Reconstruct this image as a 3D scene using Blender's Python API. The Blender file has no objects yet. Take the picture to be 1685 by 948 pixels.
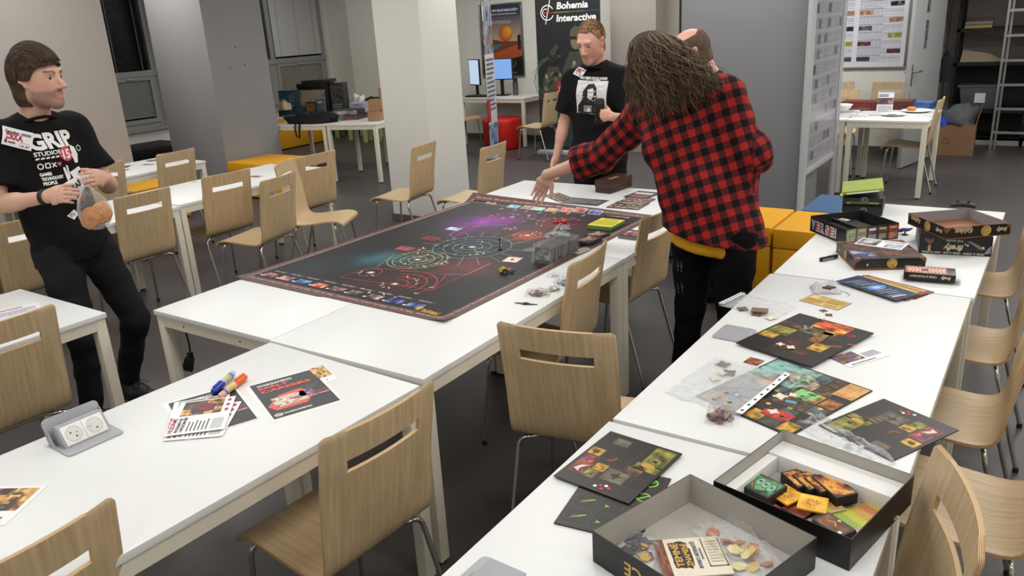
import bpy, bmesh, math, random
import numpy as np
from mathutils import Vector, Matrix, Euler
from mathutils.bvhtree import BVHTree
from mathutils import noise as mnoise

SC = bpy.context.scene
COL = SC.collection
PI = math.pi
rnd = random.Random(7)

# ------------------------------------------------------------------ camera
F_PX, PITCH, ROLL, EYE, YAW = 1296.4, 0.32515, -0.05918, 1.8285, 0.6125
cam_data = bpy.data.cameras.new('camera')
cam_data.sensor_width = 36.0
cam_data.lens = F_PX * 36.0 / 1685.0
cam_data.clip_start = 0.05
cam = bpy.data.objects.new('camera', cam_data)
COL.objects.link(cam)
_r0 = Vector((math.cos(YAW), math.sin(YAW), 0))
_f = Vector((-math.sin(YAW) * math.cos(PITCH), math.cos(YAW) * math.cos(PITCH), -math.sin(PITCH)))
_u0 = _r0.cross(_f)
_cr, _sr = math.cos(ROLL), math.sin(ROLL)
_r = _r0 * _cr + _u0 * _sr
_u = _u0 * _cr - _r0 * _sr
_m = Matrix((_r, _u, -_f)).transposed().to_4x4()
_m.translation = Vector((0, 0, EYE))
cam.matrix_world = _m
SC.camera = cam

# ------------------------------------------------------------------ world, lamps, exposure
world = bpy.data.worlds.new('night')
SC.world = world
world.use_nodes = True
world.node_tree.nodes['Background'].inputs[0].default_value = (0.012, 0.015, 0.022, 1)
world.node_tree.nodes['Background'].inputs[1].default_value = 1.0
SC.view_settings.view_transform = 'Standard'
SC.view_settings.look = 'None'
SC.view_settings.gamma = 1.0
SC.view_settings.use_curve_mapping = False
SC.view_settings.exposure = -0.22

CEIL = 3.1
def ceiling_lamp(x, y, sx, sy, watts, col=(1.0, 0.99, 0.968)):
    d = bpy.data.lights.new('ceiling_light', 'AREA')
    d.shape = 'RECTANGLE'; d.size = sx; d.size_y = sy
    d.energy = watts; d.color = col
    o = bpy.data.objects.new('ceiling_lamp', d)
    o.location = (x, y, CEIL - 0.06)
    COL.objects.link(o)
    return o
LAMPS = [(x, y, w) for (y, w) in ((-1.2, 20), (1.3, 24), (3.8, 28), (6.3, 36), (8.9, 46)) for x in (-9.7, -7.3, -4.9, -2.5, -0.1, 2.2)
         if not (x < -7 and y > 5) and x > -9] + [(-8.9, 5.3, 30), (-9.9, 8.6, 20), (-6.5, 9.2, 26)]
for (lx, ly, lw) in LAMPS:
    ceiling_lamp(lx, ly, 1.2, 0.6, lw)

# ------------------------------------------------------------------ materials
MATS = {}
def lin(c):
    return tuple(((v / 12.92) if v <= 0.04045 else ((v + 0.055) / 1.055) ** 2.4) for v in c)
def rgb(r, g, b):
    return lin((r / 255.0, g / 255.0, b / 255.0))
def mat(name, col=(0.5, 0.5, 0.5), rough=0.5, metal=0.0, var=0.0, vscale=8.0, bump=0.0, bscale=60.0, spec=None,
        coat=0.0, trans=0.0, alpha=1.0, emit=None, estr=0.0, sheen=0.0, stretch=(1, 1, 1), ior=1.45):
    if name in MATS: return MATS[name]
    m = bpy.data.materials.new(name); m.use_nodes = True
    nt = m.node_tree; b = nt.nodes['Principled BSDF']
    b.inputs['Base Color'].default_value = (*col, 1)
    b.inputs['Roughness'].default_value = rough
    b.inputs['Metallic'].default_value = metal
    if spec is not None: b.inputs['Specular IOR Level'].default_value = spec
    b.inputs['Coat Weight'].default_value = coat
    b.inputs['Transmission Weight'].default_value = trans
    b.inputs['IOR'].default_value = ior
    b.inputs['Alpha'].default_value = alpha
    b.inputs['Sheen Weight'].default_value = sheen
    if emit:
        b.inputs['Emission Color'].default_value = (*emit, 1); b.inputs['Emission Strength'].default_value = estr
    tc = nt.nodes.new('ShaderNodeTexCoord'); mp = nt.nodes.new('ShaderNodeMapping')
    mp.inputs['Scale'].default_value = stretch
    nt.links.new(tc.outputs['Object'], mp.inputs['Vector'])
    n = nt.nodes.new('ShaderNodeTexNoise'); n.inputs['Scale'].default_value = vscale; n.inputs['Detail'].default_value = 4
    nt.links.new(mp.outputs[0], n.inputs['Vector'])
    if var:
        mx = nt.nodes.new('ShaderNodeMixRGB'); mx.blend_type = 'MIX'
        mx.inputs[1].default_value = (*[max(0, c * (1 - var)) for c in col], 1)
        mx.inputs[2].default_value = (*[min(1, c * (1 + var)) for c in col], 1)
        nt.links.new(n.outputs['Fac'], mx.inputs[0]); nt.links.new(mx.outputs[0], b.inputs['Base Color'])
    if bump:
        n2 = nt.nodes.new('ShaderNodeTexNoise'); n2.inputs['Scale'].default_value = bscale; n2.inputs['Detail'].default_value = 3
        nt.links.new(mp.outputs[0], n2.inputs['Vector'])
        bp = nt.nodes.new('ShaderNodeBump'); bp.inputs['Strength'].default_value = bump; bp.inputs['Distance'].default_value = 0.01
        nt.links.new(n2.outputs['Fac'], bp.inputs['Height']); nt.links.new(bp.outputs[0], b.inputs['Normal'])
    MATS[name] = m
    return m
def attr_mat(name, rough=0.5, bump=0.0, bscale=80.0, coat=0.0, spec=0.5, sss=0.0):
    if name in MATS: return MATS[name]
    m = bpy.data.materials.new(name); m.use_nodes = True
    nt = m.node_tree; b = nt.nodes['Principled BSDF']
    a = nt.nodes.new('ShaderNodeVertexColor'); a.layer_name = 'Col'
    nt.links.new(a.outputs['Color'], b.inputs['Base Color'])
    b.inputs['Roughness'].default_value = rough; b.inputs['Coat Weight'].default_value = coat
    b.inputs['Specular IOR Level'].default_value = spec
    if sss:
        b.inputs['Subsurface Weight'].default_value = sss; b.inputs['Subsurface Radius'].default_value = (0.01, 0.004, 0.002)
        b.inputs['Subsurface Scale'].default_value = 0.6
    if bump:
        tc = nt.nodes.new('ShaderNodeTexCoord')
        n2 = nt.nodes.new('ShaderNodeTexNoise'); n2.inputs['Scale'].default_value = bscale; n2.inputs['Detail'].default_value = 3
        nt.links.new(tc.outputs['Object'], n2.inputs['Vector'])
        bp = nt.nodes.new('ShaderNodeBump'); bp.inputs['Strength'].default_value = bump; bp.inputs['Distance'].default_value = 0.01
        nt.links.new(n2.outputs['Fac'], bp.inputs['Height']); nt.links.new(bp.outputs[0], b.inputs['Normal'])
    MATS[name] = m
    return m
def wood_mat(name, c1, c2, rough=0.42):
    m = bpy.data.materials.new(name); m.use_nodes = True
    nt = m.node_tree; b = nt.nodes['Principled BSDF']; b.inputs['Roughness'].default_value = rough
    uv = nt.nodes.new('ShaderNodeUVMap'); uv.uv_map = 'UVMap'
    mp = nt.nodes.new('ShaderNodeMapping'); mp.inputs['Scale'].default_value = (60, 3.0, 1)
    nt.links.new(uv.outputs[0], mp.inputs['Vector'])
    n = nt.nodes.new('ShaderNodeTexNoise'); n.inputs['Scale'].default_value = 1.3; n.inputs['Detail'].default_value = 6; n.inputs['Distortion'].default_value = 0.4
    nt.links.new(mp.outputs[0], n.inputs['Vector'])
    r = nt.nodes.new('ShaderNodeValToRGB')
    r.color_ramp.elements[0].position = 0.3; r.color_ramp.elements[0].color = (*c1, 1)
    r.color_ramp.elements[1].position = 0.7; r.color_ramp.elements[1].color = (*c2, 1)
    nt.links.new(n.outputs['Fac'], r.inputs[0]); nt.links.new(r.outputs[0], b.inputs['Base Color'])
    MATS[name] = m
    return m
def ply_mat(name):
    m = bpy.data.materials.new(name); m.use_nodes = True
    nt = m.node_tree; b = nt.nodes['Principled BSDF']; b.inputs['Roughness'].default_value = 0.5
    uv = nt.nodes.new('ShaderNodeUVMap'); uv.uv_map = 'UVMap'
    w = nt.nodes.new('ShaderNodeTexWave'); w.bands_direction = 'Y'; w.inputs['Scale'].default_value = 1.1; w.inputs['Distortion'].default_value = 0.3
    nt.links.new(uv.outputs[0], w.inputs['Vector'])
    r = nt.nodes.new('ShaderNodeValToRGB')
    r.color_ramp.elements[0].position = 0.3; r.color_ramp.elements[0].color = (*rgb(150, 112, 72), 1)
    r.color_ramp.elements[1].position = 0.6; r.color_ramp.elements[1].color = (*rgb(222, 190, 142), 1)
    nt.links.new(w.outputs['Fac'], r.inputs[0]); nt.links.new(r.outputs[0], b.inputs['Base Color'])
    MATS[name] = m
    return m

M_LAM = mat('white_laminate', rgb(228, 229, 227), 0.38, var=0.012, vscale=3)
M_LAMEDGE = mat('laminate_edge', rgb(226, 223, 214), 0.5)
M_STEEL = mat('cream_painted_steel', rgb(224, 217, 200), 0.45, var=0.02)
M_CHROME = mat('chrome', rgb(205, 203, 198), 0.14, 1.0)
M_BLACKP = mat('black_plastic', rgb(24, 24, 25), 0.45)
M_WOOD = wood_mat('beech_veneer', rgb(184, 157, 118), rgb(208, 183, 146))
M_PLY = ply_mat('plywood_edge')
M_PRINT = attr_mat('printed_ink', 0.42)
M_PRINTM = attr_mat('matte_print', 0.65)
M_PRINTG = attr_mat('glossy_print', 0.25)
M_WHITE = mat('white_paper', rgb(240, 240, 238), 0.6)

# ------------------------------------------------------------------ object helpers
def clean(n): return n
def link(o, parent=None):
    COL.objects.link(o)
    if parent is not None: o.parent = parent
    return o
def tag(o, label=None, cat=None, group=None, kind=None):
    if label: o['label'] = label
    if cat: o['category'] = cat
    if group: o['group'] = group
    if kind: o['kind'] = kind
    return o
def thing(name, label, cat, loc=(0, 0, 0), rz=0.0, group=None, rot=None):
    o = bpy.data.objects.new(name, None); o.empty_display_size = 0.05
    o.location = loc
    o.rotation_euler = rot if rot is not None else (0, 0, rz)
    link(o); return tag(o, label, cat, group)
CH = {}
def kids(o): return [c for c in bpy.data.objects if c.parent == o]
def dup(root, loc, rz, label=None, group=None, scale=None):
    def cp(o, par):
        c = o.copy(); COL.objects.link(c)
        if par is not None:
            c.parent = par
        for k in tree.get(o.name, []): cp(k, c)
        return c
    tree = {}
    for o in list(bpy.data.objects):
        if o.parent is not None: tree.setdefault(o.parent.name, []).append(o)
    r = cp(root, None)
    r.location = loc; r.rotation_euler = (0, 0, rz)
    if label: r['label'] = label
    if group: r['group'] = group
    return r

class MB:
    def __init__(s): s.v = []; s.f = []; s.mi = []; s.uv = {}
    def add(s, vs, fs, mi=0):
        o = len(s.v); s.v += [tuple(p) for p in vs]
        for f in fs: s.f.append(tuple(i + o for i in f)); s.mi.append(mi)
        return s
    def box(s, x0, x1, y0, y1, z0, z1, mi=0, M=None):
        vs = [Vector((x, y, z)) for z in (z0, z1) for y in (y0, y1) for x in (x0, x1)]
        if M is not None: vs = [M @ p for p in vs]
        return s.add(vs, [(0, 2, 3, 1), (4, 5, 7, 6), (0, 1, 5, 4), (2, 6, 7, 3), (0, 4, 6, 2), (1, 3, 7, 5)], mi)
    def hexa(s, bot, top, mi=0):
        n = len(bot)
        vs = [Vector(p) for p in bot] + [Vector(p) for p in top]
        fs = [tuple(range(n - 1, -1, -1)), tuple(range(n, 2 * n))]
        for i in range(n):
            j = (i + 1) % n; fs.append((i, j, n + j, n + i))
        return s.add(vs, fs, mi)
    def prism(s, poly, z0, z1, mi=0, M=None):
        b = [Vector((p[0], p[1], z0)) for p in poly]; t = [Vector((p[0], p[1], z1)) for p in poly]
        if M is not None: b = [M @ p for p in b]; t = [M @ p for p in t]
        return s.hexa(b, t, mi)
    def tube(s, path, r, n=8, mi=0, caps=True, squash=None):
        path = [Vector(p) for p in path]
        rs = r if isinstance(r, (list, tuple)) else [r] * len(path)
        rings = []; up = None
        for i, p in enumerate(path):
            d = (path[min(i + 1, len(path) - 1)] - path[max(i - 1, 0)]).normalized()
            if up is None:
                up = Vector((0, 0, 1)) if abs(d.z) < 0.9 else Vector((1, 0, 0))
            x = d.cross(up)
            if x.length < 1e-6: x = d.orthogonal()
            x.normalize(); up = x.cross(d).normalized()
            a, b_ = (squash if squash else (1, 1))
            rings.append([p + x * (math.cos(2 * PI * k / n) * rs[i] * a) + up * (math.sin(2 * PI * k / n) * rs[i] * b_) for k in range(n)])
        vs = [p for g in rings for p in g]; fs = []
        for i in range(len(path) - 1):
            for k in range(n):
                k2 = (k + 1) % n
                fs.append((i * n + k, i * n + k2, (i + 1) * n + k2, (i + 1) * n + k))
        if caps:
            fs.append(tuple(range(n - 1, -1, -1))); fs.append(tuple(range((len(path) - 1) * n, len(path) * n)))
        return s.add(vs, fs, mi)
    def lathe(s, prof, n=20, mi=0, M=None, cap=True, sx=1.0, sy=1.0):
        vs = []
        for (r, z) in prof:
            for k in range(n):
                p = Vector((math.cos(2 * PI * k / n) * r * sx, math.sin(2 * PI * k / n) * r * sy, z)); vs.append(M @ p if M is not None else p)
        fs = []
        for i in range(len(prof) - 1):
            for k in range(n):
                k2 = (k + 1) % n
                fs.append((i * n + k, i * n + k2, (i + 1) * n + k2, (i + 1) * n + k))
        if cap:
            fs.append(tuple(range(n - 1, -1, -1))); fs.append(tuple(range((len(prof) - 1) * n, len(prof) * n)))
        return s.add(vs, fs, mi)
    def sphere(s, c, r, n=10, m=7, mi=0):
        rx, ry, rz = r if isinstance(r, (tuple, list)) else (r, r, r)
        prof = []
        c = Vector(c); vs = []; fs = []
        for i in range(m + 1):
            t = PI * i / m
            for k in range(n):
                a = 2 * PI * k / n
                vs.append(c + Vector((math.sin(t) * math.cos(a) * rx, math.sin(t) * math.sin(a) * ry, -math.cos(t) * rz)))
        for i in range(m):
            for k in range(n):
                k2 = (k + 1) % n
                fs.append((i * n + k, i * n + k2, (i + 1) * n + k2, (i + 1) * n + k))
        return s.add(vs, fs, mi)
    def mesh(s, name, mats):
        me = bpy.data.meshes.new(name); me.from_pydata(s.v, [], s.f)
        for m in (mats if isinstance(mats, (list, tuple)) else [mats]): me.materials.append(m)
        if any(s.mi): me.polygons.foreach_set('material_index', s.mi)
        return me
    def build(s, name, mats, parent=None, smooth=None, bevel=0.0, loc=None, rz=None, rot=None):
        me = s.mesh(name, mats)
        if bevel:
            bm = bmesh.new(); bm.from_mesh(me)
            bmesh.ops.remove_doubles(bm, verts=bm.verts, dist=1e-6)
            ed = [e for e in bm.edges if len(e.link_faces) == 2 and e.calc_face_angle(0) > 0.6]
            bmesh.ops.bevel(bm, geom=ed, offset=bevel, segments=2, affect='EDGES', profile=0.6)
            bm.to_mesh(me); bm.free()
            if smooth is None: smooth = 40
        if smooth:
            me.polygons.foreach_set('use_smooth', [True] * len(me.polygons))
            me.set_sharp_from_angle(angle=math.radians(smooth))
        o = bpy.data.objects.new(name, me)
        if loc is not None: o.location = loc
        if rz is not None: o.rotation_euler = (0, 0, rz)
        if rot is not None: o.rotation_euler = rot
        return link(o, parent)
def arc(p0, p1, p2, n=5):
    p0, p1, p2 = Vector(p0), Vector(p1), Vector(p2)
    return [p0 * (1 - t) ** 2 + p1 * (2 * t * (1 - t)) + p2 * t * t for t in [i / n for i in range(n + 1)]]
def rot2(a, x, y): return (x * math.cos(a) - y * math.sin(a), x * math.sin(a) + y * math.cos(a))

# ------------------------------------------------------------------ printed surfaces (flat ink laid on a real surface)
_TXT = {}
def text_polys(t, bold=0.0, shear=0.0):
    k = (t, bold, shear)
    if k not in _TXT:
        cu = bpy.data.curves.new('t', 'FONT'); cu.body = t; cu.size = 1.0; cu.offset = bold; cu.shear = shear
        cu.resolution_u = 3; cu.fill_mode = 'FRONT'
        ob = bpy.data.objects.new('t', cu)
        me = bpy.data.meshes.new_from_object(ob)
        vs = [(v.co.x, v.co.y) for v in me.vertices]; fs = [tuple(p.vertices) for p in me.polygons]
        bpy.data.objects.remove(ob); bpy.data.curves.remove(cu); bpy.data.meshes.remove(me)
        if vs:
            x0 = min(v[0] for v in vs); x1 = max(v[0] for v in vs); y0 = min(v[1] for v in vs); y1 = max(v[1] for v in vs)
        else: x0 = y0 = 0; x1 = y1 = 1
        _TXT[k] = (vs, fs, x0, x1, y0, y1)
    return _TXT[k]
class Canvas:
    """ink shapes in (u,v) metres; layer 0 lowest"""
    def __init__(s): s.v = []; s.f = []; s.c = []
    def poly(s, pts, col, l=0):
        o = len(s.v); s.v += [(p[0], p[1], l) for p in pts]; s.f.append(tuple(range(o, o + len(pts)))); s.c.append(col); return s
    def rect(s, x, y, w, h, col, l=0, a=0.0):
        cx, cy = x + w / 2, y + h / 2
        return s.poly([(cx + rot2(a, dx, dy)[0], cy + rot2(a, dx, dy)[1]) for dx, dy in ((-w / 2, -h / 2), (w / 2, -h / 2), (w / 2, h / 2), (-w / 2, h / 2))], col, l)
    def line(s, pts, w, col, l=1, closed=False):
        n = len(pts)
        for i in range(n if closed else n - 1):
            a, b = pts[i], pts[(i + 1) % n]
            dx, dy = b[0] - a[0], b[1] - a[1]; L = math.hypot(dx, dy) or 1e-9
            nx, ny = -dy / L * w / 2, dx / L * w / 2
            s.poly([(a[0] + nx, a[1] + ny), (a[0] - nx, a[1] - ny), (b[0] - nx, b[1] - ny), (b[0] + nx, b[1] + ny)], col, l)
        return s
    def ell(s, cx, cy, rx, ry, col, l=0, n=20, a=0.0):
        return s.poly([(cx + rot2(a, math.cos(2 * PI * k / n) * rx, math.sin(2 * PI * k / n) * ry)[0], cy + rot2(a, math.cos(2 * PI * k / n) * rx, math.sin(2 * PI * k / n) * ry)[1]) for k in range(n)], col, l)
    def ring(s, cx, cy, r, w, col, l=1, n=32, a0=0.0, a1=2 * PI, ry=None, rot=0.0):
        q = (ry or r) / r; pts = []
        m = max(3, int(n * (a1 - a0) / (2 * PI)))
        for i in range(m + 1):
            a = a0 + (a1 - a0) * i / m
            ex, ey = rot2(rot, math.cos(a) * r, math.sin(a) * r * q); pts.append((cx + ex, cy + ey))
        return s.line(pts, w, col, l)
    def text(s, t, x, y, h, col, l=2, w=None, a=0.0, align='l', bold=0.0, shear=0.0):
        """baseline-left at x,y ; cap height about h ; w forces width"""
        vs, fs, x0, x1, y0, y1 = text_polys(t, bold, shear)
        sc = h / 0.7; sx = sc
        if w: sx = w / max(1e-6, (x1 - x0))
        W = (x1 - x0) * sx; ox = {'l': 0, 'c': -W / 2, 'r': -W}[align]
        o = len(s.v)
        for (px, py) in vs:
            lx, ly = (px - x0) * sx + ox, py * sc
            rx, ry = rot2(a, lx, ly); s.v.append((x + rx, y + ry, l))
        for f in fs: s.f.append(tuple(i + o for i in f)); s.c.append(col)
        return s
    def art(s, x, y, w, h, pal, seed=0, nx=10, ny=8, l=0, a=0.0, scale=2.5):
        """a small painted picture: smooth patches of the palette"""
        pal = [Vector(p) for p in pal]; n = len(pal)
        cx, cy = x + w / 2, y + h / 2
        for j in range(ny):
            for i in range(nx):
                t = mnoise.noise(Vector((i / nx * scale + seed * 7.3, j / ny * scale * h / w + seed * 3.1, seed * 1.7)))
                t2 = mnoise.noise(Vector((i / nx * scale * 2.7 - seed * 2.3, j / ny * scale * 2.7, seed * 5.1 + 9)))
                q = max(0.0, min(0.999, 0.5 + 0.8 * t + 0.45 * t2)) * (n - 1)
                k = int(q); f = q - k; c = pal[k].lerp(pal[min(k + 1, n - 1)], f)
                xs, xe = (i / nx - .5) * w, ((i + 1) / nx - .5) * w; ys, ye = (j / ny - .5) * h, ((j + 1) / ny - .5) * h
                s.poly([(cx + rot2(a, px, py)[0], cy + rot2(a, px, py)[1]) for px, py in ((xs, ys), (xe, ys), (xe, ye), (xs, ye))], tuple(c), l)
        return s
    def lines(s, x, y, w, h, n, col, l=1, seed=0, fill=0.55, a=0.0):
        """lines of small running text seen from afar"""
        r = random.Random(seed)
        for i in range(n):
            yy = y + h - (i + 0.5) * h / n; xx = x
            ww = w * (1 if i % 5 != 4 else r.uniform(.4, .8))
            while xx < x + ww:
                k = min(r.uniform(.02, .09) * w, x + ww - xx)
                if k > w * .008:
                    if a:
                        cx, cy = rot2(a, xx + k / 2 - x, yy - y); s.rect(x + cx - k / 2, y + cy - h / n * fill / 2, k, h / n * fill, col, l, a)
                    else: s.rect(xx, yy - h / n * fill / 2, k, h / n * fill, col, l)
                xx += k + w * .015
        return s
    def build(s, name, parent, M, mat_=None, lift=0.0003, step=0.00025, fn=None, tri=False):
        vs = []
        for (u, v, l) in s.v:
            p = Vector((u, v, lift + l * step)); vs.append(fn(p) if fn else M @ p)
        me = bpy.data.meshes.new(name); me.from_pydata(vs, [], s.f)
        at = me.color_attributes.new('Col', 'FLOAT_COLOR', 'CORNER')
        cols = []
        for f, c in zip(s.f, s.c): cols += [c[0], c[1], c[2], 1.0] * len(f)
        at.data.foreach_set('color', cols)
        me.materials.append(mat_ or M_PRINT)
        o = bpy.data.objects.new(name, me)
        return link(o, parent)
def frame_from(o, ux, uy):
    """matrix mapping canvas u,v to 3-D: origin o, axes ux, uy (unit-ish vectors)"""
    ux = Vector(ux).normalized(); uy = Vector(uy); n = ux.cross(uy).normalized(); uy = n.cross(ux)
    m = Matrix((ux, uy, n)).transposed().to_4x4(); m.translation = Vector(o); return m
FLAT = Matrix.Identity(4)
BLK = rgb(18, 17, 18); WHT = rgb(238, 238, 235)

# ------------------------------------------------------------------ the room shell
def floor_mat():
    m = bpy.data.materials.new('dark_vinyl'); m.use_nodes = True
    nt = m.node_tree; b = nt.nodes['Principled BSDF']
    tc = nt.nodes.new('ShaderNodeTexCoord')
    n = nt.nodes.new('ShaderNodeTexNoise'); n.inputs['Scale'].default_value = 0.9; n.inputs['Detail'].default_value = 6
    n2 = nt.nodes.new('ShaderNodeTexNoise'); n2.inputs['Scale'].default_value = 220; n2.inputs['Detail'].default_value = 2
    nt.links.new(tc.outputs['Object'], n.inputs['Vector']); nt.links.new(tc.outputs['Object'], n2.inputs['Vector'])
    mx = nt.nodes.new('ShaderNodeMixRGB'); mx.inputs[1].default_value = (*rgb(70, 66, 65), 1); mx.inputs[2].default_value = (*rgb(78, 74, 73), 1)
    nt.links.new(n.outputs['Fac'], mx.inputs[0])
    mx2 = nt.nodes.new('ShaderNodeMixRGB'); mx2.blend_type = 'OVERLAY'; mx2.inputs[0].default_value = 0.25
    nt.links.new(mx.outputs[0], mx2.inputs[1]); nt.links.new(n2.outputs['Fac'], mx2.inputs[2])
    nt.links.new(mx2.outputs[0], b.inputs['Base Color'])
    r = nt.nodes.new('ShaderNodeMapRange'); r.inputs['To Min'].default_value = 0.36; r.inputs['To Max'].default_value = 0.5
    nt.links.new(n.outputs['Fac'], r.inputs['Value']); nt.links.new(r.outputs[0], b.inputs['Roughness'])
    return m
M_FLOOR = floor_mat()
M_WALL = mat('white_wall_paint', rgb(229, 228, 220), 0.75, var=0.015, vscale=1.5, bump=0.03, bscale=150)
M_WALLB = mat('beige_wall_paint', rgb(174, 167, 161), 0.75, var=0.02, vscale=1.5, bump=0.03, bscale=150)
M_GREY = mat('grey_wall_paint', rgb(150, 150, 152), 0.6, var=0.05, vscale=2.0, bump=0.03, bscale=120)
M_GREYW = mat('warm_grey_paint', rgb(158, 151, 142), 0.6, var=0.03, vscale=2.0)
M_SKIRT = mat('dark_skirting', rgb(86, 84, 82), 0.5)
M_CEIL = mat('ceiling_paint', rgb(232, 230, 226), 0.8)
M_WFRAME = mat('grey_window_frame', rgb(150, 150, 147), 0.45)
M_GLASS = mat('window_glass', (0.9, 0.95, 1.0), 0.03, trans=1.0, ior=1.2)
M_NIGHT = mat('black_night_board', rgb(14, 17, 24), 0.35)
M_BLIND = mat('grey_blind_slat', rgb(206, 206, 202), 0.5)
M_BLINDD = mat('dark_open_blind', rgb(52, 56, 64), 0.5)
M_ALU = mat('brushed_aluminium', rgb(172, 172, 172), 0.34, 1.0)
M_ALUP = mat('aluminium_paint', rgb(178, 179, 180), 0.4)

def struct(name, mb, m, bevel=0.0, smooth=None):
    o = mb.build(name, m, None, bevel=bevel, smooth=smooth); o['kind'] = 'structure'; return o
def blk(name, m, *a): return struct(name, MB().box(*a), m)
blk('floor', M_FLOOR, -12.0, 3.6, -3.2, 13.4, -0.1, 0.0)
blk('ceiling', M_CEIL, -12.0, 3.6, -3.2, 13.4, CEIL, CEIL + 0.1)
# window wall (x = -11.3), two openings
WX = -11.3
wb = MB()
wb.box(WX - 0.3, WX, -3.2, 13.4, 0.0, 0.62)
wb.box(WX - 0.3, WX, -3.2, 13.4, 2.75, CEIL)
wb.box(WX - 0.3, WX, -3.2, 5.55, 0.62, 2.75)
wb.box(WX - 0.3, WX, 7.2, 8.35, 0.62, 2.75)
wb.box(WX - 0.3, WX, 10.64, 13.4, 0.62, 2.75)
struct('wall_west', wb, M_WALL)
blk('wall_south', M_WALL, -12.0, 3.6, -3.3, -3.2, 0.0, CEIL)
blk('wall_east', M_WALL, 3.6, 3.7, -3.2, 13.4, 0.0, CEIL)
nb = MB()
nb.box(-11.3, -1.3, 10.8, 10.95, 0.0, CEIL)
nb.box(-1.3, 0.1, 10.8, 10.95, 2.1, CEIL)
nb.box(0.1, 3.6, 10.8, 10.95, 0.0, CEIL)
struct('wall_north', nb, M_WALL)
M_STORE = mat('store_wall_paint', rgb(190, 184, 178), 0.8, var=0.03, vscale=2)
blk('wall_storeroom', M_STORE, -2.2, 3.6, 12.5, 12.6, 0.0, CEIL)
blk('wall_storeroom_side', M_STORE, -1.42, -1.36, 10.95, 12.5, 0.0, CEIL)
blk('trim_1', M_SKIRT, -11.28, -5.2, 10.785, 10.8, 0.0, 0.08)
blk('trim_2', M_SKIRT, -4.2, -1.36, 10.785, 10.8, 0.0, 0.09)
blk('trim_3', M_SKIRT, -11.3, -11.285, 5.0, 10.78, 0.0, 0.08)
# piers and columns
blk('wall_beige_pier', M_WALLB, -11.3, -8.45, 1.5, 4.86, 0.0, CEIL)
struct('wall_grey_pier', MB().box(-9.36, -8.28, 5.93, 6.78, 0.0, CEIL), M_GREY, bevel=0.006)
cb = struct('wall_white_pier', MB().box(-5.42, -4.86, 5.72, 6.27, 0.0, CEIL), M_WALL, bevel=0.006)
sk = MB()
sk.box(-5.435, -4.845, 5.705, 5.72, 0.0, 0.07); sk.box(-4.86, -4.845, 5.72, 6.285, 0.0, 0.07)
struct('baseboard_white_pier', sk, M_SKIRT)
blk('wall_pilaster', M_WALL, -10.62, -9.6, 10.55, 10.8, 0.0, CEIL)
struct('wall_warm_grey_pier', MB().box(-5.22, -4.55, 10.12, 10.8, 0.0, CEIL), M_GREYW, bevel=0.006)
blk('wall_warm_grey_return', M_GREYW, -4.55, -3.6, 10.45, 10.8, 0.0, CEIL)
struct('wall_partition', MB().box(-2.962, -1.826, 7.14, 7.75, 0.0, CEIL), mat('partition_grey', rgb(128, 128, 131), 0.6, var=0.04, vscale=2.0, bump=0.03, bscale=120), bevel=0.012)
blk('trim_partition_joint', M_BLACKP, -2.985, -2.962, 7.15, 7.6, 0.0, CEIL)
# scuffs on the grey pier: shallow chips in the paint
for (px, py, pz) in ((-8.279, 6.32, 1.73), (-8.279, 6.42, 1.52), (-8.279, 6.2, 1.5)):
    struct('trim_paint_chip', MB().lathe([(0.001, 0), (0.012, 0.0006), (0.001, 0.0012)], 8, M=Matrix.Translation((px, py, pz)) @ Matrix.Rotation(PI / 2, 4, 'Y')), M_SKIRT)

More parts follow.
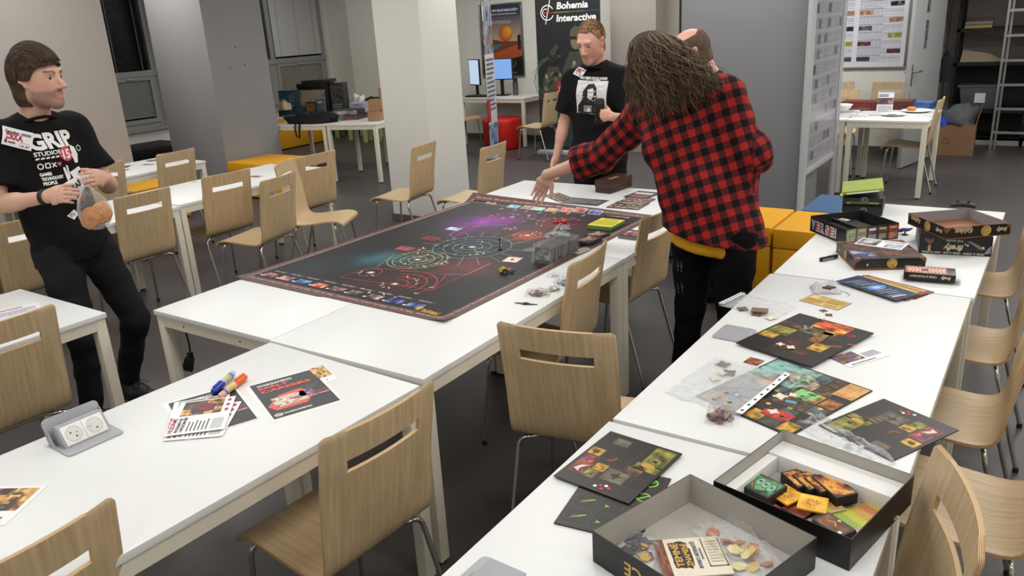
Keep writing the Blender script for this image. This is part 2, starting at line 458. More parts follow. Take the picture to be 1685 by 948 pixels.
def window(n, y0, y1, mull, lower_blind, dark_upper):
    """y0..y1 opening; mull list of mullion positions"""
    t = tag(bpy.data.objects.new('window_%d' % n, None), kind='structure'); link(t); t.location = (WX, y0, 0.62)
    t.empty_display_size = 0.1
    T = Matrix.Translation((-WX, -y0, -0.62))
    def part(name, mb, m, par=None, **k):
        mb.v = [tuple(T @ Vector(p)) for p in mb.v]; return mb.build(name, m, par or t, **k)
    f = MB()
    f.box(WX - 0.16, WX - 0.08, y0, y1, 0.62, 0.69); f.box(WX - 0.16, WX - 0.08, y0, y1, 2.69, 2.75)
    f.box(WX - 0.17, WX - 0.05, y0, y1, 1.37, 1.45)
    for e in [y0 + 0.03, y1 - 0.04] + mull: f.box(WX - 0.16, WX - 0.07, e - 0.045, e + 0.045, 0.62, 2.75)
    part('window_frame', f, M_WFRAME)
    part('sill', MB().box(WX - 0.08, WX + 0.06, y0 - 0.02, y1 + 0.02, 0.585, 0.625), M_WFRAME)
    part('night_backing', MB().box(WX - 0.29, WX - 0.28, y0, y1, 0.62, 2.75), M_NIGHT)
    edges = [y0 + 0.075] + mull + [y1 - 0.085]
    for i in range(len(edges) - 1):
        a, b = edges[i] + (0.05 if i else 0), edges[i + 1] - (0.05 if i < len(edges) - 2 else 0)
        part('pane', MB().box(WX - 0.125, WX - 0.119, a, b, 1.45, 2.69), M_GLASS)
        part('pane', MB().box(WX - 0.125, WX - 0.119, a, b, 0.69, 1.37), M_GLASS)
        s = MB()
        s.box(WX - 0.115, WX - 0.06, a, b, 0.69, 0.75); s.box(WX - 0.115, WX - 0.06, a, b, 1.31, 1.37)
        s.box(WX - 0.115, WX - 0.06, a, a + 0.06, 0.75, 1.31); s.box(WX - 0.115, WX - 0.06, b - 0.06, b, 0.75, 1.31)
        sash = part('sash', s, M_WFRAME)
        h = MB().box(WX - 0.06, WX - 0.03, (a + b) / 2 - 0.07, (a + b) / 2 + 0.03, 1.335, 1.352)
        part('sash_handle', h, M_ALUP, sash)
        # slat blind of the lower sash
        bl = MB()
        z = 1.29
        while z > 0.77:
            tilt = 0.006 if i == len(edges) - 2 else 0.004
            bl.add(
                [(WX - 0.096, a + 0.07, z - 0.007), (WX - 0.096, b - 0.07, z - 0.007), (WX - 0.086, b - 0.07, z + 0.009), (WX - 0.086, a + 0.07, z + 0.009)], [(0, 1, 2, 3)])
            z -= 0.022
        part('blind_slats', bl, M_BLIND)['kind'] = 'stuff'
        closed = not dark_upper[i]
        bl = MB(); z = 2.66
        while z > 1.475:
            if closed:
                bl.add([(WX - 0.072, a + 0.01, z + 0.012), (WX - 0.072, b - 0.01, z + 0.012), (WX - 0.063, b - 0.01, z - 0.011), (WX - 0.063, a + 0.01, z - 0.011)], [(0, 1, 2, 3)])
            else:
                bl.add([(WX - 0.078, a + 0.01, z), (WX - 0.078, b - 0.01, z), (WX - 0.055, b - 0.01, z + 0.002), (WX - 0.055, a + 0.01, z + 0.002)], [(0, 1, 2, 3)])
            z -= 0.022
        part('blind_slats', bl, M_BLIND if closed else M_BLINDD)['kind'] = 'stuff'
        c = MB()
        for q in ((0.22, 0.8) if not closed else (0.12, 0.5, 0.86)):
            yy = a + (b - a) * q; c.tube([(WX - 0.053, yy, 1.46), (WX - 0.053, yy, 2.68)], 0.003 if not closed else 0.0018, 5)
        part('blind_cord', c, M_ALUP if not closed else M_SKIRT)
    return t
window(1, 5.55, 7.2, [6.36], True, [True, True])
window(2, 8.35, 10.64, [9.42], True, [True, False])

# door standing open into the room
d = tag(bpy.data.objects.new('door_1', None), kind='structure'); link(d); d.location = (-1.235, 10.66, 0.012); d.rotation_euler = (0, 0, math.radians(-102.5))
M_DOOR = mat('grey_door_paint', rgb(156, 157, 159), 0.45, var=0.02, vscale=2)
MB().box(0.0, 0.9, -0.02, 0.02, 0.0, 2.0).build('door_leaf', M_DOOR, d, bevel=0.003)
for s_ in (-1, 1):
    hb = MB().box(0.815, 0.845, s_ * 0.02 - 0.004, s_ * 0.02 + 0.004, 0.9, 1.13)
    pl = hb.build('handle_plate', M_ALU, d, bevel=0.002)
    MB().tube([(0.83, s_ * 0.02, 1.05), (0.83, s_ * 0.065, 1.05), (0.82, s_ * 0.07, 1.05), (0.70, s_ * 0.07, 1.05)], 0.0095, 8).build('lever', M_ALU, pl, smooth=50)
kt = MB().tube([(0.83, 0.027, 0.94), (0.83, 0.05, 0.94)], 0.008, 6)
blk('trim_door_jamb', M_WALL, -1.36, -1.28, 10.74, 10.96, 0.0, 2.1)

# ------------------------------------------------------------------ chairs
def chair_shell():
    prof = [(0.200, .418), (0.203, .428), (0.199, .440), (0.188, .450), (0.168, .457), (0.13, .461), (0.08, .459), (0.02, .453), (-0.05, .446), (-0.11, .442), (-0.145, .443),
            (-0.172, .449), (-0.190, .461), (-0.202, .479), (-0.2095, .503), (-0.215, .54), (-0.222, .60), (-0.231, .66), (-0.240, .715),
            (-0.2475, .752), (-0.2495, .762), (-0.2545, .786), (-0.2560, .797), (-0.262, .832), (-0.266, .852), (-0.2685, .866), (-0.2695, .873), (-0.2702, .878), (-0.2704, .880)]
    r0, r1 = 20, 21            # slot rows (two chamfer rows between)
    prof = [(y, z if z < .45 else .45 + (z - .45) * 1.047) for y, z in prof]
    n = len(prof); s = [0]
    for i in range(1, n): s.append(s[-1] + math.dist(prof[i], prof[i - 1]))
    Wd = 0.2025
    us = [-1, -.985, -.95, -.85, -.72, -.64, -.615, -.45, -.3, -.15, 0, .15, .3, .45, .615, .64, .72, .85, .95, .985, 1]
    m = len(us); c0, c1 = 5, m - 6
    P = {}
    for i in range(n):
        d = min(s[i], s[-1] - s[i]); r = 0.016
        w = Wd - (r - math.sqrt(max(0, r * r - (r - d) ** 2)) if d < r else 0)
        for j in range(m):
            u = us[j] * w
            if c0 <= j <= c1: u = us[j] * Wd
            f = min(1, max(0, (s[i] - 0.42) / 0.2)); q = us[j]
            y = prof[i][0] - 0.026 * f * (1 - q * q) + 0.006 * f
            z = prof[i][1]
            if s[i] < 0.36: z -= 0.006 * (1 - q * q) * min(1, s[i] / 0.1)
            P[i, j] = Vector((u, y, z))
    N = {}
    for i in range(n):
        for j in range(m):
            a = P[min(i + 1, n - 1), j] - P[max(i - 1, 0), j]; b = P[i, min(j + 1, m - 1)] - P[i, max(j - 1, 0)]
            N[i, j] = b.cross(a).normalized()
    cells = {(i, j) for i in range(n - 1) for j in range(m - 1) if not (r0 <= i < r1 + 0 + 1 and c0 <= j < c1)}
    tri = {}
    th = 0.0105; vs = []; idx = {}
    def vid(i, j, side):
        k = (i, j, side)
        if k not in idx:
            idx[k] = len(vs); vs.append(P[i, j] + N[i, j] * (th / 2 if side == 0 else -th / 2))
        return idx[k]
    fs = []; mi = []; uvs = []
    for (i, j) in sorted(cells):
        q = [(i, j), (i, j + 1), (i + 1, j + 1), (i + 1, j)]
        uv = [(P[a, b].x, s[a]) for a, b in q]
        fs.append([vid(a, b, 0) for a, b in q]); mi.append(0); uvs.append(uv)
        fs.append([vid(a, b, 1) for a, b in reversed(q)]); mi.append(0); uvs.append(list(reversed(uv)))
        for (da, db), e in (((-1, 0), (0, 1)), ((0, 1), (1, 2)), ((1, 0), (2, 3)), ((0, -1), (3, 0))):
            if (i + da, j + db) not in cells:
                a, b = q[e[0]], q[e[1]]
                fs.append([vid(*a, 0), vid(*a, 1), vid(*b, 1), vid(*b, 0)]); mi.append(1); uvs.append([(0, 1), (0, 0), (1, 0), (1, 1)])
    me = bpy.data.meshes.new('seat_shell'); me.from_pydata(vs, [], fs)
    me.materials.append(M_WOOD); me.materials.append(M_PLY)
    me.polygons.foreach_set('material_index', mi)
    ul = me.uv_layers.new(name='UVMap'); ul.data.foreach_set('uv', [c for f in uvs for p in f for c in p])
    me.polygons.foreach_set('use_smooth', [True] * len(fs)); me.set_sharp_from_angle(angle=math.radians(42))
    return me
def make_chair():
    t = thing('chair', 'x', 'chair')
    link(bpy.data.objects.new('seat_shell', chair_shell()), t)
    for sy, fx, fy, bx, by, ux, uy, uz in ((1, .212, .185, .188, .135, .12, .115, .440), (-1, .205, -.285, .186, -.165, .12, -.135, .426)):
        for s in (-1, 1):
            path = [(s * ux, uy, uz), (s * (bx - .035), by - .004 * sy, uz)] + arc((s * (bx - .035), by - .004 * sy, uz), (s * (bx + .006), by + .004 * sy, uz + .001), (s * (bx + .008), by + .012 * sy, uz - .045), 5)[1:] + [(s * fx, fy, 0.012)]
            l = MB().tube(path, 0.0085, 8).build('leg', M_CHROME, t, smooth=60)
            MB().lathe([(0.009, 0.0), (0.0115, 0.002), (0.0115, 0.016), (0.009, 0.022)], 8, M=Matrix.Translation((s * fx, fy, 0))).build('foot_cap', M_BLACKP, l)
    MB().tube([(-.12, .115, .440), (.12, .115, .440)], 0.008, 8).build('crossbar', M_CHROME, t, smooth=60)
    MB().tube([(-.12, -.135, .426), (.12, -.135, .426)], 0.008, 8).build('crossbar', M_CHROME, t, smooth=60)
    return t
CH0 = make_chair(); _used = [False]
def chair(bx, by, deg, label, group=None):
    """bx,by: middle of the top of the backrest; deg: turn (0 = facing +y)"""
    a = math.radians(deg); ox, oy = rot2(a, 0, -0.285)
    loc = (bx - ox, by - oy, 0)
    if not _used[0]:
        _used[0] = True; o = CH0; o.location = loc; o.rotation_euler = (0, 0, a); o['label'] = label
    else: o = dup(CH0, loc, a, label)
    o['group'] = group or 'beech plywood chairs'
    return o
chair(-1.235, 1.965, 10, 'beech plywood chair between the mat table and the right table, slotted back facing the camera')
chair(-1.335, 1.30, 87, 'plywood chair pushed up to the flyer table, whole seat and back seen')
chair(-1.575, 0.51, 90, 'chair cut off by the bottom edge at lower left of the picture')
chair(-3.10, 1.15, 88, 'large chair back at left edge in front of the man with the pastry bag')
chair(-1.533, 2.785, 96, 'chair tucked under the mat table behind the token bags')
chair(-1.56, 3.56, 88, 'chair half hidden in front of the man in the checked shirt')
chair(-0.045, 1.58, 107, 'chair at lower right corner seen edge on beside the open black box tray')
chair(0.17, 2.29, 90, 'chair at right edge whose broad seat shows beside the open box trays')
chair(0.06, 2.87, 91, 'second chair along the right table, seat beside the spread game boards')
chair(0.045, 3.58, 91, 'third chair along the right table, beside the corner where two tables meet')
chair(0.01, 4.45, 96, 'farthest chair along the right table, behind the stacked game boxes')
chair(-4.93, 2.86, 90, 'chair right behind the pastry bag, back towards the camera')
chair(-4.985, 3.56, 86, 'chair at the middle row of white tables, back squarely towards camera')
chair(-4.98, 4.44, 88, 'chair at the far end of the middle row by the yellow bench')
chair(-4.45, 3.60, 104, 'pulled out chair whose slotted back faces the camera, seat to the left')
chair(-4.93, 4.02, -62, 'chair turned round with its seat pointing right towards the mat table')
chair(-4.38, 5.10, 100, 'lone chair in front of the white pillar, facing left')
chair(-3.73, 5.20, 95, 'chair right of the white pillar behind the far edge of the mat')
chair(-6.50, 4.16, 94, 'chair at the back row of tables in front of the grey pier')
chair(-6.55, 3.50, 94, 'chair at the back row beside the standing man, in front of beige wall')
chair(-8.02, 4.05, -90, 'farthest chair of the back row, against the beige wall')
chair(-4.92, 2.12, 90, 'chair behind the standing man at left, mostly hidden by his body')
chair(-5.68, 9.32, 91, 'chair standing in front of the black banner, facing left')
chair(-5.95, 10.4, 95, 'chair behind the banner chair next to the red stool, only its seat showing')
chair(-0.94, 8.75, 90, 'chair at the far right white table, tucked in from the right')
chair(-1.70, 10.5, 182, 'chair against the white wall under the wall poster, behind the brochure stand')
chair(-2.32, 10.52, 190, 'chair beside the noticeboard partly hidden, under the wall poster')
chair(-2.08, 9.64, 186, 'chair under the far right table behind the noticeboard post, only seat and legs showing')
chair(-7.85, 8.9, 10, 'chair behind the merchandise tables beside the white pillar')
chair(-8.05, 10.0, -95, 'chair under the monitor desk beside the white pillar')

# ------------------------------------------------------------------ tables
def table_tree(L=1.478, Wd=0.757):
    t = thing('table', 'x', 'table')
    H = 0.74; th = 0.022
    MB().box(0, Wd, 0, L, H - th, H, 0).build('tabletop', M_LAM, t, bevel=0.0015)
    i = 0.006; a = 0.045; zb = H - th - 0.048
    for (x0, x1, y0, y1) in ((i + a, Wd - i - a, i, i + 0.025), (i + a, Wd - i - a, L - i - 0.025, L - i), (i, i + 0.025, i + a, L - i - a), (Wd - i - 0.025, Wd - i, i + a, L - i - a)):
        r = MB().box(x0, x1, y0, y1, zb, H - th).build('apron_rail', M_STEEL, t)
        if y1 - y0 < 0.1:
            for q in (0.22, 0.78):
                xx = x0 + (x1 - x0) * q
                MB().tube([(xx, y0 - 0.001, zb + 0.024), (xx, y1 + 0.001, zb + 0.024)], 0.0045, 8).build('bolt_hole', M_BLACKP, r)
    for x in (i, Wd - i - a):
        for y in (i, L - i - a):
            l = MB().box(x, x + a, y, y + a, 0.012, H - th).build('leg', M_STEEL, t, bevel=0.002)
            MB().lathe([(0.016, 0), (0.02, 0.004), (0.02, 0.012)], 10, M=Matrix.Translation((x + a / 2, y + a / 2, 0))).build('foot', M_BLACKP, l)
    return t
TB0 = table_tree(); _tu = [False]
def table(x, y, deg, label, tree=None, group='white laminate tables'):
    a = math.radians(deg)
    if tree is not None: o = tree; o.location = (x, y, 0); o.rotation_euler = (0, 0, a); o['label'] = label
    elif not _tu[0]: _tu[0] = True; o = TB0; o.location = (x, y, 0); o.rotation_euler = (0, 0, a); o['label'] = label
    else: o = dup(TB0, (x, y, 0), a, label)
    o['group'] = group; return o
table(-3.118, 1.741, 0.4, 'white table under the left half of the star mat, near end bare')
table(-2.358, 1.741, 0.4, 'white table under the near right half of the star mat, token bags on it')
table(-3.125, 3.222, 0.4, 'white table under the far left half of the star mat')
table(-2.367, 3.222, 0.4, 'white table at far right end of the star mat, with the dark wooden-brown deck box')
table(-2.388, 0.252, -1.9, 'white table at lower left carrying the flyers, markers and raised power socket')
table(-0.94, 0.30, 0.0, 'white table at bottom of picture carrying the open box trays')
table(-0.938, 1.797, 0.0, 'white table right of centre carrying the spread dark game boards')
table(-0.928, 3.288, -0.3, 'white table at right end carrying the stacked brown and black game boxes')
table(-4.045, 0.148, 0.0, 'white table at left edge that the standing man leans against')
table(-5.80, 3.145, 1.5, 'far white table of the middle row, in front of yellow bench')
table(-5.72, 1.645, 1.5, 'near white table of the middle row, right of the standing man')
table(-5.66, 0.15, 1.5, 'white table behind the standing man at the left picture edge')
table(-7.40, 3.06, 1.5, 'back row white table with dark leaflets lying on it')
table(-7.34, 1.56, 1.5, 'back row white table mostly hidden behind the standing man')
gt = table(-7.62, 6.98, 14, 'white merchandise table nearest the white pillar', table_tree(1.45, 0.72))
gt2 = table(-8.40, 6.79, 14, 'white merchandise table beside the grey pier with backpack on it', table_tree(0.80, 0.79))
table(-1.71, 8.27, 0, 'white table at far right carrying plates, brochure stand and red game box', table_tree(0.95, 0.72))
table(-2.445, 8.29, 0, 'white table half hidden behind the noticeboard', table_tree(1.0, 0.72))
table(-7.86, 10.07, 0, 'white desk with two monitors by the back wall', table_tree(0.72, 1.2))

# ------------------------------------------------------------------ soft seating
M_YEL = mat('yellow_upholstery', rgb(226, 162, 22), 0.55, var=0.04, bump=0.05, bscale=300)
M_BLUE = mat('blue_upholstery', rgb(62, 92, 130), 0.6, var=0.04, bump=0.05, bscale=300)
M_BLKUP = mat('black_upholstery', rgb(26, 25, 25), 0.5, var=0.05)
M_RED = mat('red_upholstery', rgb(190, 28, 24), 0.5, var=0.04)
M_GRN = mat('lime_plastic', rgb(196, 208, 134), 0.5)
def pouf(name, label, x0, x1, y0, y1, h, m, cat='pouf', rz=0, group=None):
    t = thing(name, label, cat, ((x0 + x1) / 2, (y0 + y1) / 2, 0), rz, group)
    w, d = (x1 - x0) / 2, (y1 - y0) / 2
    MB().box(-w, w, -d, d, h - 0.13, h).build('cushion', m, t, bevel=0.018)
    MB().box(-w + .004, w - .004, -d + .004, d - .004, 0.02, h - 0.132).build('base', m, t, bevel=0.01)
    MB().box(-w + .03, w - .03, -d + .03, d - .03, 0.0, 0.02).build('plinth', M_BLACKP, t)
    return t
pouf('pouf', 'yellow cube seat beside the man in the checked shirt, left of the other yellow cube', -2.01, -1.445, 5.02, 5.58, 0.47, M_YEL)
pouf('pouf', 'yellow cube seat between the checked shirt and the black game box on the right table', -1.43, -0.88, 5.0, 5.555, 0.47, M_YEL)
pouf('pouf', 'blue cube seat behind the right table, below the noticeboard', -1.41, -1.03, 5.57, 6.13, 0.47, M_BLUE)
pouf('pouf', 'blue cube seat glimpsed behind the brown deck box and the checked shirt', -2.62, -2.06, 5.55, 6.1, 0.47, M_BLUE)
pouf('bench', 'yellow upholstered bench against the grey pier at end of the middle row', -8.25, -7.5, 5.9, 6.55, 0.42, M_YEL, 'bench')
pouf('bench', 'long yellow upholstered bench under the window behind the merchandise tables', -11.2, -10.72, 8.2, 9.95, 0.45, M_YEL, 'bench')
pouf('pouf', 'yellow seat glimpsed under the back row of tables', -8.4, -7.75, 4.35, 5.0, 0.4, M_YEL)
pouf('pouf', 'black upholstered seat between beige wall and grey pier under the window', -10.9, -10.2, 5.85, 6.75, 0.48, M_BLKUP)
t = thing('stool', 'red round upholstered stool in front of the monitor desk', 'stool', (-7.02, 9.98, 0))
MB().lathe([(0.27, 0.012), (0.285, 0.03), (0.30, 0.40), (0.298, 0.44), (0.285, 0.455), (0.0, 0.46)], 32, cap=False).build('cushion', M_RED, t, smooth=50)
MB().lathe([(0.25, 0.0), (0.25, 0.014)], 24).build('plinth', M_BLACKP, t)
for i, (x, y) in enumerate(((-10.85, 10.35), (-10.35, 10.2), (-9.85, 10.05))):
    t = thing('stool', ('lime green round plastic stool farthest left under the merchandise table', 'lime green stool in the middle of three behind the merchandise table', 'lime green stool rightmost of three near the white pillar')[i], 'stool', (x, y, 0))
    for k in range(3):
        aa = 2 * PI * k / 3 + .4
        MB().lathe([(0.04, 0), (0.052, 0.3), (0.055, 0.36)], 12, M=Matrix.Translation((math.cos(aa) * .14, math.sin(aa) * .14, 0))).build('leg', M_GRN, t, smooth=50)
    MB().lathe([(0.0, 0.36), (0.22, 0.36), (0.23, 0.38), (0.22, 0.41), (0.0, 0.415)], 20, cap=False).build('seat', M_GRN, t, smooth=50)

# ------------------------------------------------------------------ people: one continuous surface each, grown from a skeleton
def smin(a, b, k):
    h = np.clip(0.5 + 0.5 * (b - a) / k, 0, 1)
    return b * (1 - h) + a * h - k * h * (1 - h)
def axis(lo, hi, base, fine=()):
    """grid line positions, closer together inside the fine intervals (a, b, step)"""
    out = [lo]
    while out[-1] < hi:
        s_ = base
        for (a, b, st) in fine:
            if a <= out[-1] <= b: s_ = min(s_, st)
        out.append(out[-1] + s_)
    return np.array(out, dtype=np.float64)
class Field:
    def __init__(s, xs, ys, zs):
        s.ax = (xs, ys, zs); s.F = np.full((len(xs), len(ys), len(zs)), 0.2, dtype=np.float32)
    def _sl(s, lo, hi):
        return tuple(slice(max(0, np.searchsorted(a, l) - 1), min(len(a), np.searchsorted(a, h) + 1)) for a, l, h in zip(s.ax, lo, hi))
    def _g(s, sl):
        return np.meshgrid(s.ax[0][sl[0]], s.ax[1][sl[1]], s.ax[2][sl[2]], indexing='ij', sparse=True)
    def put(s, d, sl, k):
        if d.size: s.F[sl] = smin(s.F[sl], d.astype(np.float32), k)
    def cone(s, a, b, r0, r1, k=0.02, sub=False, flat=False):
        a = np.array(a, float); b = np.array(b, float); m = max(r0, r1) + 0.05
        sl = s._sl(np.minimum(a, b) - m, np.maximum(a, b) + m); X, Y, Z = s._g(sl)
        v = b - a; L2 = max(v @ v, 1e-12)
        t = np.clip(((X - a[0]) * v[0] + (Y - a[1]) * v[1] + (Z - a[2]) * v[2]) / L2, 0, 1)
        d = np.sqrt((X - a[0] - t * v[0]) ** 2 + (Y - a[1] - t * v[1]) ** 2 + (Z - a[2] - t * v[2]) ** 2) - (r0 + (r1 - r0) * t)
        if flat: d = np.maximum(d, ((X - b[0]) * v[0] + (Y - b[1]) * v[1] + (Z - b[2]) * v[2]) / math.sqrt(L2))
        if sub: s.F[sl] = -smin(-s.F[sl], d.astype(np.float32), k)
        else: s.put(d, sl, k)
        return s
    def ecap(s, a, b, side, w0, w1, d0, d1, k=0.03):
        """tapered capsule with an oval section: w across, d deep"""
        a = np.array(a, float); b = np.array(b, float); m = max(w0, w1, d0, d1) + 0.05
        sl = s._sl(np.minimum(a, b) - m, np.maximum(a, b) + m); X, Y, Z = s._g(sl)
        v = b - a; L = np.linalg.norm(v); ax_ = v / L; sd = np.array(side, float); sd = sd - ax_ * (sd @ ax_); sd /= np.linalg.norm(sd); fr = np.cross(ax_, sd)
        dx, dy, dz = X - a[0], Y - a[1], Z - a[2]
        pa = dx * ax_[0] + dy * ax_[1] + dz * ax_[2]; t = np.clip(pa / L, 0, 1)
        w = w0 + (w1 - w0) * t; dd = d0 + (d1 - d0) * t
        ps = dx * sd[0] + dy * sd[1] + dz * sd[2]; pf = dx * fr[0] + dy * fr[1] + dz * fr[2]; q = pa - t * L
        mn = np.minimum(w, dd)
        d = (np.sqrt((ps / w) ** 2 + (pf / dd) ** 2 + (q / mn) ** 2) - 1) * mn
        s.put(d, sl, k); return s
    def ell(s, c, R, r, k=0.01, sub=False, pad=0.04):
        """ellipsoid with axes = columns of R"""
        c = np.array(c, float); m = max(r) + pad; sl = s._sl(c - m, c + m); X, Y, Z = s._g(sl)
        q = 0
        for i in range(3):
            q = q + (((X - c[0]) * R[0, i] + (Y - c[1]) * R[1, i] + (Z - c[2]) * R[2, i]) / r[i]) ** 2
        d = (np.sqrt(q) - 1) * min(r)
        if sub: s.F[sl] = -smin(-s.F[sl], d.astype(np.float32), k)
        else: s.put(d, sl, k)
        return s
    def cut(s, p, n, k=0.002, within=None):
        """keep only the side of the plane that n points to"""
        p = np.array(p, float); n = np.array(n, float) / np.linalg.norm(n)
        sl = s._sl(within[0], within[1]) if within else tuple(slice(0, len(a)) for a in s.ax)
        X, Y, Z = s._g(sl)
        d = -((X - p[0]) * n[0] + (Y - p[1]) * n[1] + (Z - p[2]) * n[2])
        s.F[sl] = np.maximum(s.F[sl], d.astype(np.float32)); return s
    def ripple(s, amp, fx, fy, fz, ph=0.0, within=None):
        sl = s._sl(within[0], within[1]) if within else tuple(slice(0, len(a)) for a in s.ax)
        X, Y, Z = s._g(sl)
        w = np.sin(X * fx + 2.1 * np.sin(Z * fz * .37 + ph) + ph) * np.sin(Y * fy + 1.7 * np.sin(X * fx * .31 + 2 * ph)) + np.sin(Z * fz + 2.0 * np.sin(X * fx * .45 + ph) + 1.5 * np.sin(Y * fy * .4))
        s.F[sl] += (amp * 0.5 * w).astype(np.float32); return s
    def mesh(s):
        F = s.F; xs, ys, zs = s.ax; I = F < 0
        c = [I[i:I.shape[0] - 1 + i, j:I.shape[1] - 1 + j, k:I.shape[2] - 1 + k] for i in (0, 1) for j in (0, 1) for k in (0, 1)]
        al = c[0].copy(); an = c[0].copy()
        for q in c[1:]: al &= q; an |= q
        ii, jj, kk = np.nonzero(an & ~al)
        idx = -np.ones(an.shape, dtype=np.int64); idx[ii, jj, kk] = np.arange(len(ii))
        S = np.zeros((len(ii), 3)); C = np.zeros(len(ii))
        offs = [(i, j, k) for i in (0, 1) for j in (0, 1) for k in (0, 1)]
        for a in offs:
            for d in range(3):
                if a[d] == 0:
                    b = list(a); b[d] = 1
                    fa = F[ii + a[0], jj + a[1], kk + a[2]].astype(float); fb = F[ii + b[0], jj + b[1], kk + b[2]].astype(float)
                    m = (fa < 0) != (fb < 0); t = np.where(m, fa / np.where(m, fa - fb, 1), 0)
                    pa = np.stack([xs[ii + a[0]], ys[jj + a[1]], zs[kk + a[2]]], 1); pb = np.stack([xs[ii + b[0]], ys[jj + b[1]], zs[kk + b[2]]], 1)
                    S += np.where(m[:, None], pa + (pb - pa) * t[:, None], 0); C += m
        V = S / C[:, None]; Q = []
        for d in range(3):
            e = (d + 1) % 3; f = (d + 2) % 3
            sa = [slice(None)] * 3; sb = [slice(None)] * 3; sa[d] = slice(0, -1); sb[d] = slice(1, None)
            A = I[tuple(sa)]; B = I[tuple(sb)]
            g = np.nonzero(A != B); g = np.array(g); ok = (g[e] > 0) & (g[f] > 0) & (g[e] < I.shape[e] - 1) & (g[f] < I.shape[f] - 1); g = g[:, ok]
            ins = A[g[0], g[1], g[2]]
            def at(de, df):
                h = g.copy(); h[e] -= de; h[f] -= df; return idx[h[0], h[1], h[2]]
            q = np.stack([at(1, 1), at(0, 1), at(0, 0), at(1, 0)], 1)
            q[~ins] = q[~ins][:, ::-1]
            Q.append(q)
        Q = np.concatenate(Q); Q = Q[(Q >= 0).all(1)]
        return V, Q
def field_obj(name, V, Q, m, parent, off, smooth_it=0, cols=None, uv=None):
    if smooth_it:
        for _ in range(smooth_it):
            acc = np.zeros_like(V); n = np.zeros(len(V))
            for a, b in ((0, 1), (1, 2), (2, 3), (3, 0)):
                np.add.at(acc, Q[:, a], V[Q[:, b]]); np.add.at(n, Q[:, a], 1)
                np.add.at(acc, Q[:, b], V[Q[:, a]]); np.add.at(n, Q[:, b], 1)
            V = V * 0.45 + 0.55 * acc / np.maximum(n, 1)[:, None]
    me = bpy.data.meshes.new(name)
    P = V - np.array(off)
    me.vertices.add(len(P)); me.vertices.foreach_set('co', P.astype(np.float32).ravel())
    me.loops.add(len(Q) * 4); me.loops.foreach_set('vertex_index', Q.astype(np.int32).ravel())
    me.polygons.add(len(Q)); me.polygons.foreach_set('loop_start', np.arange(0, len(Q) * 4, 4, dtype=np.int32))
    me.polygons.foreach_set('use_smooth', np.ones(len(Q), dtype=bool))
    me.update(calc_edges=True); me.validate()
    me.materials.append(m)
    if cols is not None:
        at = me.color_attributes.new('Col', 'FLOAT_COLOR', 'POINT')
        at.data.foreach_set('color', np.concatenate([cols, np.ones((len(V), 1))], 1).astype(np.float32).ravel())
    if uv is not None:
        ul = me.uv_layers.new(name='UVMap'); ul.data.foreach_set('uv', uv(V, Q).astype(np.float32).ravel())
    o = bpy.data.objects.new(name, me); return link(o, parent), V
def nv(v): v = np.array(v, float); return v / np.linalg.norm(v)
def basis(fwd, up=(0, 0, 1), roll=0.0):
    """columns: right-hand side of the person is -s; returns s (person's left), f, u"""
    f = nv(fwd); s_ = nv(np.cross(up, f)); u = np.cross(f, s_)
    if roll:
        c, n = math.cos(roll), math.sin(roll); s_, u = s_ * c + u * n, u * c - s_ * n
    return np.stack([s_, f, u], 1)
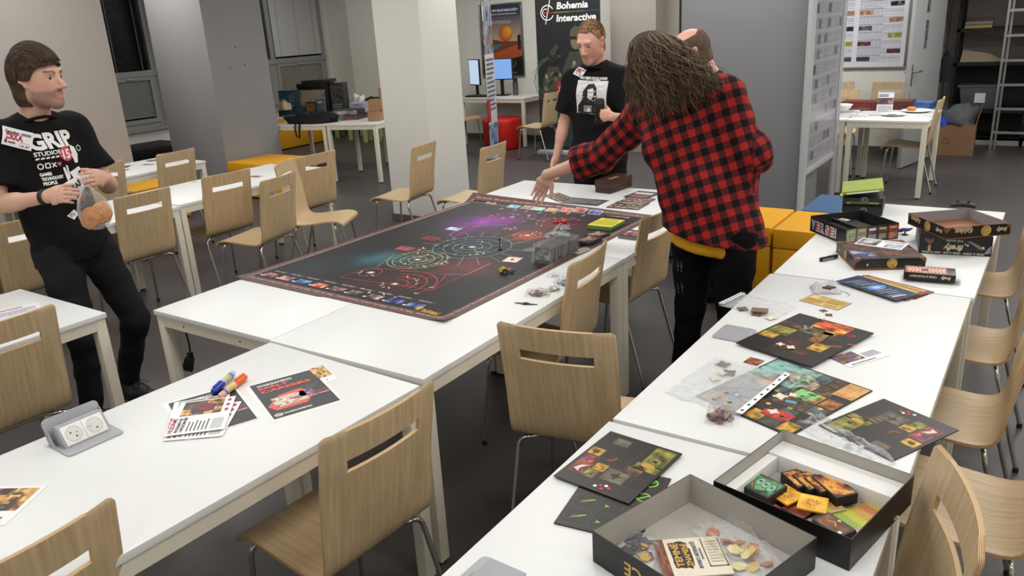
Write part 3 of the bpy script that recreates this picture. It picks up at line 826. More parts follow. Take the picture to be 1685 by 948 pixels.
class Head:
    def __init__(s, c, fwd, roll=0.0, sc=1.0, ear=.022, nose=.117, lid=.0185): s.ear, s.nose, s.lid = ear, nose, lid; s.c = np.array(c, float); s.R = basis(fwd, roll=roll); s.k = sc
    def p(s, x, y, z): return s.c + s.R @ (np.array([x, y, z]) * s.k)
    def grow(s, F, neck):
        k = s.k; P = s.p; R = s.R
        F.ell(P(0, -.012, .035), R, (.076 * k, .098 * k, .088 * k), .02)
        F.ell(P(0, .02, -.025), R, (.064 * k, .078 * k, .088 * k), .03)
        F.cone(P(-.045, .0, -.065), P(-.012, .067, -.097), .026 * k, .020 * k, .03)
        F.cone(P(.045, .0, -.065), P(.012, .067, -.097), .026 * k, .020 * k, .03)
        F.ell(P(0, .072, -.099), R, (.022 * k, .018 * k, .018 * k), .02)
        F.cone(P(-.034, .083, .034), P(.034, .083, .034), .014 * k, .014 * k, .016)
        for q in (-1, 1):
            F.ell(P(q * .032, .105, .010), R, (.017 * k, .018 * k, .011 * k), .012, sub=True)
            F.cone(P(q * .021, .084, s.lid), P(q * .044, .079, s.lid - .002), .0060 * k, .0050 * k, .004)
            F.cone(P(q * .022, .085, .0015), P(q * .043, .080, .0025), .0045 * k, .004 * k, .004)
            F.ell(P(q * .011, .104, -.031), R, (.0075 * k, .010 * k, .007 * k), .008)
            F.cone(P(q * .0765, -.012, s.ear), P(q * .074, -.004, -.026), .011 * k, .0085 * k, .008)
            F.cone(P(q * .083, -.022, s.ear), P(q * .080, -.017, -.008), .0075 * k, .006 * k, .006)
            F.ell(P(q * .084, -.006, .002), R, (.006 * k, .008 * k, .012 * k), .005, sub=True)
        F.cone(P(0, .090, .018), P(0, s.nose, -.025), .0092 * k, .0118 * k, .012)
        F.cone(P(-.015, .087, -.058), P(.015, .087, -.058), .0070 * k, .0070 * k, .010)
        F.cone(P(-.012, .086, -.071), P(.012, .086, -.071), .0080 * k, .0080 * k, .010)
        F.cone(P(-.020, .0955, -.0645), P(.020, .0955, -.0645), .0018 * k, .0018 * k, .003, sub=True)
        F.cone(P(0, -.028, -.05), neck, .058 * k, .063 * k, .03)
    def local(s, V): return ((V - s.c) @ s.R) / s.k
    def eyes(s, parent, off, iris=(0.12, 0.16, 0.2), look=(0, 1, -.05), half=0.0):
        for q in (-1, 1):
            mb = MB(); c = Vector(s.p(q * .0325, .0775, .0105)) - Vector(off); r = .0122 * s.k
            l = nv(s.R @ np.array(look, float)); Rq = basis(l)
            cols = []
            vs = []; fs = []; n, m = 14, 10
            for i in range(m + 1):
                t = PI * i / m
                for j in range(n):
                    a = 2 * PI * j / n; d = Rq @ np.array([math.sin(t) * math.cos(a), math.cos(t), math.sin(t) * math.sin(a)])
                    vs.append(c + Vector(d) * r)
                    cols.append((.01, .01, .01) if i <= 1 else (iris if i <= 2 else (.42, .38, .35)))
            for i in range(m):
                for j in range(n):
                    j2 = (j + 1) % n; fs.append((i * n + j, (i + 1) * n + j, (i + 1) * n + j2, i * n + j2))
            me = bpy.data.meshes.new('eye'); me.from_pydata(vs, [], fs); at = me.color_attributes.new('Col', 'FLOAT_COLOR', 'POINT')
            at.data.foreach_set('color', [x for cc in cols for x in (*cc, 1)])
            me.materials.append(attr_mat('eye_surface', 0.12)); me.polygons.foreach_set('use_smooth', [True] * len(fs))
            link(bpy.data.objects.new('eye', me), parent)
    def skin_cols(s, V, base, lip, brow, stub=None, red=0.25):
        L = s.local(V); x, y, z = L[:, 0], L[:, 1], L[:, 2]; ax_ = np.abs(x)
        C = np.tile(np.array(base), (len(V), 1))
        inh = (np.abs(z) < .2) & (np.abs(x) < .12) & (y > -.15)
        def g(cx, cy, cz, r, mirror=True):
            xx = ax_ if mirror else x
            return np.exp(-(((xx - cx) ** 2 + (y - cy) ** 2 + (z - cz) ** 2) / r ** 2)) * inh
        flush = np.clip(g(.045, .07, -.03, .028) + g(0, .12, -.03, .02) + .6 * g(.08, -.01, 0, .03), 0, 1) * red
        C = C * (1 - flush[:, None]) + np.array([base[0] * 1.0, base[1] * .55, base[2] * .5]) * flush[:, None]
        lp = ((np.abs(z + .0645) < .0110) & (ax_ < .021) & (y > .078)) * inh
        C = np.where((lp > 0)[:, None], np.array(lip) * .5 + C * .5, C)
        bt = np.clip((ax_ - .012) / .035, 0, 1); bz = .031 + .006 * np.sin(bt * 2.2)
        bm = (np.abs(z - bz) < .0062 - .0025 * bt) & (ax_ > .012) & (ax_ < .05) & (y > .05) & inh
        C = np.where(bm[:, None], np.array(brow) * .75 + C * .25, C)
        if stub is not None:
            sm = np.clip((-.038 - z + .55 * np.clip(.03 - y, 0, .1)) / .02, 0, 1) * np.clip((y + .01) / .03, 0, 1) * np.clip((z + .135) / .02, 0, 1) * inh * (ax_ < .085)
            mous = np.exp(-((z + .047) / .007) ** 2) * (ax_ < .028) * (y > .08) * inh
            sm = np.clip(sm * .85 + mous * .6, 0, .68) * (1 - .9 * lp)
            C = C * (1 - sm[:, None]) + np.array(stub) * sm[:, None]
        return C
def hand(F, wr, hdir, nrm, side, curl=(25, 40, 30), spread=0.0, thumb=(.55, .75, .35), sc=1.0, curls=None):
    """wr wrist; hdir along the palm; nrm palm side; thumb on +side"""
    h = nv(hdir); n = np.array(nrm, float); n = nv(n - h * (n @ h)); t = np.cross(n, h)
    if t @ np.array(side, float) < 0: t = -t
    wr = np.array(wr, float); k = sc
    F.ecap(wr, wr + h * .05 * k, t, .026 * k, .036 * k, .019 * k, .015 * k, .015)
    F.ecap(wr + h * .045 * k, wr + h * .085 * k, t, .036 * k, .037 * k, .015 * k, .0125 * k, .012)
    tips = []
    for i, (o, L, r) in enumerate(((.0285, .073, .0088), (.0098, .081, .0090), (-.0095, .075, .0086), (-.0275, .059, .0078))):
        p = wr + h * (.088 - .004 * abs(i - 1.2)) * k + t * o * k; d = nv(h + t * spread * (1.3 - i))
        cs = curls[i] if curls else curl
        for j, f in enumerate((.45, .31, .24)):
            a = math.radians(cs[j]); d = nv(d * math.cos(a) + n * math.sin(a)) if j == 0 else nv(d * math.cos(a) + nv(n - d * (n @ d)) * math.sin(a))
            q = p + d * L * f * k
            F.cone(p, q, (r - .0006 * j) * k, (r - .0006 * (j + 1)) * k, .0035); p = q
        tips.append(p)
    p = wr + h * .022 * k + t * .026 * k; d = nv(h * thumb[0] + t * thumb[1] + n * thumb[2])
    F.cone(p - d * .01, p + d * .036 * k, .0145 * k, .0115 * k, .010); p = p + d * .036 * k
    d2 = nv(d + h * .55 + n * .15); q = p + d2 * .030 * k; F.cone(p, q, .0105 * k, .0096 * k, .004)
    d3 = nv(d2 + n * .25); F.cone(q, q + d3 * .024 * k, .0096 * k, .0078 * k, .004)
    return tips
def limb(F, a, b, c, r, k=0.02):
    F.cone(a, b, r[0], r[1], k); F.cone(b, c, r[2], r[3], k)

SK1 = rgb(214, 168, 146); LIP = rgb(176, 96, 88)
M_SKIN = attr_mat('skin', 0.5, bump=0.04, bscale=350, sss=0.06, spec=0.4)
M_HAIR = attr_mat('hair_strands', 0.6, spec=0.2)
M_TEE = mat('black_cotton', rgb(22, 21, 22), 0.9, var=0.15, vscale=30, bump=0.25, bscale=500, spec=0.2)
M_JEAN = mat('black_denim', rgb(30, 30, 32), 0.85, var=0.25, vscale=14, bump=0.3, bscale=600, spec=0.2)
M_NAVY = mat('navy_jersey', rgb(26, 29, 44), 0.85, var=0.1, vscale=20, bump=0.2, bscale=500, spec=0.2)
M_SHOE = mat('black_shoe', rgb(22, 22, 23), 0.55)
M_SOLE = mat('shoe_sole', rgb(38, 37, 36), 0.7)
M_LACE = mat('shoe_lace', rgb(60, 60, 62), 0.8)

def shoe(parent, off, ankle, toe, sc=1.0, lace=None):
    a = np.array(ankle, float); t = np.array(toe, float); d = t - a; d[2] = 0; d = nv(d); s_ = np.array([-d[1], d[0], 0])
    F = Field(axis(min(a[0], t[0]) - .13, max(a[0], t[0]) + .13, .007), axis(min(a[1], t[1]) - .13, max(a[1], t[1]) + .13, .007), axis(-.02, .2, .007))
    h0 = np.array([a[0], a[1], 0]) - d * .045
    F.ecap(h0 + np.array([0, 0, .045]), h0 + d * .12 + np.array([0, 0, .045]), s_, .037, .045, .045, .04, .02)
    F.ecap(h0 + d * .1 + np.array([0, 0, .036]), h0 + d * .235 + np.array([0, 0, .03]), s_, .047, .040, .036, .026, .03)
    F.cone(np.array([a[0], a[1], .06]), np.array([a[0], a[1], .115]), .047, .045, .03)
    F.cut((0, 0, .012), (0, 0, 1))
    V, Q = F.mesh(); sh, _ = field_obj('shoe', V, Q, M_SHOE, parent, off, 1)
    F2 = Field(F.ax[0], F.ax[1], axis(-.02, .06, .006))
    F2.ecap(h0 + np.array([0, 0, .012]), h0 + d * .24 + np.array([0, 0, .012]), s_, .042, .043, .05, .05, .01)
    F2.cut((0, 0, 0.001), (0, 0, 1)); F2.cut((0, 0, .024), (0, 0, -1))
    V, Q = F2.mesh(); field_obj('sole', V, Q, M_SOLE, sh, off if False else off, 0)
    mb = MB(); base = h0 + d * .10
    for i in range(4):
        c = base + d * .026 * i + np.array([0, 0, .083 - .006 * i]); mb.tube([c - s_ * .024 - np.array([0, 0, .008]), c + np.array([0, 0, .004]), c + s_ * .024 - np.array([0, 0, .008])], .0028, 5)
    c = base + np.array([0, 0, .09])
    for q in (-1, 1): mb.tube([c, c + s_ * q * .03 + d * .03 + np.array([0, 0, .012]), c + s_ * q * .045 + d * .055, c + s_ * q * .02 + d * .03 - np.array([0, 0, .004]), c], .0026, 5)
    mb.v = [tuple(Vector(p) - Vector(off)) for p in mb.v]
    mb.build('laces', lace or M_LACE, sh)
    return sh
def on_body(canvas, name, parent, off, V, Q, o, ux, uy, m, lift=0.004, seg=0.03, root=None):
    """lay a print onto a body surface: every ink point is dropped onto the cloth along the print's normal"""
    bv = BVHTree.FromPolygons([tuple(p) for p in V], [tuple(q) for q in Q])
    ux = Vector(ux).normalized(); n = ux.cross(Vector(uy)).normalized(); uy = n.cross(ux); o = Vector(o)
    bm = bmesh.new(); cl = bm.loops.layers.float_color.new('Col'); vs = [bm.verts.new(v) for v in canvas.v]
    for f, c in zip(canvas.f, canvas.c):
        try: face = bm.faces.new([vs[i] for i in f])
        except ValueError: continue
        for lp in face.loops: lp[cl] = (*c, 1)
    for _ in range(4):
        ed = [e for e in bm.edges if e.calc_length() > seg and max(abs(e.verts[0].co.x - e.verts[1].co.x), abs(e.verts[0].co.y - e.verts[1].co.y)) > seg]
        if not ed: break
        bmesh.ops.triangulate(bm, faces=[f for f in bm.faces if len(f.verts) > 4])
        bmesh.ops.subdivide_edges(bm, edges=[e for e in ed if e.is_valid], cuts=1, use_grid_fill=True)
    dead = []
    for v in bm.verts:
        p = o + ux * v.co.x + uy * v.co.y; h, nn, _, _ = bv.ray_cast(p + n * .3, -n, .6)
        if h is None: dead.append(v); continue
        v.co = h + n * (lift + v.co.z * .0007) - Vector(off)
    bmesh.ops.delete(bm, geom=dead, context='VERTS')
    me = bpy.data.meshes.new(name); bm.to_mesh(me); bm.free(); me.materials.append(m)
    ob = bpy.data.objects.new(name, me); return link(ob, parent)
def strands(name, parent, off, roots, m, r=.004, n=5, cols=None, seed=1):
    """many locks of hair in one mesh; each root = list of path points"""
    mb = MB(); cc = []; rr = random.Random(seed)
    for path in roots:
        v0 = len(mb.v); L = len(path); rs = [r * (1.0 - .75 * (i / (L - 1)) ** 2) for i in range(L)]
        mb.tube([Vector(p) - Vector(off) for p in path], rs, n, caps=False)
        c = cols[rr.randrange(len(cols))]; j = rr.uniform(.75, 1.2); cc += [tuple(x * j for x in c)] * (len(mb.v) - v0)
    me = mb.mesh(name, m); at = me.color_attributes.new('Col', 'FLOAT_COLOR', 'POINT')
    at.data.foreach_set('color', [x for c in cc for x in (*c, 1)])
    me.polygons.foreach_set('use_smooth', [True] * len(me.polygons))
    return link(bpy.data.objects.new(name, me), parent)
def collar(parent, off, c, ux, uy, rx, ry, m, r=.009, dip=0.02):
    c = Vector(c); ux = Vector(ux).normalized(); uy = Vector(uy).normalized(); up = ux.cross(uy).normalized()
    pts = [c + ux * math.cos(a) * rx + uy * math.sin(a) * ry - up * (dip * max(0, math.sin(a)) ** 2) - Vector(off) for a in [2 * PI * i / 36 for i in range(37)]]
    return MB().tube(pts, r, 7, caps=False, squash=(1, .6)).build('collar', m, parent, smooth=80)

def hair_cap(H, region, off_top, parent, off, base, name='hair', thick=.012, lump=.003, scale=(1, 1, 1), shift=(0, 0, 0)):
    k = H.k; c = H.c; m = .2 * k
    F = Field(*[axis(c[i] - m, c[i] + m, .0045) for i in range(3)])
    X, Y, Z = np.meshgrid(*F.ax, indexing='ij')
    P = np.stack([X, Y, Z], -1).reshape(-1, 3); L = H.local(P); x, y, z = L.T
    rx, ry, rz = (.078 + thick) * scale[0], (.100 + thick) * scale[1], (.090 + thick + off_top) * scale[2]
    d1 = (np.sqrt((x / rx) ** 2 + ((y + .014 - shift[1]) / ry) ** 2 + ((z - .034 - shift[2]) / rz) ** 2) - 1) * .08
    d2 = (np.sqrt((x / (.066 + thick)) ** 2 + ((y + .045) / (.055 + thick)) ** 2 + ((z + .045) / (.085 + thick)) ** 2) - 1) * .07
    d = smin(d1, d2, .02)
    d = d + lump * np.sin(x * 160 + 3 * np.sin(y * 40)) * np.sin(z * 60 + y * 50 + 2 * np.sin(x * 50))
    g = region(x, y, z)
    d = np.maximum(d, -g)
    F.F = (d * k).reshape(X.shape).astype(np.float32)
    V, Q = F.mesh()
    L = H.local(V); n = np.sin(L[:, 0] * 420 + 5 * np.sin(L[:, 1] * 60)) * .12 + np.sin(L[:, 2] * 90 + L[:, 0] * 230) * .1
    cols = np.array(base)[None, :] * (1 + n)[:, None]
    return field_obj(name, V, Q, M_HAIR, parent, off, 1, cols)
def swept(H, N, th0, span, ph, seed, thick, off_top, jitter=.08, keep=None, side_drop=0.0, lift=(1.0, 1.03)):
    """locks lying on the hair cap: each starts at angle th0 (0 = face, 90 = crown, 180 = back) and runs span degrees backwards"""
    r = random.Random(seed); out = []; rx, ry, rz = .078 + thick, .100 + thick, .090 + thick + off_top
    for _ in range(N):
        p0 = r.uniform(-ph, ph); a0 = math.radians(r.uniform(*th0)); a1 = a0 + math.radians(r.uniform(*span)); dp = r.uniform(-jitter, jitter); pts = []; R = r.uniform(*lift)
        for i in range(11):
            t = i / 10; th = a0 + (a1 - a0) * t; q = max(-1.42, min(1.42, p0 + dp * t + side_drop * t * (1 if p0 > 0 else -1)))
            x, y, z = rx * math.sin(q) * R, ry * math.cos(q) * math.cos(th) * R - .014, rz * math.cos(q) * math.sin(th) * R + .034 - .03 * t * abs(math.sin(q))
            if keep is None or keep(x, y, z): pts.append(H.p(x, y, z))
            elif pts: break
        if len(pts) > 4: out.append(pts)
    return out
def figure(name, label, loc, J, H, skin, tee, jean, ease=.014, bulk=1.0, sleeve=0.6, hem=None, hands=(), fine=(), noshirt=False, lace=None, legs=True, ripple=.006):
    off = np.array(loc, float)
    root = thing(name, label, 'person', loc)
    A = {k: np.array(v, float) for k, v in J.items() if k not in ('side',)}
    sd = nv(J['side'])
    pts = np.array([v for v in A.values()] + [H.p(0, 0, .2)])
    lo, hi = pts.min(0) - .24, pts.max(0) + .22
    lo[2] = -.03
    hc = H.c; fx = [[], [], []]
    for c, r in [(hc, .15)] + list(fine):
        for i in range(3): fx[i].append((c[i] - r, c[i] + r, .0042))
    F = Field(axis(lo[0], hi[0], .013, fx[0]), axis(lo[1], hi[1], .013, fx[1]), axis(lo[2], hi[2], .014, fx[2]))
    B = bulk
    def torso(G, e, k=.03):
        G.ecap(A['pel'] - np.array([0, 0, .02]), A['wai'], sd, .152 * B + e, .140 * B + e, .112 * B + e, .102 * B + e, k)
        G.ecap(A['wai'], A['che'], sd, .140 * B + e, .158 * B + e, .102 * B + e, .108 * B + e, k)
        up = nv(A['nek'] - A['che'])
        G.ecap(A['che'], A['nek'] - up * .085, sd, .155 * B + e, .125 * B + e, .106 * B + e, .075 * B + e, k)
        for s_ in 'RL':
            G.cone(A['nek'] - up * .035, A['sh' + s_], .045 + e, .054 + e, .045)
            G.cone(A['sh' + s_], A['sh' + s_] * .6 + A['che'] * .4 - up * .02, .055 + e, .06 + e, .05)
    torso(F, 0)
    for s_ in 'RL':
        limb(F, A['sh' + s_], A['el' + s_], A['wr' + s_], (.052, .041, .044, .0265), .02)
        el, wr = A['el' + s_], A['wr' + s_]
        F.cone(el * .75 + wr * .25, el * .6 + wr * .4, .043, .040, .02)
        limb(F, A['hp' + s_], A['kn' + s_], A['an' + s_], (.088 * B, .056, .056, .038), .03)
    for (wr, hd, nr, side_, kw) in hands: hand(F, A[wr], hd, nr, side_, **kw)
    H.grow(F, A['nek'] - np.array([0, 0, .02]))
    V, Q = F.mesh()
    cols = H.skin_cols(V, **skin)
    # hands a little redder at the finger ends
    body, Vb = field_obj('body', V, Q, M_SKIN, root, off, 0, cols)
    # shirt
    S = Field(axis(lo[0], hi[0], .0095), axis(lo[1], hi[1], .0095), axis(max(.55, lo[2]), hi[2] - .1, .0095))
    torso(S, ease)
    if hem is not None:
        S.ecap(A['pel'] - np.array([0, 0, .1]), A['pel'], sd, .158 * B + ease, .156 * B + ease, .124 * B + ease, .116 * B + ease, .02)
    for s_ in 'RL':
        sh, el, wr = A['sh' + s_], A['el' + s_], A['wr' + s_]
        sl = sleeve[s_] if isinstance(sleeve, dict) else sleeve
        if sl <= 1: S.cone(sh, sh + (el - sh) * sl, .056 + ease, .060 + ease * 1.25, .035, flat=True)
        else:
            S.cone(sh, el, .056 + ease, .05 + ease, .035); S.cone(el, el + (wr - el) * (sl - 1), .05 + ease, .047 + ease * .8, .02, flat=True)
    S.ripple(ripple, 23, 27, 31, 1.3); S.ripple(ripple * .5, 51, 47, 60, 0.4)
    if hem is not None: S.cut(hem[0], hem[1])
    up = nv(A['nek'] - A['che'])
    VS, QS = S.mesh()
    shirt, VSs = field_obj('shirt', VS, QS, tee, root, off, 2)
    # trousers
    T = Field(axis(lo[0], hi[0], .0105), axis(lo[1], hi[1], .0105), axis(0.0, A['wai'][2] + .03, .0105))
    T.ecap(A['pel'] - np.array([0, 0, .03]), A['pel'] * .5 + A['wai'] * .5, sd, .160 * B, .150 * B, .122 * B, .112 * B, .03)
    for s_ in 'RL':
        h, kn, an = A['hp' + s_], A['kn' + s_], A['an' + s_]
        T.cone(h, kn, .098 * B, .068, .03); T.cone(kn, kn + (an - kn) * .97, .067, .054, .025, flat=True)
    T.ripple(.005, 20, 24, 42, .7); T.ripple(.003, 40, 44, 75, 2.1)
    VT, QT = T.mesh()
    tr, _ = field_obj('trousers', VT, QT, jean, root, off, 1)
    for s_ in 'RL': shoe(root, off, A['an' + s_], A['to' + s_], lace=lace)
    return root, off, (VSs, QS), (V, Q), A

# ---- the man at the left with the pastry bag
Hj = Head((-3.950, 1.895, 1.698), (.90, .42, -.05), roll=0.0, sc=1.07, ear=-.004, nose=.121, lid=.0170)
J = dict(pel=(-3.945, 1.865, .925), wai=(-4.005, 1.87, 1.08), che=(-4.06, 1.88, 1.32), nek=(-4.045, 1.88, 1.525),
         shR=(-4.06, 1.70, 1.445), elR=(-3.99, 1.60, 1.165), wrR=(-3.735, 1.712, 1.198),
         shL=(-4.09, 2.065, 1.44), elL=(-3.985, 2.13, 1.155), wrL=(-3.70, 1.965, 1.235),
         hpR=(-3.93, 1.775, .90), knR=(-3.78, 1.735, .49), anR=(-3.845, 1.725, .095), toR=(-3.60, 1.745, .0),
         hpL=(-3.93, 1.955, .90), knL=(-3.80, 2.02, .49), anL=(-4.0, 2.01, .095), toL=(-3.78, 2.05, .0), side=(0, 1, 0))
pj, oj, SHj, BDj, Aj = figure('person', 'standing man in black printed shirt at left, holding a clear bag of pastries', (-3.93, 1.87, 0), J, Hj,
    dict(base=SK1, lip=LIP, brow=rgb(60, 46, 38), stub=rgb(120, 92, 78), red=.3), M_TEE, M_JEAN, ease=.022, bulk=1.03, sleeve=.72, hem=((-3.95, 1.865, .845), (-.05, -.08, 1)),
    hands=[('wrR', (.86, .22, .10), (.05, .9, -.35), (0, .1, 1), dict(curls=[(28, 32, 20), (30, 36, 22), (34, 38, 22), (38, 40, 24)], thumb=(.85, .45, .45))),
           ('wrL', (.62, -.72, .22), (-.55, -.55, -.1), (-.2, .1, 1), dict(curls=[(50, 60, 40)] * 4, thumb=(.8, .35, .6)))],
    fine=[(np.array((-3.63, 1.76, 1.22)), .09), (np.array((-3.62, 1.88, 1.26)), .08)])
Hj.eyes(pj, oj, iris=(.05, .035, .025), look=(.05, 1, -.05))
hb = rgb(74, 58, 47)
def reg_j(x, y, z):
    top = z - (.060 + .50 * np.clip(y - .045, 0, .1) - .55 * np.clip(np.abs(x) - .035, 0, .06))
    back = np.minimum(-y + .018 + .55 * np.clip(z - .0, -.01, .06), z + .112)
    ear = np.maximum(np.abs(z + .028) - .028, np.abs(y - .002) - .018)
    return np.minimum(np.maximum(top, back), np.where(np.abs(x) > .06, ear, 1))
hair_cap(Hj, reg_j, .010, pj, oj, hb, thick=.014, lump=.002)
def kj(x, y, z): return z > -.10 and (y < .03 or z > .047) and not (abs(x) > .07 and -.03 < y < .03 and z < .006)
strands('hair_locks', pj, oj, swept(Hj, 1100, (14, 48), (80, 130), 1.15, 3, .014, .010, keep=kj, side_drop=.25) + swept(Hj, 700, (70, 130), (60, 90), 1.3, 8, .014, .010, keep=kj, side_drop=.15, lift=(1.0, 1.02)) + swept(Hj, 300, (22, 40), (60, 100), .6, 18, .016, .016, keep=lambda x, y, z: z > .06, jitter=.25, lift=(1.02, 1.06)),
        M_HAIR, r=.0030, n=4, cols=[rgb(70, 55, 46), rgb(58, 46, 38), rgb(86, 69, 57), rgb(76, 60, 49)], seed=5)
collar(pj, oj, (-4.04, 1.88, 1.515), (0, 1, 0), (1, 0, -.12), .083, .083, M_TEE, r=.012, dip=.025)

# ---- the man in the middle with the can
Hh = Head((-2.668, 4.88, 1.672), (.0, -.93, -.40), roll=-.05, sc=1.06, lid=.0150)
J = dict(pel=(-2.68, 5.0, .95), wai=(-2.68, 4.985, 1.10), che=(-2.665, 4.975, 1.32), nek=(-2.655, 4.965, 1.515),
         shR=(-2.855, 4.97, 1.405), elR=(-2.935, 4.955, 1.12), wrR=(-2.985, 4.90, .87),
         shL=(-2.455, 4.975, 1.41), elL=(-2.375, 4.93, 1.15), wrL=(-2.425, 4.705, 1.205),
         hpR=(-2.78, 5.0, .90), knR=(-2.79, 4.98, .49), anR=(-2.80, 5.03, .095), toR=(-2.82, 4.8, 0),
         hpL=(-2.58, 5.0, .90), knL=(-2.57, 4.98, .49), anL=(-2.56, 5.03, .095), toL=(-2.54, 4.8, 0), side=(1, 0, 0))
ph, oh, SHh, BDh, Ah = figure('person', 'fair haired man in black shirt with a white photo print, holding a black can', (-2.68, 5.0, 0), J, Hh,
    dict(base=rgb(220, 168, 148), lip=rgb(184, 104, 98), brow=rgb(150, 112, 84), stub=rgb(190, 140, 115), red=.55), M_TEE, M_JEAN, ease=.026, bulk=1.14, sleeve=.74, hem=((-2.68, 5, .80), (0, 0, 1)),
    hands=[('wrR', (-.10, -.10, -1), (.75, -.3, 0), (.1, -1, 0), dict(curl=(18, 25, 18), thumb=(.9, .3, .3))),
           ('wrL', (-.97, -.06, .14), (.05, 1, 0), (0, 0, 1), dict(curls=[(22, 46, 36), (22, 46, 36), (24, 48, 36), (26, 50, 36)], thumb=(.55, .35, .75)))],
    fine=[(np.array((-2.50, 4.71, 1.22)), .1), (np.array((-3.0, 4.88, .8)), .1)])
Hh.eyes(ph, oh, iris=(.14, .2, .26), look=(-.1, 1, -.35))
def reg_h(x, y, z):
    top = z - (.090 + .7 * np.clip(y - .03, 0, .1) + .2 * np.clip(.05 - np.abs(x), 0, .05) * (y > .02) - .4 * np.clip(np.abs(x) - .05, 0, .05))
    back = np.minimum(-y + .008 + .55 * np.clip(z - .01, -.02, .07), z + .085)
    ear = np.maximum(np.abs(z - .0) - .032, np.abs(y + .008) - .02)
    return np.minimum(np.maximum(top, back), np.where(np.abs(x) > .06, ear, 1))
hair_cap(Hh, reg_h, .002, ph, oh, rgb(150, 118, 88), thick=.006, lump=.001)
def kh(x, y, z): return z > -.07 and (y < -.005 or z > .086 + .25 * max(0, y - .03)) and not (abs(x) > .06 and -.03 < y < .016 and z < .036)
strands('hair_locks', ph, oh, swept(Hh, 1800, (30, 175), (14, 30), 1.35, 13, .006, .002, jitter=.2, keep=kh, lift=(1.0, 1.05)),
        M_HAIR, r=.0022, n=4, cols=[rgb(158, 124, 92), rgb(140, 108, 80), rgb(176, 140, 104), rgb(122, 94, 70)], seed=6)
collar(ph, oh, (-2.655, 4.955, 1.492), (1, 0, 0), (0, -1, -.15), .088, .092, M_TEE, r=.012, dip=.03)

# ---- the bald man behind
Hb = Head((-1.893, 4.72, 1.588), (-.80, -.50, -.42), roll=0, sc=1.12)
J = dict(pel=(-1.70, 4.86, .93), wai=(-1.71, 4.86, 1.08), che=(-1.72, 4.85, 1.28), nek=(-1.745, 4.80, 1.475),
         shR=(-1.80, 5.0, 1.40), elR=(-1.82, 5.04, 1.10), wrR=(-1.93, 4.93, .92),
         shL=(-1.58, 4.70, 1.385), elL=(-1.54, 4.70, 1.08), wrL=(-1.66, 4.745, .90),
         hpR=(-1.72, 4.94, .88), knR=(-1.73, 4.93, .48), anR=(-1.70, 4.92, .095), toR=(-1.93, 4.90, 0),
         hpL=(-1.68, 4.79, .88), knL=(-1.69, 4.80, .48), anL=(-1.66, 4.80, .095), toL=(-1.89, 4.74, 0), side=(.52, -.85, 0))
J = {k: ((v[0] - .055, v[1], v[2] - (.025 if v[2] > 1 else 0)) if k != 'side' else v) for k, v in J.items()}
pb, ob_, SHb, BDb, Ab = figure('person', 'balding man in navy top looking down, behind the man in the checked shirt', (-1.70, 4.86, 0), J, Hb,
    dict(base=rgb(222, 172, 150), lip=LIP, brow=rgb(120, 92, 74), stub=rgb(160, 120, 100), red=.4), M_NAVY, M_JEAN, ease=.02, bulk=1.0, sleeve=1.85, hem=((-1.7, 4.86, .84), (0, 0, 1)),
    hands=[('wrR', (-.8, -.2, -.5), (.2, -.7, -.6), (0, 0, 1), {}), ('wrL', (-.85, .1, -.5), (0, .7, -.6), (0, 0, 1), {})],
    fine=[(np.array((-1.98, 4.91, .88)), .09), (np.array((-1.72, 4.75, .86)), .08)], lace=M_WHITE)
Hb.eyes(pb, ob_, look=(0, 1, -.4))
def reg_b(x, y, z):
    side_ = np.minimum(np.minimum(-y + .035 - .35 * np.clip(.05 - z, 0, .1) , z + .075), .085 - z + .55 * np.clip(-y - .05, 0, .06))
    ear = np.maximum(np.abs(z - .0) - .032, np.abs(y + .008) - .02)
    inner = np.maximum(np.abs(x) - .045 - .0 * y, -y - .06)
    return np.minimum(np.minimum(side_, inner), np.where(np.abs(x) > .06, ear, 1))
hair_cap(Hb, reg_b, -.002, pb, ob_, rgb(96, 74, 60), thick=.004, lump=.0012)
collar(pb, ob_, (-1.80, 4.795, 1.430), (.52, -.85, 0), (-.85, -.52, -.15), .078, .08, M_NAVY, r=.011)

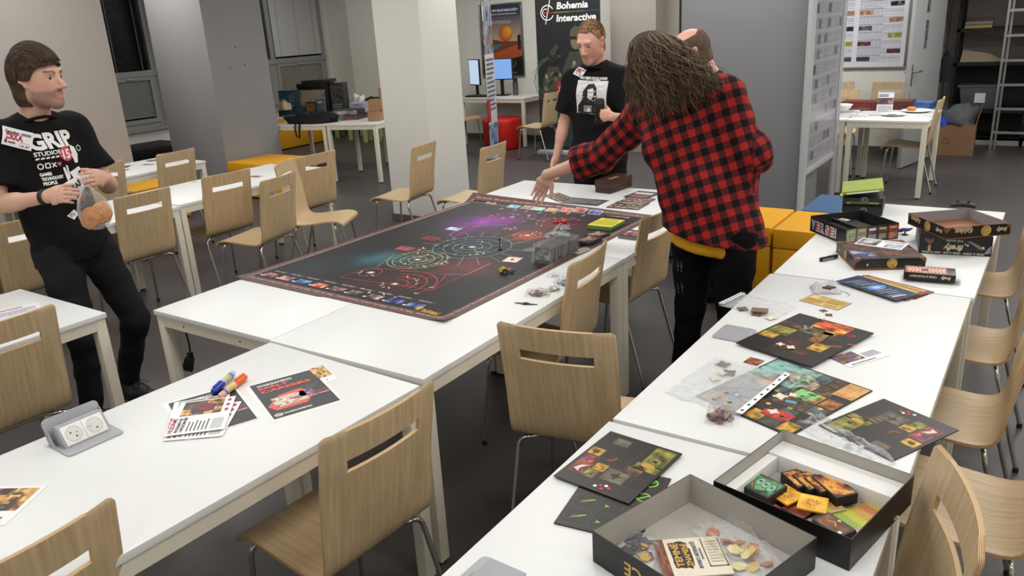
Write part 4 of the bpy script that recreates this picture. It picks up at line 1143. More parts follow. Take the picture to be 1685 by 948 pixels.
# ---- the man in the checked shirt
def plaid_mat():
    m = bpy.data.materials.new('red_black_check'); m.use_nodes = True
    nt = m.node_tree; b = nt.nodes['Principled BSDF']; b.inputs['Roughness'].default_value = .85; b.inputs['Specular IOR Level'].default_value = .2
    uv = nt.nodes.new('ShaderNodeUVMap'); uv.uv_map = 'UVMap'
    sp = nt.nodes.new('ShaderNodeSeparateXYZ'); nt.links.new(uv.outputs[0], sp.inputs[0])
    st = []
    for i in (0, 1):
        a = nt.nodes.new('ShaderNodeMath'); a.operation = 'MULTIPLY'; a.inputs[1].default_value = 1 / .062; nt.links.new(sp.outputs[i], a.inputs[0])
        f = nt.nodes.new('ShaderNodeMath'); f.operation = 'FRACT'; nt.links.new(a.outputs[0], f.inputs[0])
        g = nt.nodes.new('ShaderNodeMath'); g.operation = 'GREATER_THAN'; g.inputs[1].default_value = .5; nt.links.new(f.outputs[0], g.inputs[0]); st.append(g)
    s_ = nt.nodes.new('ShaderNodeMath'); s_.operation = 'ADD'; nt.links.new(st[0].outputs[0], s_.inputs[0]); nt.links.new(st[1].outputs[0], s_.inputs[1])
    h = nt.nodes.new('ShaderNodeMath'); h.operation = 'MULTIPLY'; h.inputs[1].default_value = .5; nt.links.new(s_.outputs[0], h.inputs[0])
    r = nt.nodes.new('ShaderNodeValToRGB'); r.color_ramp.interpolation = 'CONSTANT'
    r.color_ramp.elements[0].position = 0; r.color_ramp.elements[0].color = (*rgb(164, 38, 37), 1)
    r.color_ramp.elements[1].position = .25; r.color_ramp.elements[1].color = (*rgb(88, 30, 32), 1)
    e = r.color_ramp.elements.new(.75); e.color = (*rgb(20, 17, 18), 1)
    nt.links.new(h.outputs[0], r.inputs[0])
    tc = nt.nodes.new('ShaderNodeTexCoord'); n = nt.nodes.new('ShaderNodeTexNoise'); n.inputs['Scale'].default_value = 400; nt.links.new(tc.outputs['Object'], n.inputs['Vector'])
    bp = nt.nodes.new('ShaderNodeBump'); bp.inputs['Strength'].default_value = .2; bp.inputs['Distance'].default_value = .005; nt.links.new(n.outputs['Fac'], bp.inputs['Height']); nt.links.new(bp.outputs[0], b.inputs['Normal'])
    nt.links.new(r.outputs[0], b.inputs['Base Color'])
    return m
M_PLAID = plaid_mat()
M_UNDER = mat('mustard_cotton', rgb(206, 150, 30), .85, var=.08, vscale=20, bump=.2, bscale=400)
M_BPANTS = mat('black_cotton_trousers', rgb(15, 14, 15), .9, var=.2, vscale=12, spec=.15)
sdr = nv((-.94, -.34, 0)); fwr = nv((-.34, .94, 0))
Hr = Head((-1.570, 3.44, 1.603), (-.97, .14, -.30), roll=0, sc=1.06)
J = dict(pel=(-1.195, 3.335, .95), wai=(-1.225, 3.345, 1.10), che=(-1.32, 3.385, 1.295), nek=(-1.405, 3.42, 1.465),
         shR=(-1.155, 3.34, 1.465), elR=(-1.015, 3.345, 1.245), wrR=(-1.08, 3.49, 1.02),
         shL=(-1.575, 3.44, 1.375), elL=(-1.825, 3.435, 1.175), wrL=(-2.115, 3.42, 1.075),
         hpR=(-1.10, 3.32, .89), knR=(-1.085, 3.32, .48), anR=(-1.08, 3.31, .095), toR=(-1.14, 3.54, 0),
         hpL=(-1.29, 3.36, .89), knL=(-1.315, 3.37, .48), anL=(-1.345, 3.36, .095), toL=(-1.42, 3.58, 0), side=sdr)
J = {k: ((v[0] - .022 - (.022 if k in ('shR', 'elR', 'wrR') else 0), v[1], v[2]) if k != 'side' else v) for k, v in J.items()}
pr, orr, SHr, BDr, Ar = figure('person', 'long haired man in red and black checked shirt, back turned, reaching over the star mat', (-1.2, 3.34, 0), J, Hr,
    dict(base=rgb(214, 168, 148), lip=LIP, brow=rgb(90, 70, 56), stub=None, red=.3), M_UNDER, M_BPANTS, ease=.012, bulk=1.15, sleeve=.25, hem=((-1.2, 3.34, .805), (.2, .0, 1)),
    hands=[('wrL', (-.48, -.05, -.88), (.35, -.85, -.15), (1, .2, 0), dict(curls=[(14, 22, 14), (10, 20, 14), (10, 22, 16), (14, 26, 18)], spread=.05, thumb=(.75, .55, .25))),
           ('wrR', (-.3, .6, -.5), (-.8, -.3, 0), (0, 0, 1), {})],
    fine=[(np.array((-2.17, 3.40, .99)), .12)], ripple=.004)
for o_ in kids(pr):
    if o_.name.startswith('shirt'): o_.name = 'undershirt'
# checked shirt over it
A = Ar; e = .038; Bk = 1.15
lo = np.min([A[k] for k in ('pel', 'shL', 'elL', 'shR', 'elR', 'nek', 'wrL')], 0) - .3; hi = np.max([A[k] for k in ('pel', 'shL', 'shR', 'elR', 'nek')], 0) + .3
S = Field(axis(lo[0], hi[0], .009), axis(lo[1], hi[1], .009), axis(.7, 1.65, .009))
S.ecap(A['pel'] - np.array([0, 0, .12]), A['wai'], sdr, .166 * Bk + e, .150 * Bk + e, .128 * Bk + e, .112 * Bk + e, .03)
S.ecap(A['wai'], A['che'], sdr, .146 * Bk + e, .164 * Bk + e, .104 * Bk + e, .110 * Bk + e, .03)
up = nv(A['nek'] - A['che'])
S.ecap(A['che'], A['nek'] - up * .08, sdr, .158 * Bk + e, .12 * Bk + e, .106 * Bk + e, .076 * Bk + e, .03)
segs = []
for s_ in 'RL':
    sh, el, wr = A['sh' + s_], A['el' + s_], A['wr' + s_]
    S.cone(A['nek'] - up * .035, sh, .05 + e * .8, .056 + e * .7, .045); S.cone(sh, sh * .6 + A['che'] * .4 - up * .02, .058 + e, .065 + e, .05)
    S.cone(sh, el, .058 + e * .75, .050 + e * .7, .035)
    f = .38 if s_ == 'L' else .16
    end = el + (wr - el) * f
    S.cone(el, end, .050 + e * .7, .052 + e * .75, .02, flat=True)
    d = nv(wr - el)
    S.cone(end - d * .055, end + d * .012, .060 + e * .75, .058 + e * .75, .004, flat=True)    # rolled cuff
    segs += [(s_, sh, el), (s_ + '2', el, end)]
S.ripple(.010, 17, 19, 24, 2.2); S.ripple(.005, 37, 41, 52, .9)
S.cut((-1.2, 3.34, .865), (.22, .02, 1))
VS, QS = S.mesh()
def plaid_uv(V, Q):
    C = V[Q].mean(1); best = np.full(len(C), 1e9); kind = np.zeros(len(C), int)
    T0, T1 = A['pel'], A['nek']; tv = T1 - T0
    t = np.clip(((C - T0) @ tv) / (tv @ tv), -.3, .95); dT = np.linalg.norm(C - (T0 + t[:, None] * tv), axis=1) - .17
    for i, (n, a, b) in enumerate(segs):
        v = b - a; t = ((C - a) @ v) / (v @ v); d = np.linalg.norm(C - (a + np.clip(t, 0, 1)[:, None] * v), axis=1)
        m = (t > (.10 if i in (0, 2) else 0)) & (d < .15) & ((C - T0) @ (sdr if n[0] == 'L' else -sdr) > .15); kind = np.where(m, i + 1, kind)
    P = V[Q]; out = np.zeros((len(Q), 4, 2))
    def cyl(P, a, b, ref, rad):
        ax_ = nv(b - a); s_ = ref - ax_ * (ref @ ax_); s_ = nv(s_); f = np.cross(ax_, s_); q = P - a
        th = np.arctan2(q @ f, q @ s_); thc = th.mean(1, keepdims=True); th = np.where(th - thc > PI, th - 2 * PI, np.where(th - thc < -PI, th + 2 * PI, th))
        th = np.where((th.max(1, keepdims=True) - th.min(1, keepdims=True)) > PI, thc, th)
        return np.stack([th * rad, q @ ax_], -1)
    out[:] = cyl(P, T0, T1, -fwr * -1, .195)
    # flat across the back so the checks stay square
    q = P - T0; ax_ = nv(tv); s_ = nv(sdr - ax_ * (sdr @ ax_)); out[..., 0] = q @ s_; out[..., 1] = q @ ax_
    for i, (n, a, b) in enumerate(segs):
        m = kind == i + 1
        out[m] = cyl(P[m], a, b, np.array([0, 0, 1.0]), .085)
    return out.reshape(-1, 2) + 3.0
field_obj('checked_shirt', VS, QS, M_PLAID, pr, orr, 2, uv=plaid_uv)
Hr.eyes(pr, orr)
def reg_r(x, y, z):
    top = z - (.06 + .5 * np.clip(y - .05, 0, .1)); back = np.minimum(-y + .03 + .4 * np.clip(z, -.02, .06), z + .13)
    return np.maximum(top, back)
hair_cap(Hr, reg_r, .002, pr, orr, rgb(70, 56, 45), thick=.010, lump=.002)
rr = random.Random(11); locks = []
EA = np.array((-1.56, 3.28, 1.401)); EB = np.array((-1.181, 3.22, 1.532)); EC = np.array((-1.362, 3.21, 1.433))
# the mass of hair under the separate locks
F = Field(axis(-1.85, -1.0, .008), axis(3.0, 3.65, .008), axis(1.25, 1.85, .008)); hb0 = Hr.p(0, -.07, .02)
for e_, w_ in ((EA, .025), (EC, .03), (EA * .5 + EC * .5, .028), (EB * .5 + EC * .5, .026)): F.cone(hb0, e_ + np.array([0, .03, .045]), .045, w_, .05)
F.ell(Hr.p(0, -.02, .035), Hr.R, (.084, .105, .096), .03); F.cut(Hr.p(0, .045, 0), Hr.R @ np.array([0, -1, .35]))
F.ripple(.012, 60, 55, 48, .6); F.ripple(.006, 130, 120, 90, 1.9)
V, Q = F.mesh(); nn = np.sin(V[:, 0] * 260 + 4 * np.sin(V[:, 2] * 50)) * .22
field_obj('hair_mass', V, Q, M_HAIR, pr, orr, 1, np.array(rgb(66, 52, 41))[None, :] * (1 + nn)[:, None])
for i in range(2700):
    ph_ = rr.uniform(-1.35, 1.35); th = math.radians(rr.uniform(48, 185))
    x, y, z = .088 * math.sin(ph_), .110 * math.cos(ph_) * math.cos(th) - .014, .102 * math.cos(ph_) * math.sin(th) + .038 + .02 * abs(math.sin(ph_))
    if y > .035 and z < .09: continue
    p0 = Hr.p(x, y, z)
    # where it ends: nearer the face side for strands of the near side, over the back for the rest
    u = min(1, max(0, .5 + .62 * (math.sin(ph_) * -.35 - math.cos(ph_) * math.cos(th) * .55) + rr.gauss(0, .2)))
    e1 = EA * (1 - u) ** 2 + EC * 2 * u * (1 - u) + EB * u * u
    ln = rr.uniform(.55, 1.06)
    e1 = e1 + np.array([rr.gauss(0, .024), rr.gauss(0, .016) - abs(rr.gauss(0, .022)), rr.gauss(0, .026)])
    out_ = nv(p0 - Hr.c); mid = p0 * .5 + e1 * .5 + out_ * rr.uniform(.005, .05) + np.array([.0, -.03, .015])
    m = 22; pts = []; fr = rr.uniform(16, 32); pha = rr.uniform(0, 6.28); amp = rr.uniform(.005, .013)
    for j in range(m):
        t = j / (m - 1) * ln; b_ = p0 * (1 - t) ** 2 + mid * 2 * t * (1 - t) + e1 * t * t
        w = amp * min(1, max(0, (t - .12) * 1.9))
        pts.append(b_ + np.array([math.cos(fr * t + pha), math.sin(fr * t + pha) * .7, .5 * math.sin(fr * t + pha + 1)]) * w)
    locks.append(pts)
strands('hair_locks', pr, orr, locks, M_HAIR, r=.0024, n=3, cols=[rgb(88, 70, 54), rgb(72, 57, 45), rgb(106, 86, 66), rgb(62, 49, 39), rgb(126, 104, 80)], seed=4)
collar(pr, orr, tuple(A['nek'] - up * .01), tuple(sdr), tuple(fwr), .085, .08, M_PLAID, r=.014)

# ------------------------------------------------------------------ the star mat and the things lying on it
ZT = 0.7405
MU, MV = 1.30, 1.83
MC = (-2.482, 3.108); MYAW = math.radians(-1.6)
def muv(p):
    dx, dy = p[0] - MC[0], p[1] - MC[1]; return (dx * math.cos(MYAW) + dy * math.sin(MYAW) + MU / 2, -dx * math.sin(MYAW) + dy * math.cos(MYAW) + MV / 2)
def mz(u, v):
    z = 0.0022 + 0.0012 * math.sin(v * 9 + u * 3) * math.exp(-((u - .3) / .3) ** 2)
    f = max(0, (v - (MV - .10)) / .10)
    z += .045 * f ** 1.6 * (1 - .75 * u / MU)
    c = math.hypot(u - MU, v); z += .010 * math.exp(-(c / .06) ** 2)
    c = math.hypot(u, v); z += .008 * math.exp(-(c / .05) ** 2)
    return z
mt = thing('game_mat', 'large dark star map mat with brown border spread over four white tables', 'mat', (MC[0], MC[1], ZT), MYAW)
nu, nv_ = 40, 56; vs = []; fs = []
for s_ in (0, 1):
    for j in range(nv_ + 1):
        for i in range(nu + 1):
            u, v = MU * i / nu, MV * j / nv_
            v2 = v - (.010 if (u < MU * .47 and v == 0) else 0)
            vs.append((u - MU / 2, v2 - MV / 2, mz(u, v) - (.002 if s_ else 0)))
n1 = (nu + 1) * (nv_ + 1)
for j in range(nv_):
    for i in range(nu):
        a = j * (nu + 1) + i; q = (a, a + 1, a + nu + 2, a + nu + 1); fs += [q, tuple(n1 + k for k in reversed(q))]
for i in range(nu):
    fs += [(i, n1 + i, n1 + i + 1, i + 1)]; b_ = nv_ * (nu + 1) + i; fs += [(b_ + 1, n1 + b_ + 1, n1 + b_, b_)]
for j in range(nv_):
    a = j * (nu + 1); fs += [(a + nu + 1, n1 + a + nu + 1, n1 + a, a)]; a += nu; fs += [(a, n1 + a, n1 + a + nu + 1, a + nu + 1)]
me = bpy.data.meshes.new('mat_sheet'); me.from_pydata(vs, [], fs); me.materials.append(mat('mat_border_brown', rgb(92, 66, 62), .5, var=.08, vscale=5))
me.polygons.foreach_set('use_smooth', [True] * len(fs)); me.set_sharp_from_angle(angle=1.0)
link(bpy.data.objects.new('mat_sheet', me), mt)
cv = Canvas(); bw = .052
# night sky with nebulae (soft clouds of colour are part of the print)
def blob(p, r, c, k=1.0): return (muv(p), r, Vector(c), k)
NEB = [blob((-2.662, 3.568, 0.742), .21, rgb(150, 50, 170), .8), blob((-2.651, 3.323, 0.742), .13, rgb(110, 40, 130), .6), blob((-2.684, 2.763, 0.742), .13, rgb(60, 130, 140), .75), blob((-2.779, 2.688, 0.742), .14, rgb(40, 95, 105), .5), blob((-2.919, 2.493, 0.742), .15, rgb(36, 70, 74), .45),
       blob((-2.216, 2.802, 0.742), .16, rgb(150, 55, 65), .6), blob((-2.411, 2.466, 0.742), .18, rgb(90, 30, 40), .6), blob((-2.265, 3.396, 0.742), .10, rgb(220, 90, 40), .9), blob((-2.261, 3.62, 0.742), .2, rgb(110, 34, 34), .6), blob((-2.067, 3.654, 0.742), .25, rgb(66, 30, 30), .6),
       blob((-2.503, 2.785, 0.742), .09, rgb(100, 120, 90), .5), blob((-2.304, 2.66, 0.742), .12, rgb(70, 40, 44), .6), blob((-2.004, 3.349, 0.742), .2, rgb(50, 26, 28), .7)]
NX, NY = 78, 112
for j in range(NY):
    for i in range(NX):
        u0, u1 = bw + (MU - 2 * bw) * i / NX, bw + (MU - 2 * bw) * (i + 1) / NX; v0, v1 = bw + (MV - 2 * bw) * j / NY, bw + (MV - 2 * bw) * (j + 1) / NY
        um, vm = (u0 + u1) / 2, (v0 + v1) / 2; c = Vector(rgb(21, 20, 22))
        for (p, r, col, k) in NEB:
            d = math.hypot(um - p[0], vm - p[1]) / r
            if d < 2.2:
                w = k * math.exp(-d * d * 1.6) * (.65 + .7 * mnoise.noise(Vector((um * 9, vm * 9, r * 50)))); w = max(0, min(1, w)); c = c.lerp(col, w)
        cv.poly([(u0, v0), (u1, v0), (u1, v1), (u0, v1)], tuple(c), 0)
r = random.Random(3)
for _ in range(1100):
    u, v = r.uniform(bw, MU - bw), r.uniform(bw, MV - bw); k = r.choice((.0007, .0007, .001, .0015)); g = r.uniform(.25, .9); cv.poly([(u - k, v), (u, v - k), (u + k, v), (u, v + k)], (g, g, g), 1)
PK = rgb(226, 178, 160)
# border script on the brown edge
for (x, y, a, L, t) in ((MU - .03, .012, PI / 2, MV - .07, 'Take my love. Take my land. Take me where I cannot stand. I don\'t care, I\'m still free.'), (MU - .04, .036, PI, MU - .08, 'Take my love. Take my land. Take me where I cannot stand.'),
                        (.036, MV - .05, -PI / 2, MV - .1, 'Take me out to the black. Tell them I ain\'t coming back. Burn the land and boil the sea.'), (.05, MV - .038, 0, MU - .1, 'Take my love. Take my land. Take me where I cannot stand.')):
    cv.text(t + '  ' + t + ('  ' + t if L > 1.5 else ''), x, y, .016, PK, 1, w=L, a=a, shear=.4, bold=.006)
RED, TEAL, SAND, WHL = rgb(224, 76, 74), rgb(120, 172, 184), rgb(190, 192, 150), rgb(196, 188, 178)
def system(p, rs, col, core, sp, w=.0034, spokes=10, half=None):
    u, v = muv(p); rr = random.Random(int(u * 1000))
    for k, q in enumerate(rs): cv.ring(u, v, q, w, col, 2, 44, *(half or (0, 2 * PI)))
    for k in range(spokes):
        a = 2 * PI * k / spokes + .2
        if half and not (half[0] < a < half[1]): continue
        r0 = rs[k % max(1, len(rs) - 1)]; r1 = rs[min(len(rs) - 1, k % max(1, len(rs) - 1) + 1)]; cv.line([(u + math.cos(a) * r0, v + math.sin(a) * r0), (u + math.cos(a) * r1, v + math.sin(a) * r1)], w * .8, col, 2)
    for k, g in enumerate((1.25, .7, .35)): cv.ell(u, v, core * g, core * g * .8, tuple((Vector(sp) * (.35 + .3 * k)).lerp(Vector((1, 1, .95)), k * .35)), 2 + k, 18)
    for k in range(len(rs) * 2):
        a = rr.uniform(0, 6.28); q = rs[k % len(rs)]; cv.ell(u + math.cos(a) * q, v + math.sin(a) * q, .007, .007, tuple(Vector(rgb(205, 190, 170)) * rr.uniform(.4, 1)), 5, 10)
        cv.rect(u + math.cos(a + .5) * q - .012, v + math.sin(a + .5) * q, .024, .0045, WHT, 5, a + 1)
system((-2.409, 3.094, 0.742), (.055, .10, .15, .205), TEAL, .02, rgb(225, 225, 220), spokes=14)
system((-2.525, 2.798, 0.742), (.045, .085, .125, .15), SAND, .018, rgb(235, 190, 160), spokes=12)
system((-2.265, 3.396, 0.742), (.04, .075), rgb(214, 92, 60), .024, rgb(255, 160, 90), spokes=9)
system((-2.575, 3.71, 0.742), (.06, .10, .14), rgb(190, 60, 110), .02, rgb(120, 140, 230), spokes=9)
system((-2.265, 3.707, 0.742), (.05, .085, .12), rgb(196, 50, 46), .012, rgb(150, 40, 36), spokes=8)
system((-2.596, 2.541, 0.742), (.055,), rgb(206, 66, 86), .018, rgb(245, 225, 225), spokes=0)
system((-2.367, 2.457, 0.742), (.06, .10, .145, .19), RED, .016, rgb(250, 225, 190), spokes=15, half=(-.2, 2.2))
system((-2.305, 2.995, 0.742), (.035,), rgb(140, 140, 110), .012, rgb(240, 190, 90), spokes=0); system((-2.425, 3.47, 0.742), (.035,), rgb(190, 90, 80), .012, rgb(250, 200, 170), spokes=0)
system((-2.365, 2.79, 0.742), (.03,), rgb(150, 120, 100), .01, rgb(250, 200, 160), spokes=0); system((-2.633, 2.938, 0.742), (.03,), rgb(170, 70, 60), .012, rgb(240, 120, 80), spokes=0)
for pts, col in ((((-2.676, 2.424, 0.742), (-2.661, 2.596, 0.742), (-2.239, 2.67, 0.742), (-2.156, 2.463, 0.742), (-2.676, 2.424, 0.742)), RED), (((-2.156, 2.463, 0.742), (-2.155, 2.914, 0.742)), RED), (((-2.239, 2.67, 0.742), (-2.147, 2.711, 0.742), (-2.148, 2.885, 0.742)), WHL),
                 (((-2.676, 3.229, 0.742), (-2.719, 3.411, 0.742), (-2.503, 3.554, 0.742)), WHL), (((-2.619, 3.199, 0.742), (-2.694, 3.762, 0.742)), RED), (((-2.694, 3.762, 0.742), (-2.429, 3.862, 0.742), (-2.341, 3.589, 0.742)), rgb(180, 60, 90)), (((-2.241, 3.226, 0.742), (-2.128, 3.56, 0.742)), WHL), (((-2.632, 2.62, 0.742), (-2.708, 2.835, 0.742)), SAND)):
    cv.line([muv(p) for p in pts], .0026, col, 2)
for k in range(9):
    a = (-2.409, 3.094, 0.742); u, v = muv(a); an = -2.4 + k * .32; cv.line([(u + math.cos(an) * .2, v + math.sin(an) * .2), (u + math.cos(an) * .33, v + math.sin(an) * .33)], .002, WHL, 2); an += PI; cv.line([(u + math.cos(an) * .2, v + math.sin(an) * .2), (u + math.cos(an) * .30, v + math.sin(an) * .30)], .002, WHL, 2)
# printed card pictures along both ends, with the word DISCARD beside each of the near row
for k in range(9):
    u = .085 + k * .117; pal = [[rgb(30, 20, 24), rgb(150, 60, 60), rgb(210, 160, 150)], [rgb(20, 26, 40), rgb(120, 70, 110), rgb(220, 170, 160)], [rgb(12, 24, 44), rgb(60, 110, 180), rgb(170, 200, 230)], [rgb(50, 20, 14), rgb(200, 80, 50), rgb(240, 200, 170)],
        [rgb(34, 22, 20), rgb(110, 80, 80), rgb(210, 170, 160)], [rgb(24, 20, 18), rgb(90, 70, 60), rgb(190, 150, 120)], [rgb(22, 18, 20), rgb(120, 90, 90), rgb(220, 190, 180)], [rgb(14, 20, 40), rgb(70, 100, 190), rgb(170, 160, 180)], [rgb(16, 24, 44), rgb(60, 100, 170), rgb(180, 190, 210)]][k]
    cv.art(u, .072, .082, .048, pal, seed=k + 1, nx=8, ny=5, l=2, scale=2); cv.rect(u - .016, .076, .015, .010, WHT, 2); cv.text('DISCARD', u + .085, .158, .013, rgb(196, 190, 184), 2, a=PI, bold=.01)
    cv.line([(u + .095, .152), (u + .108, .152)], .002, rgb(170, 165, 160), 2)
for (p, pal) in zip(((-2.72, 3.939, 0.742), (-2.618, 3.942, 0.742), (-2.537, 3.938, 0.742), (-2.442, 3.939, 0.742), (-2.351, 3.956, 0.742), (-2.265, 3.972, 0.742), (-2.159, 3.964, 0.742)),
        ([rgb(70, 150, 190), rgb(150, 210, 230)], [rgb(120, 90, 86), rgb(180, 150, 140)], [rgb(120, 190, 150), rgb(190, 230, 200)], [rgb(190, 110, 60), rgb(240, 190, 140)], [rgb(190, 80, 60), rgb(230, 150, 130)], [rgb(130, 50, 40), rgb(220, 140, 110)], [rgb(40, 60, 150), rgb(170, 180, 220)])):
    u, v = muv(p); cv.line([(u - .039, v - .025), (u + .039, v - .025), (u + .039, v + .025), (u - .039, v + .025)], .003, WHT, 2, True); cv.art(u - .037, v - .023, .074, .046, pal, seed=u * 9, nx=7, ny=5, l=3, scale=2)
    for q in range(3): cv.rect(u - .052, v - .085 + q * .012, .02, .006, rgb(190, 186, 180), 2, .3)
for (p, pal) in (((-2.719, 2.927, 0.742), [rgb(30, 40, 110), rgb(200, 90, 60)]), ((-2.725, 3.142, 0.742), [rgb(50, 22, 22), rgb(120, 40, 36)]), ((-2.736, 3.36, 0.742), [rgb(40, 60, 130), rgb(200, 210, 240)])):
    u, v = muv(p); cv.art(u - .045, v - .028, .09, .056, pal, seed=u * 5, nx=8, ny=5, l=3, scale=2); cv.line([(u - .047, v - .03), (u + .047, v - .03), (u + .047, v + .03), (u - .047, v + .03)], .0025, RED, 3, True)
cv.text('FIREFLY', MU - .075, .07, .026, rgb(214, 160, 66), 3, a=PI - .1, shear=.3, bold=.03); cv.ell(MU - .19 - .01, .08, .016, .016, rgb(214, 160, 66), 3, 12)
cv.text('Firefly', .16, MV - .085, .024, rgb(220, 200, 170), 3, a=0, shear=.3, bold=.02)
cv.build('star_map_print', mt, None, attr_mat('mat_ink', .5, spec=.3), fn=lambda p: Vector((p.x - MU / 2, p.y - MV / 2, mz(p.x, p.y) + .0002 + p.z * .7)), lift=0.0003, step=0.00012 * 5)

# ---- small game things on and beside the mat
M_CLEAR = mat('clear_plastic_bag', (1, 1, 1), .12, trans=1.0, ior=1.15, bump=.9, bscale=38)
M_BAGG = None
def bag_mat(lo=.035, hi=.5):
    m = bpy.data.materials.new('thin_clear_bag'); m.use_nodes = True
    nt = m.node_tree; b = nt.nodes['Principled BSDF']; out = nt.nodes['Material Output']
    b.inputs['Base Color'].default_value = (.92, .93, .94, 1); b.inputs['Roughness'].default_value = .12; b.inputs['Specular IOR Level'].default_value = .9
    t = nt.nodes.new('ShaderNodeBsdfTransparent'); mx = nt.nodes.new('ShaderNodeMixShader')
    f = nt.nodes.new('ShaderNodeFresnel'); f.inputs['IOR'].default_value = 1.5
    tc = nt.nodes.new('ShaderNodeTexCoord'); n = nt.nodes.new('ShaderNodeTexNoise'); n.inputs['Scale'].default_value = 34; n.inputs['Detail'].default_value = 5; n.inputs['Distortion'].default_value = 1.2
    nt.links.new(tc.outputs['Object'], n.inputs['Vector'])
    bp = nt.nodes.new('ShaderNodeBump'); bp.inputs['Strength'].default_value = .9; bp.inputs['Distance'].default_value = .012
    nt.links.new(n.outputs['Fac'], bp.inputs['Height']); nt.links.new(bp.outputs[0], b.inputs['Normal']); nt.links.new(bp.outputs[0], f.inputs['Normal'])
    r = nt.nodes.new('ShaderNodeMapRange'); r.inputs['From Min'].default_value = 0.0; r.inputs['From Max'].default_value = .5; r.inputs['To Min'].default_value = lo; r.inputs['To Max'].default_value = hi
    nt.links.new(f.outputs[0], r.inputs['Value']); nt.links.new(r.outputs[0], mx.inputs[0])
    nt.links.new(t.outputs[0], mx.inputs[1]); nt.links.new(b.outputs[0], mx.inputs[2]); nt.links.new(mx.outputs[0], out.inputs['Surface'])
    return m
M_BAG = bag_mat()
M_FILM = bag_mat(.02, .22)
def crumple(w, d, h, seed, n=16, edge=.15, rim=0.003, flat=None):
    """a closed thin bag lying flat: domed wrinkled top, flat bottom; local origin at its middle"""
    r = random.Random(seed); mb = MB(); top = []; bot = []
    for j in range(n + 1):
        for i in range(n + 1):
            u, v = i / n * 2 - 1, j / n * 2 - 1
            e = min(1, (1 - abs(u)) / edge) * min(1, (1 - abs(v)) / edge); e = max(0, e)
            nz = mnoise.noise(Vector((u * 2.6 + seed, v * 2.6, seed * 1.3))) + .7 * mnoise.noise(Vector((u * 6 + seed, v * 6 + 3, seed)))
            z = rim + h * e ** .6 * (.55 + .55 * nz); z = max(rim * .8, z)
            x = u * w / 2 + .012 * w * mnoise.noise(Vector((v * 3, seed, 1))) * 3; y = v * d / 2 + .012 * d * mnoise.noise(Vector((u * 3, seed, 5))) * 3
            top.append((x, y, z)); bot.append((x, y, .0004))
    N = (n + 1) ** 2; fs = []
    for j in range(n):
        for i in range(n):
            a = j * (n + 1) + i; fs += [(a, a + 1, a + n + 2, a + n + 1), (N + a, N + a + n + 1, N + a + n + 2, N + a + 1)]
    for i in range(n):
        b_ = n * (n + 1) + i; a = i * (n + 1); c = a + n
        fs += [(i, N + i, N + i + 1, i + 1), (b_, b_ + 1, N + b_ + 1, N + b_), (a, a + n + 1, N + a + n + 1, N + a), (c, N + c, N + c + n + 1, c + n + 1)]
    mb.add(top + bot, fs); return mb
TOKC = [rgb(190, 80, 70), rgb(120, 110, 100), rgb(200, 190, 170), rgb(90, 60, 50), rgb(160, 120, 110), rgb(60, 60, 66)]
def token_bag(name, label, p, w, d, h, rz, cols, n, seed, cat='bag', tok=.011, z=ZT, group=None):
    t = thing(name, label, cat, (p[0], p[1], z), rz, group)
    crumple(w, d, h, seed, 14).build('clear_film', M_BAG, t, smooth=70)
    r = random.Random(seed); mb = MB(); c = Canvas()
    for k in range(n):
        x, y = r.gauss(0, w * .17), r.gauss(0, d * .17); x = max(-w * .38, min(w * .38, x)); y = max(-d * .38, min(d * .38, y))
        zz = .002 + (h * .55) * r.random() * max(0, 1 - (abs(x) / (w * .42)) ** 2) * max(0, 1 - (abs(y) / (d * .42)) ** 2)
        s_ = tok * r.uniform(.7, 1.3); a = r.uniform(0, 3); M = Matrix.Translation((x, y, zz)) @ Euler((r.uniform(-.4, .4), r.uniform(-.4, .4), a)).to_matrix().to_4x4()
        v0 = len(mb.v); mb.prism([(math.cos(q * PI / 3) * s_, math.sin(q * PI / 3) * s_ * .8) for q in range(6)], -.001, .001, M=M); col = cols[r.randrange(len(cols))]
        c.c += [col] * (len(mb.v) - v0)
    me = mb.mesh('tokens', attr_mat('token_card', .5)); at = me.color_attributes.new('Col', 'FLOAT_COLOR', 'POINT'); at.data.foreach_set('color', [q for cc in c.c for q in (*cc, 1)])
    o = link(bpy.data.objects.new('tokens', me), t); o['kind'] = 'stuff'
    return t
token_bag('token_bag', 'clear bag of reddish round tokens on bare table edge, nearest the mat corner', (-1.708, 2.617, 0.742), .105, .075, .022, .4, [rgb(170, 70, 62), rgb(60, 54, 52), rgb(214, 200, 190), rgb(110, 80, 74)], 60, 2)
token_bag('token_bag', 'small clear bag with greenish tokens behind the reddish token bag', (-1.674, 2.693, 0.742), .06, .06, .014, .2, [rgb(140, 150, 100), rgb(90, 92, 80), rgb(200, 196, 180)], 24, 3)
token_bag('token_bag', 'clear bag with blue tokens beside the chair back', (-1.686, 2.785, 0.742), .08, .075, .022, .6, [rgb(90, 130, 180), rgb(170, 190, 210), rgb(60, 66, 80)], 40, 4)
token_bag('token_bag', 'empty looking clear bag lying flat behind the blue token bag', (-1.763, 2.872, 0.742), .09, .06, .006, .5, [rgb(190, 190, 190)], 3, 5)
token_bag('token_bag', 'silvery bag of dark parts on the mat next to the red figures', (-2.149, 3.557, 0.744), .075, .075, .03, .2, [rgb(70, 70, 72), rgb(40, 40, 42), rgb(150, 150, 150)], 40, 6, z=ZT + .004)
token_bag('token_bag', 'flat silvery bag of grey parts in front of the other silvery bag', (-2.106, 3.44, 0.744), .12, .075, .022, .1, [rgb(110, 108, 106), rgb(60, 58, 58), rgb(190, 186, 180)], 50, 7, z=ZT + .004)
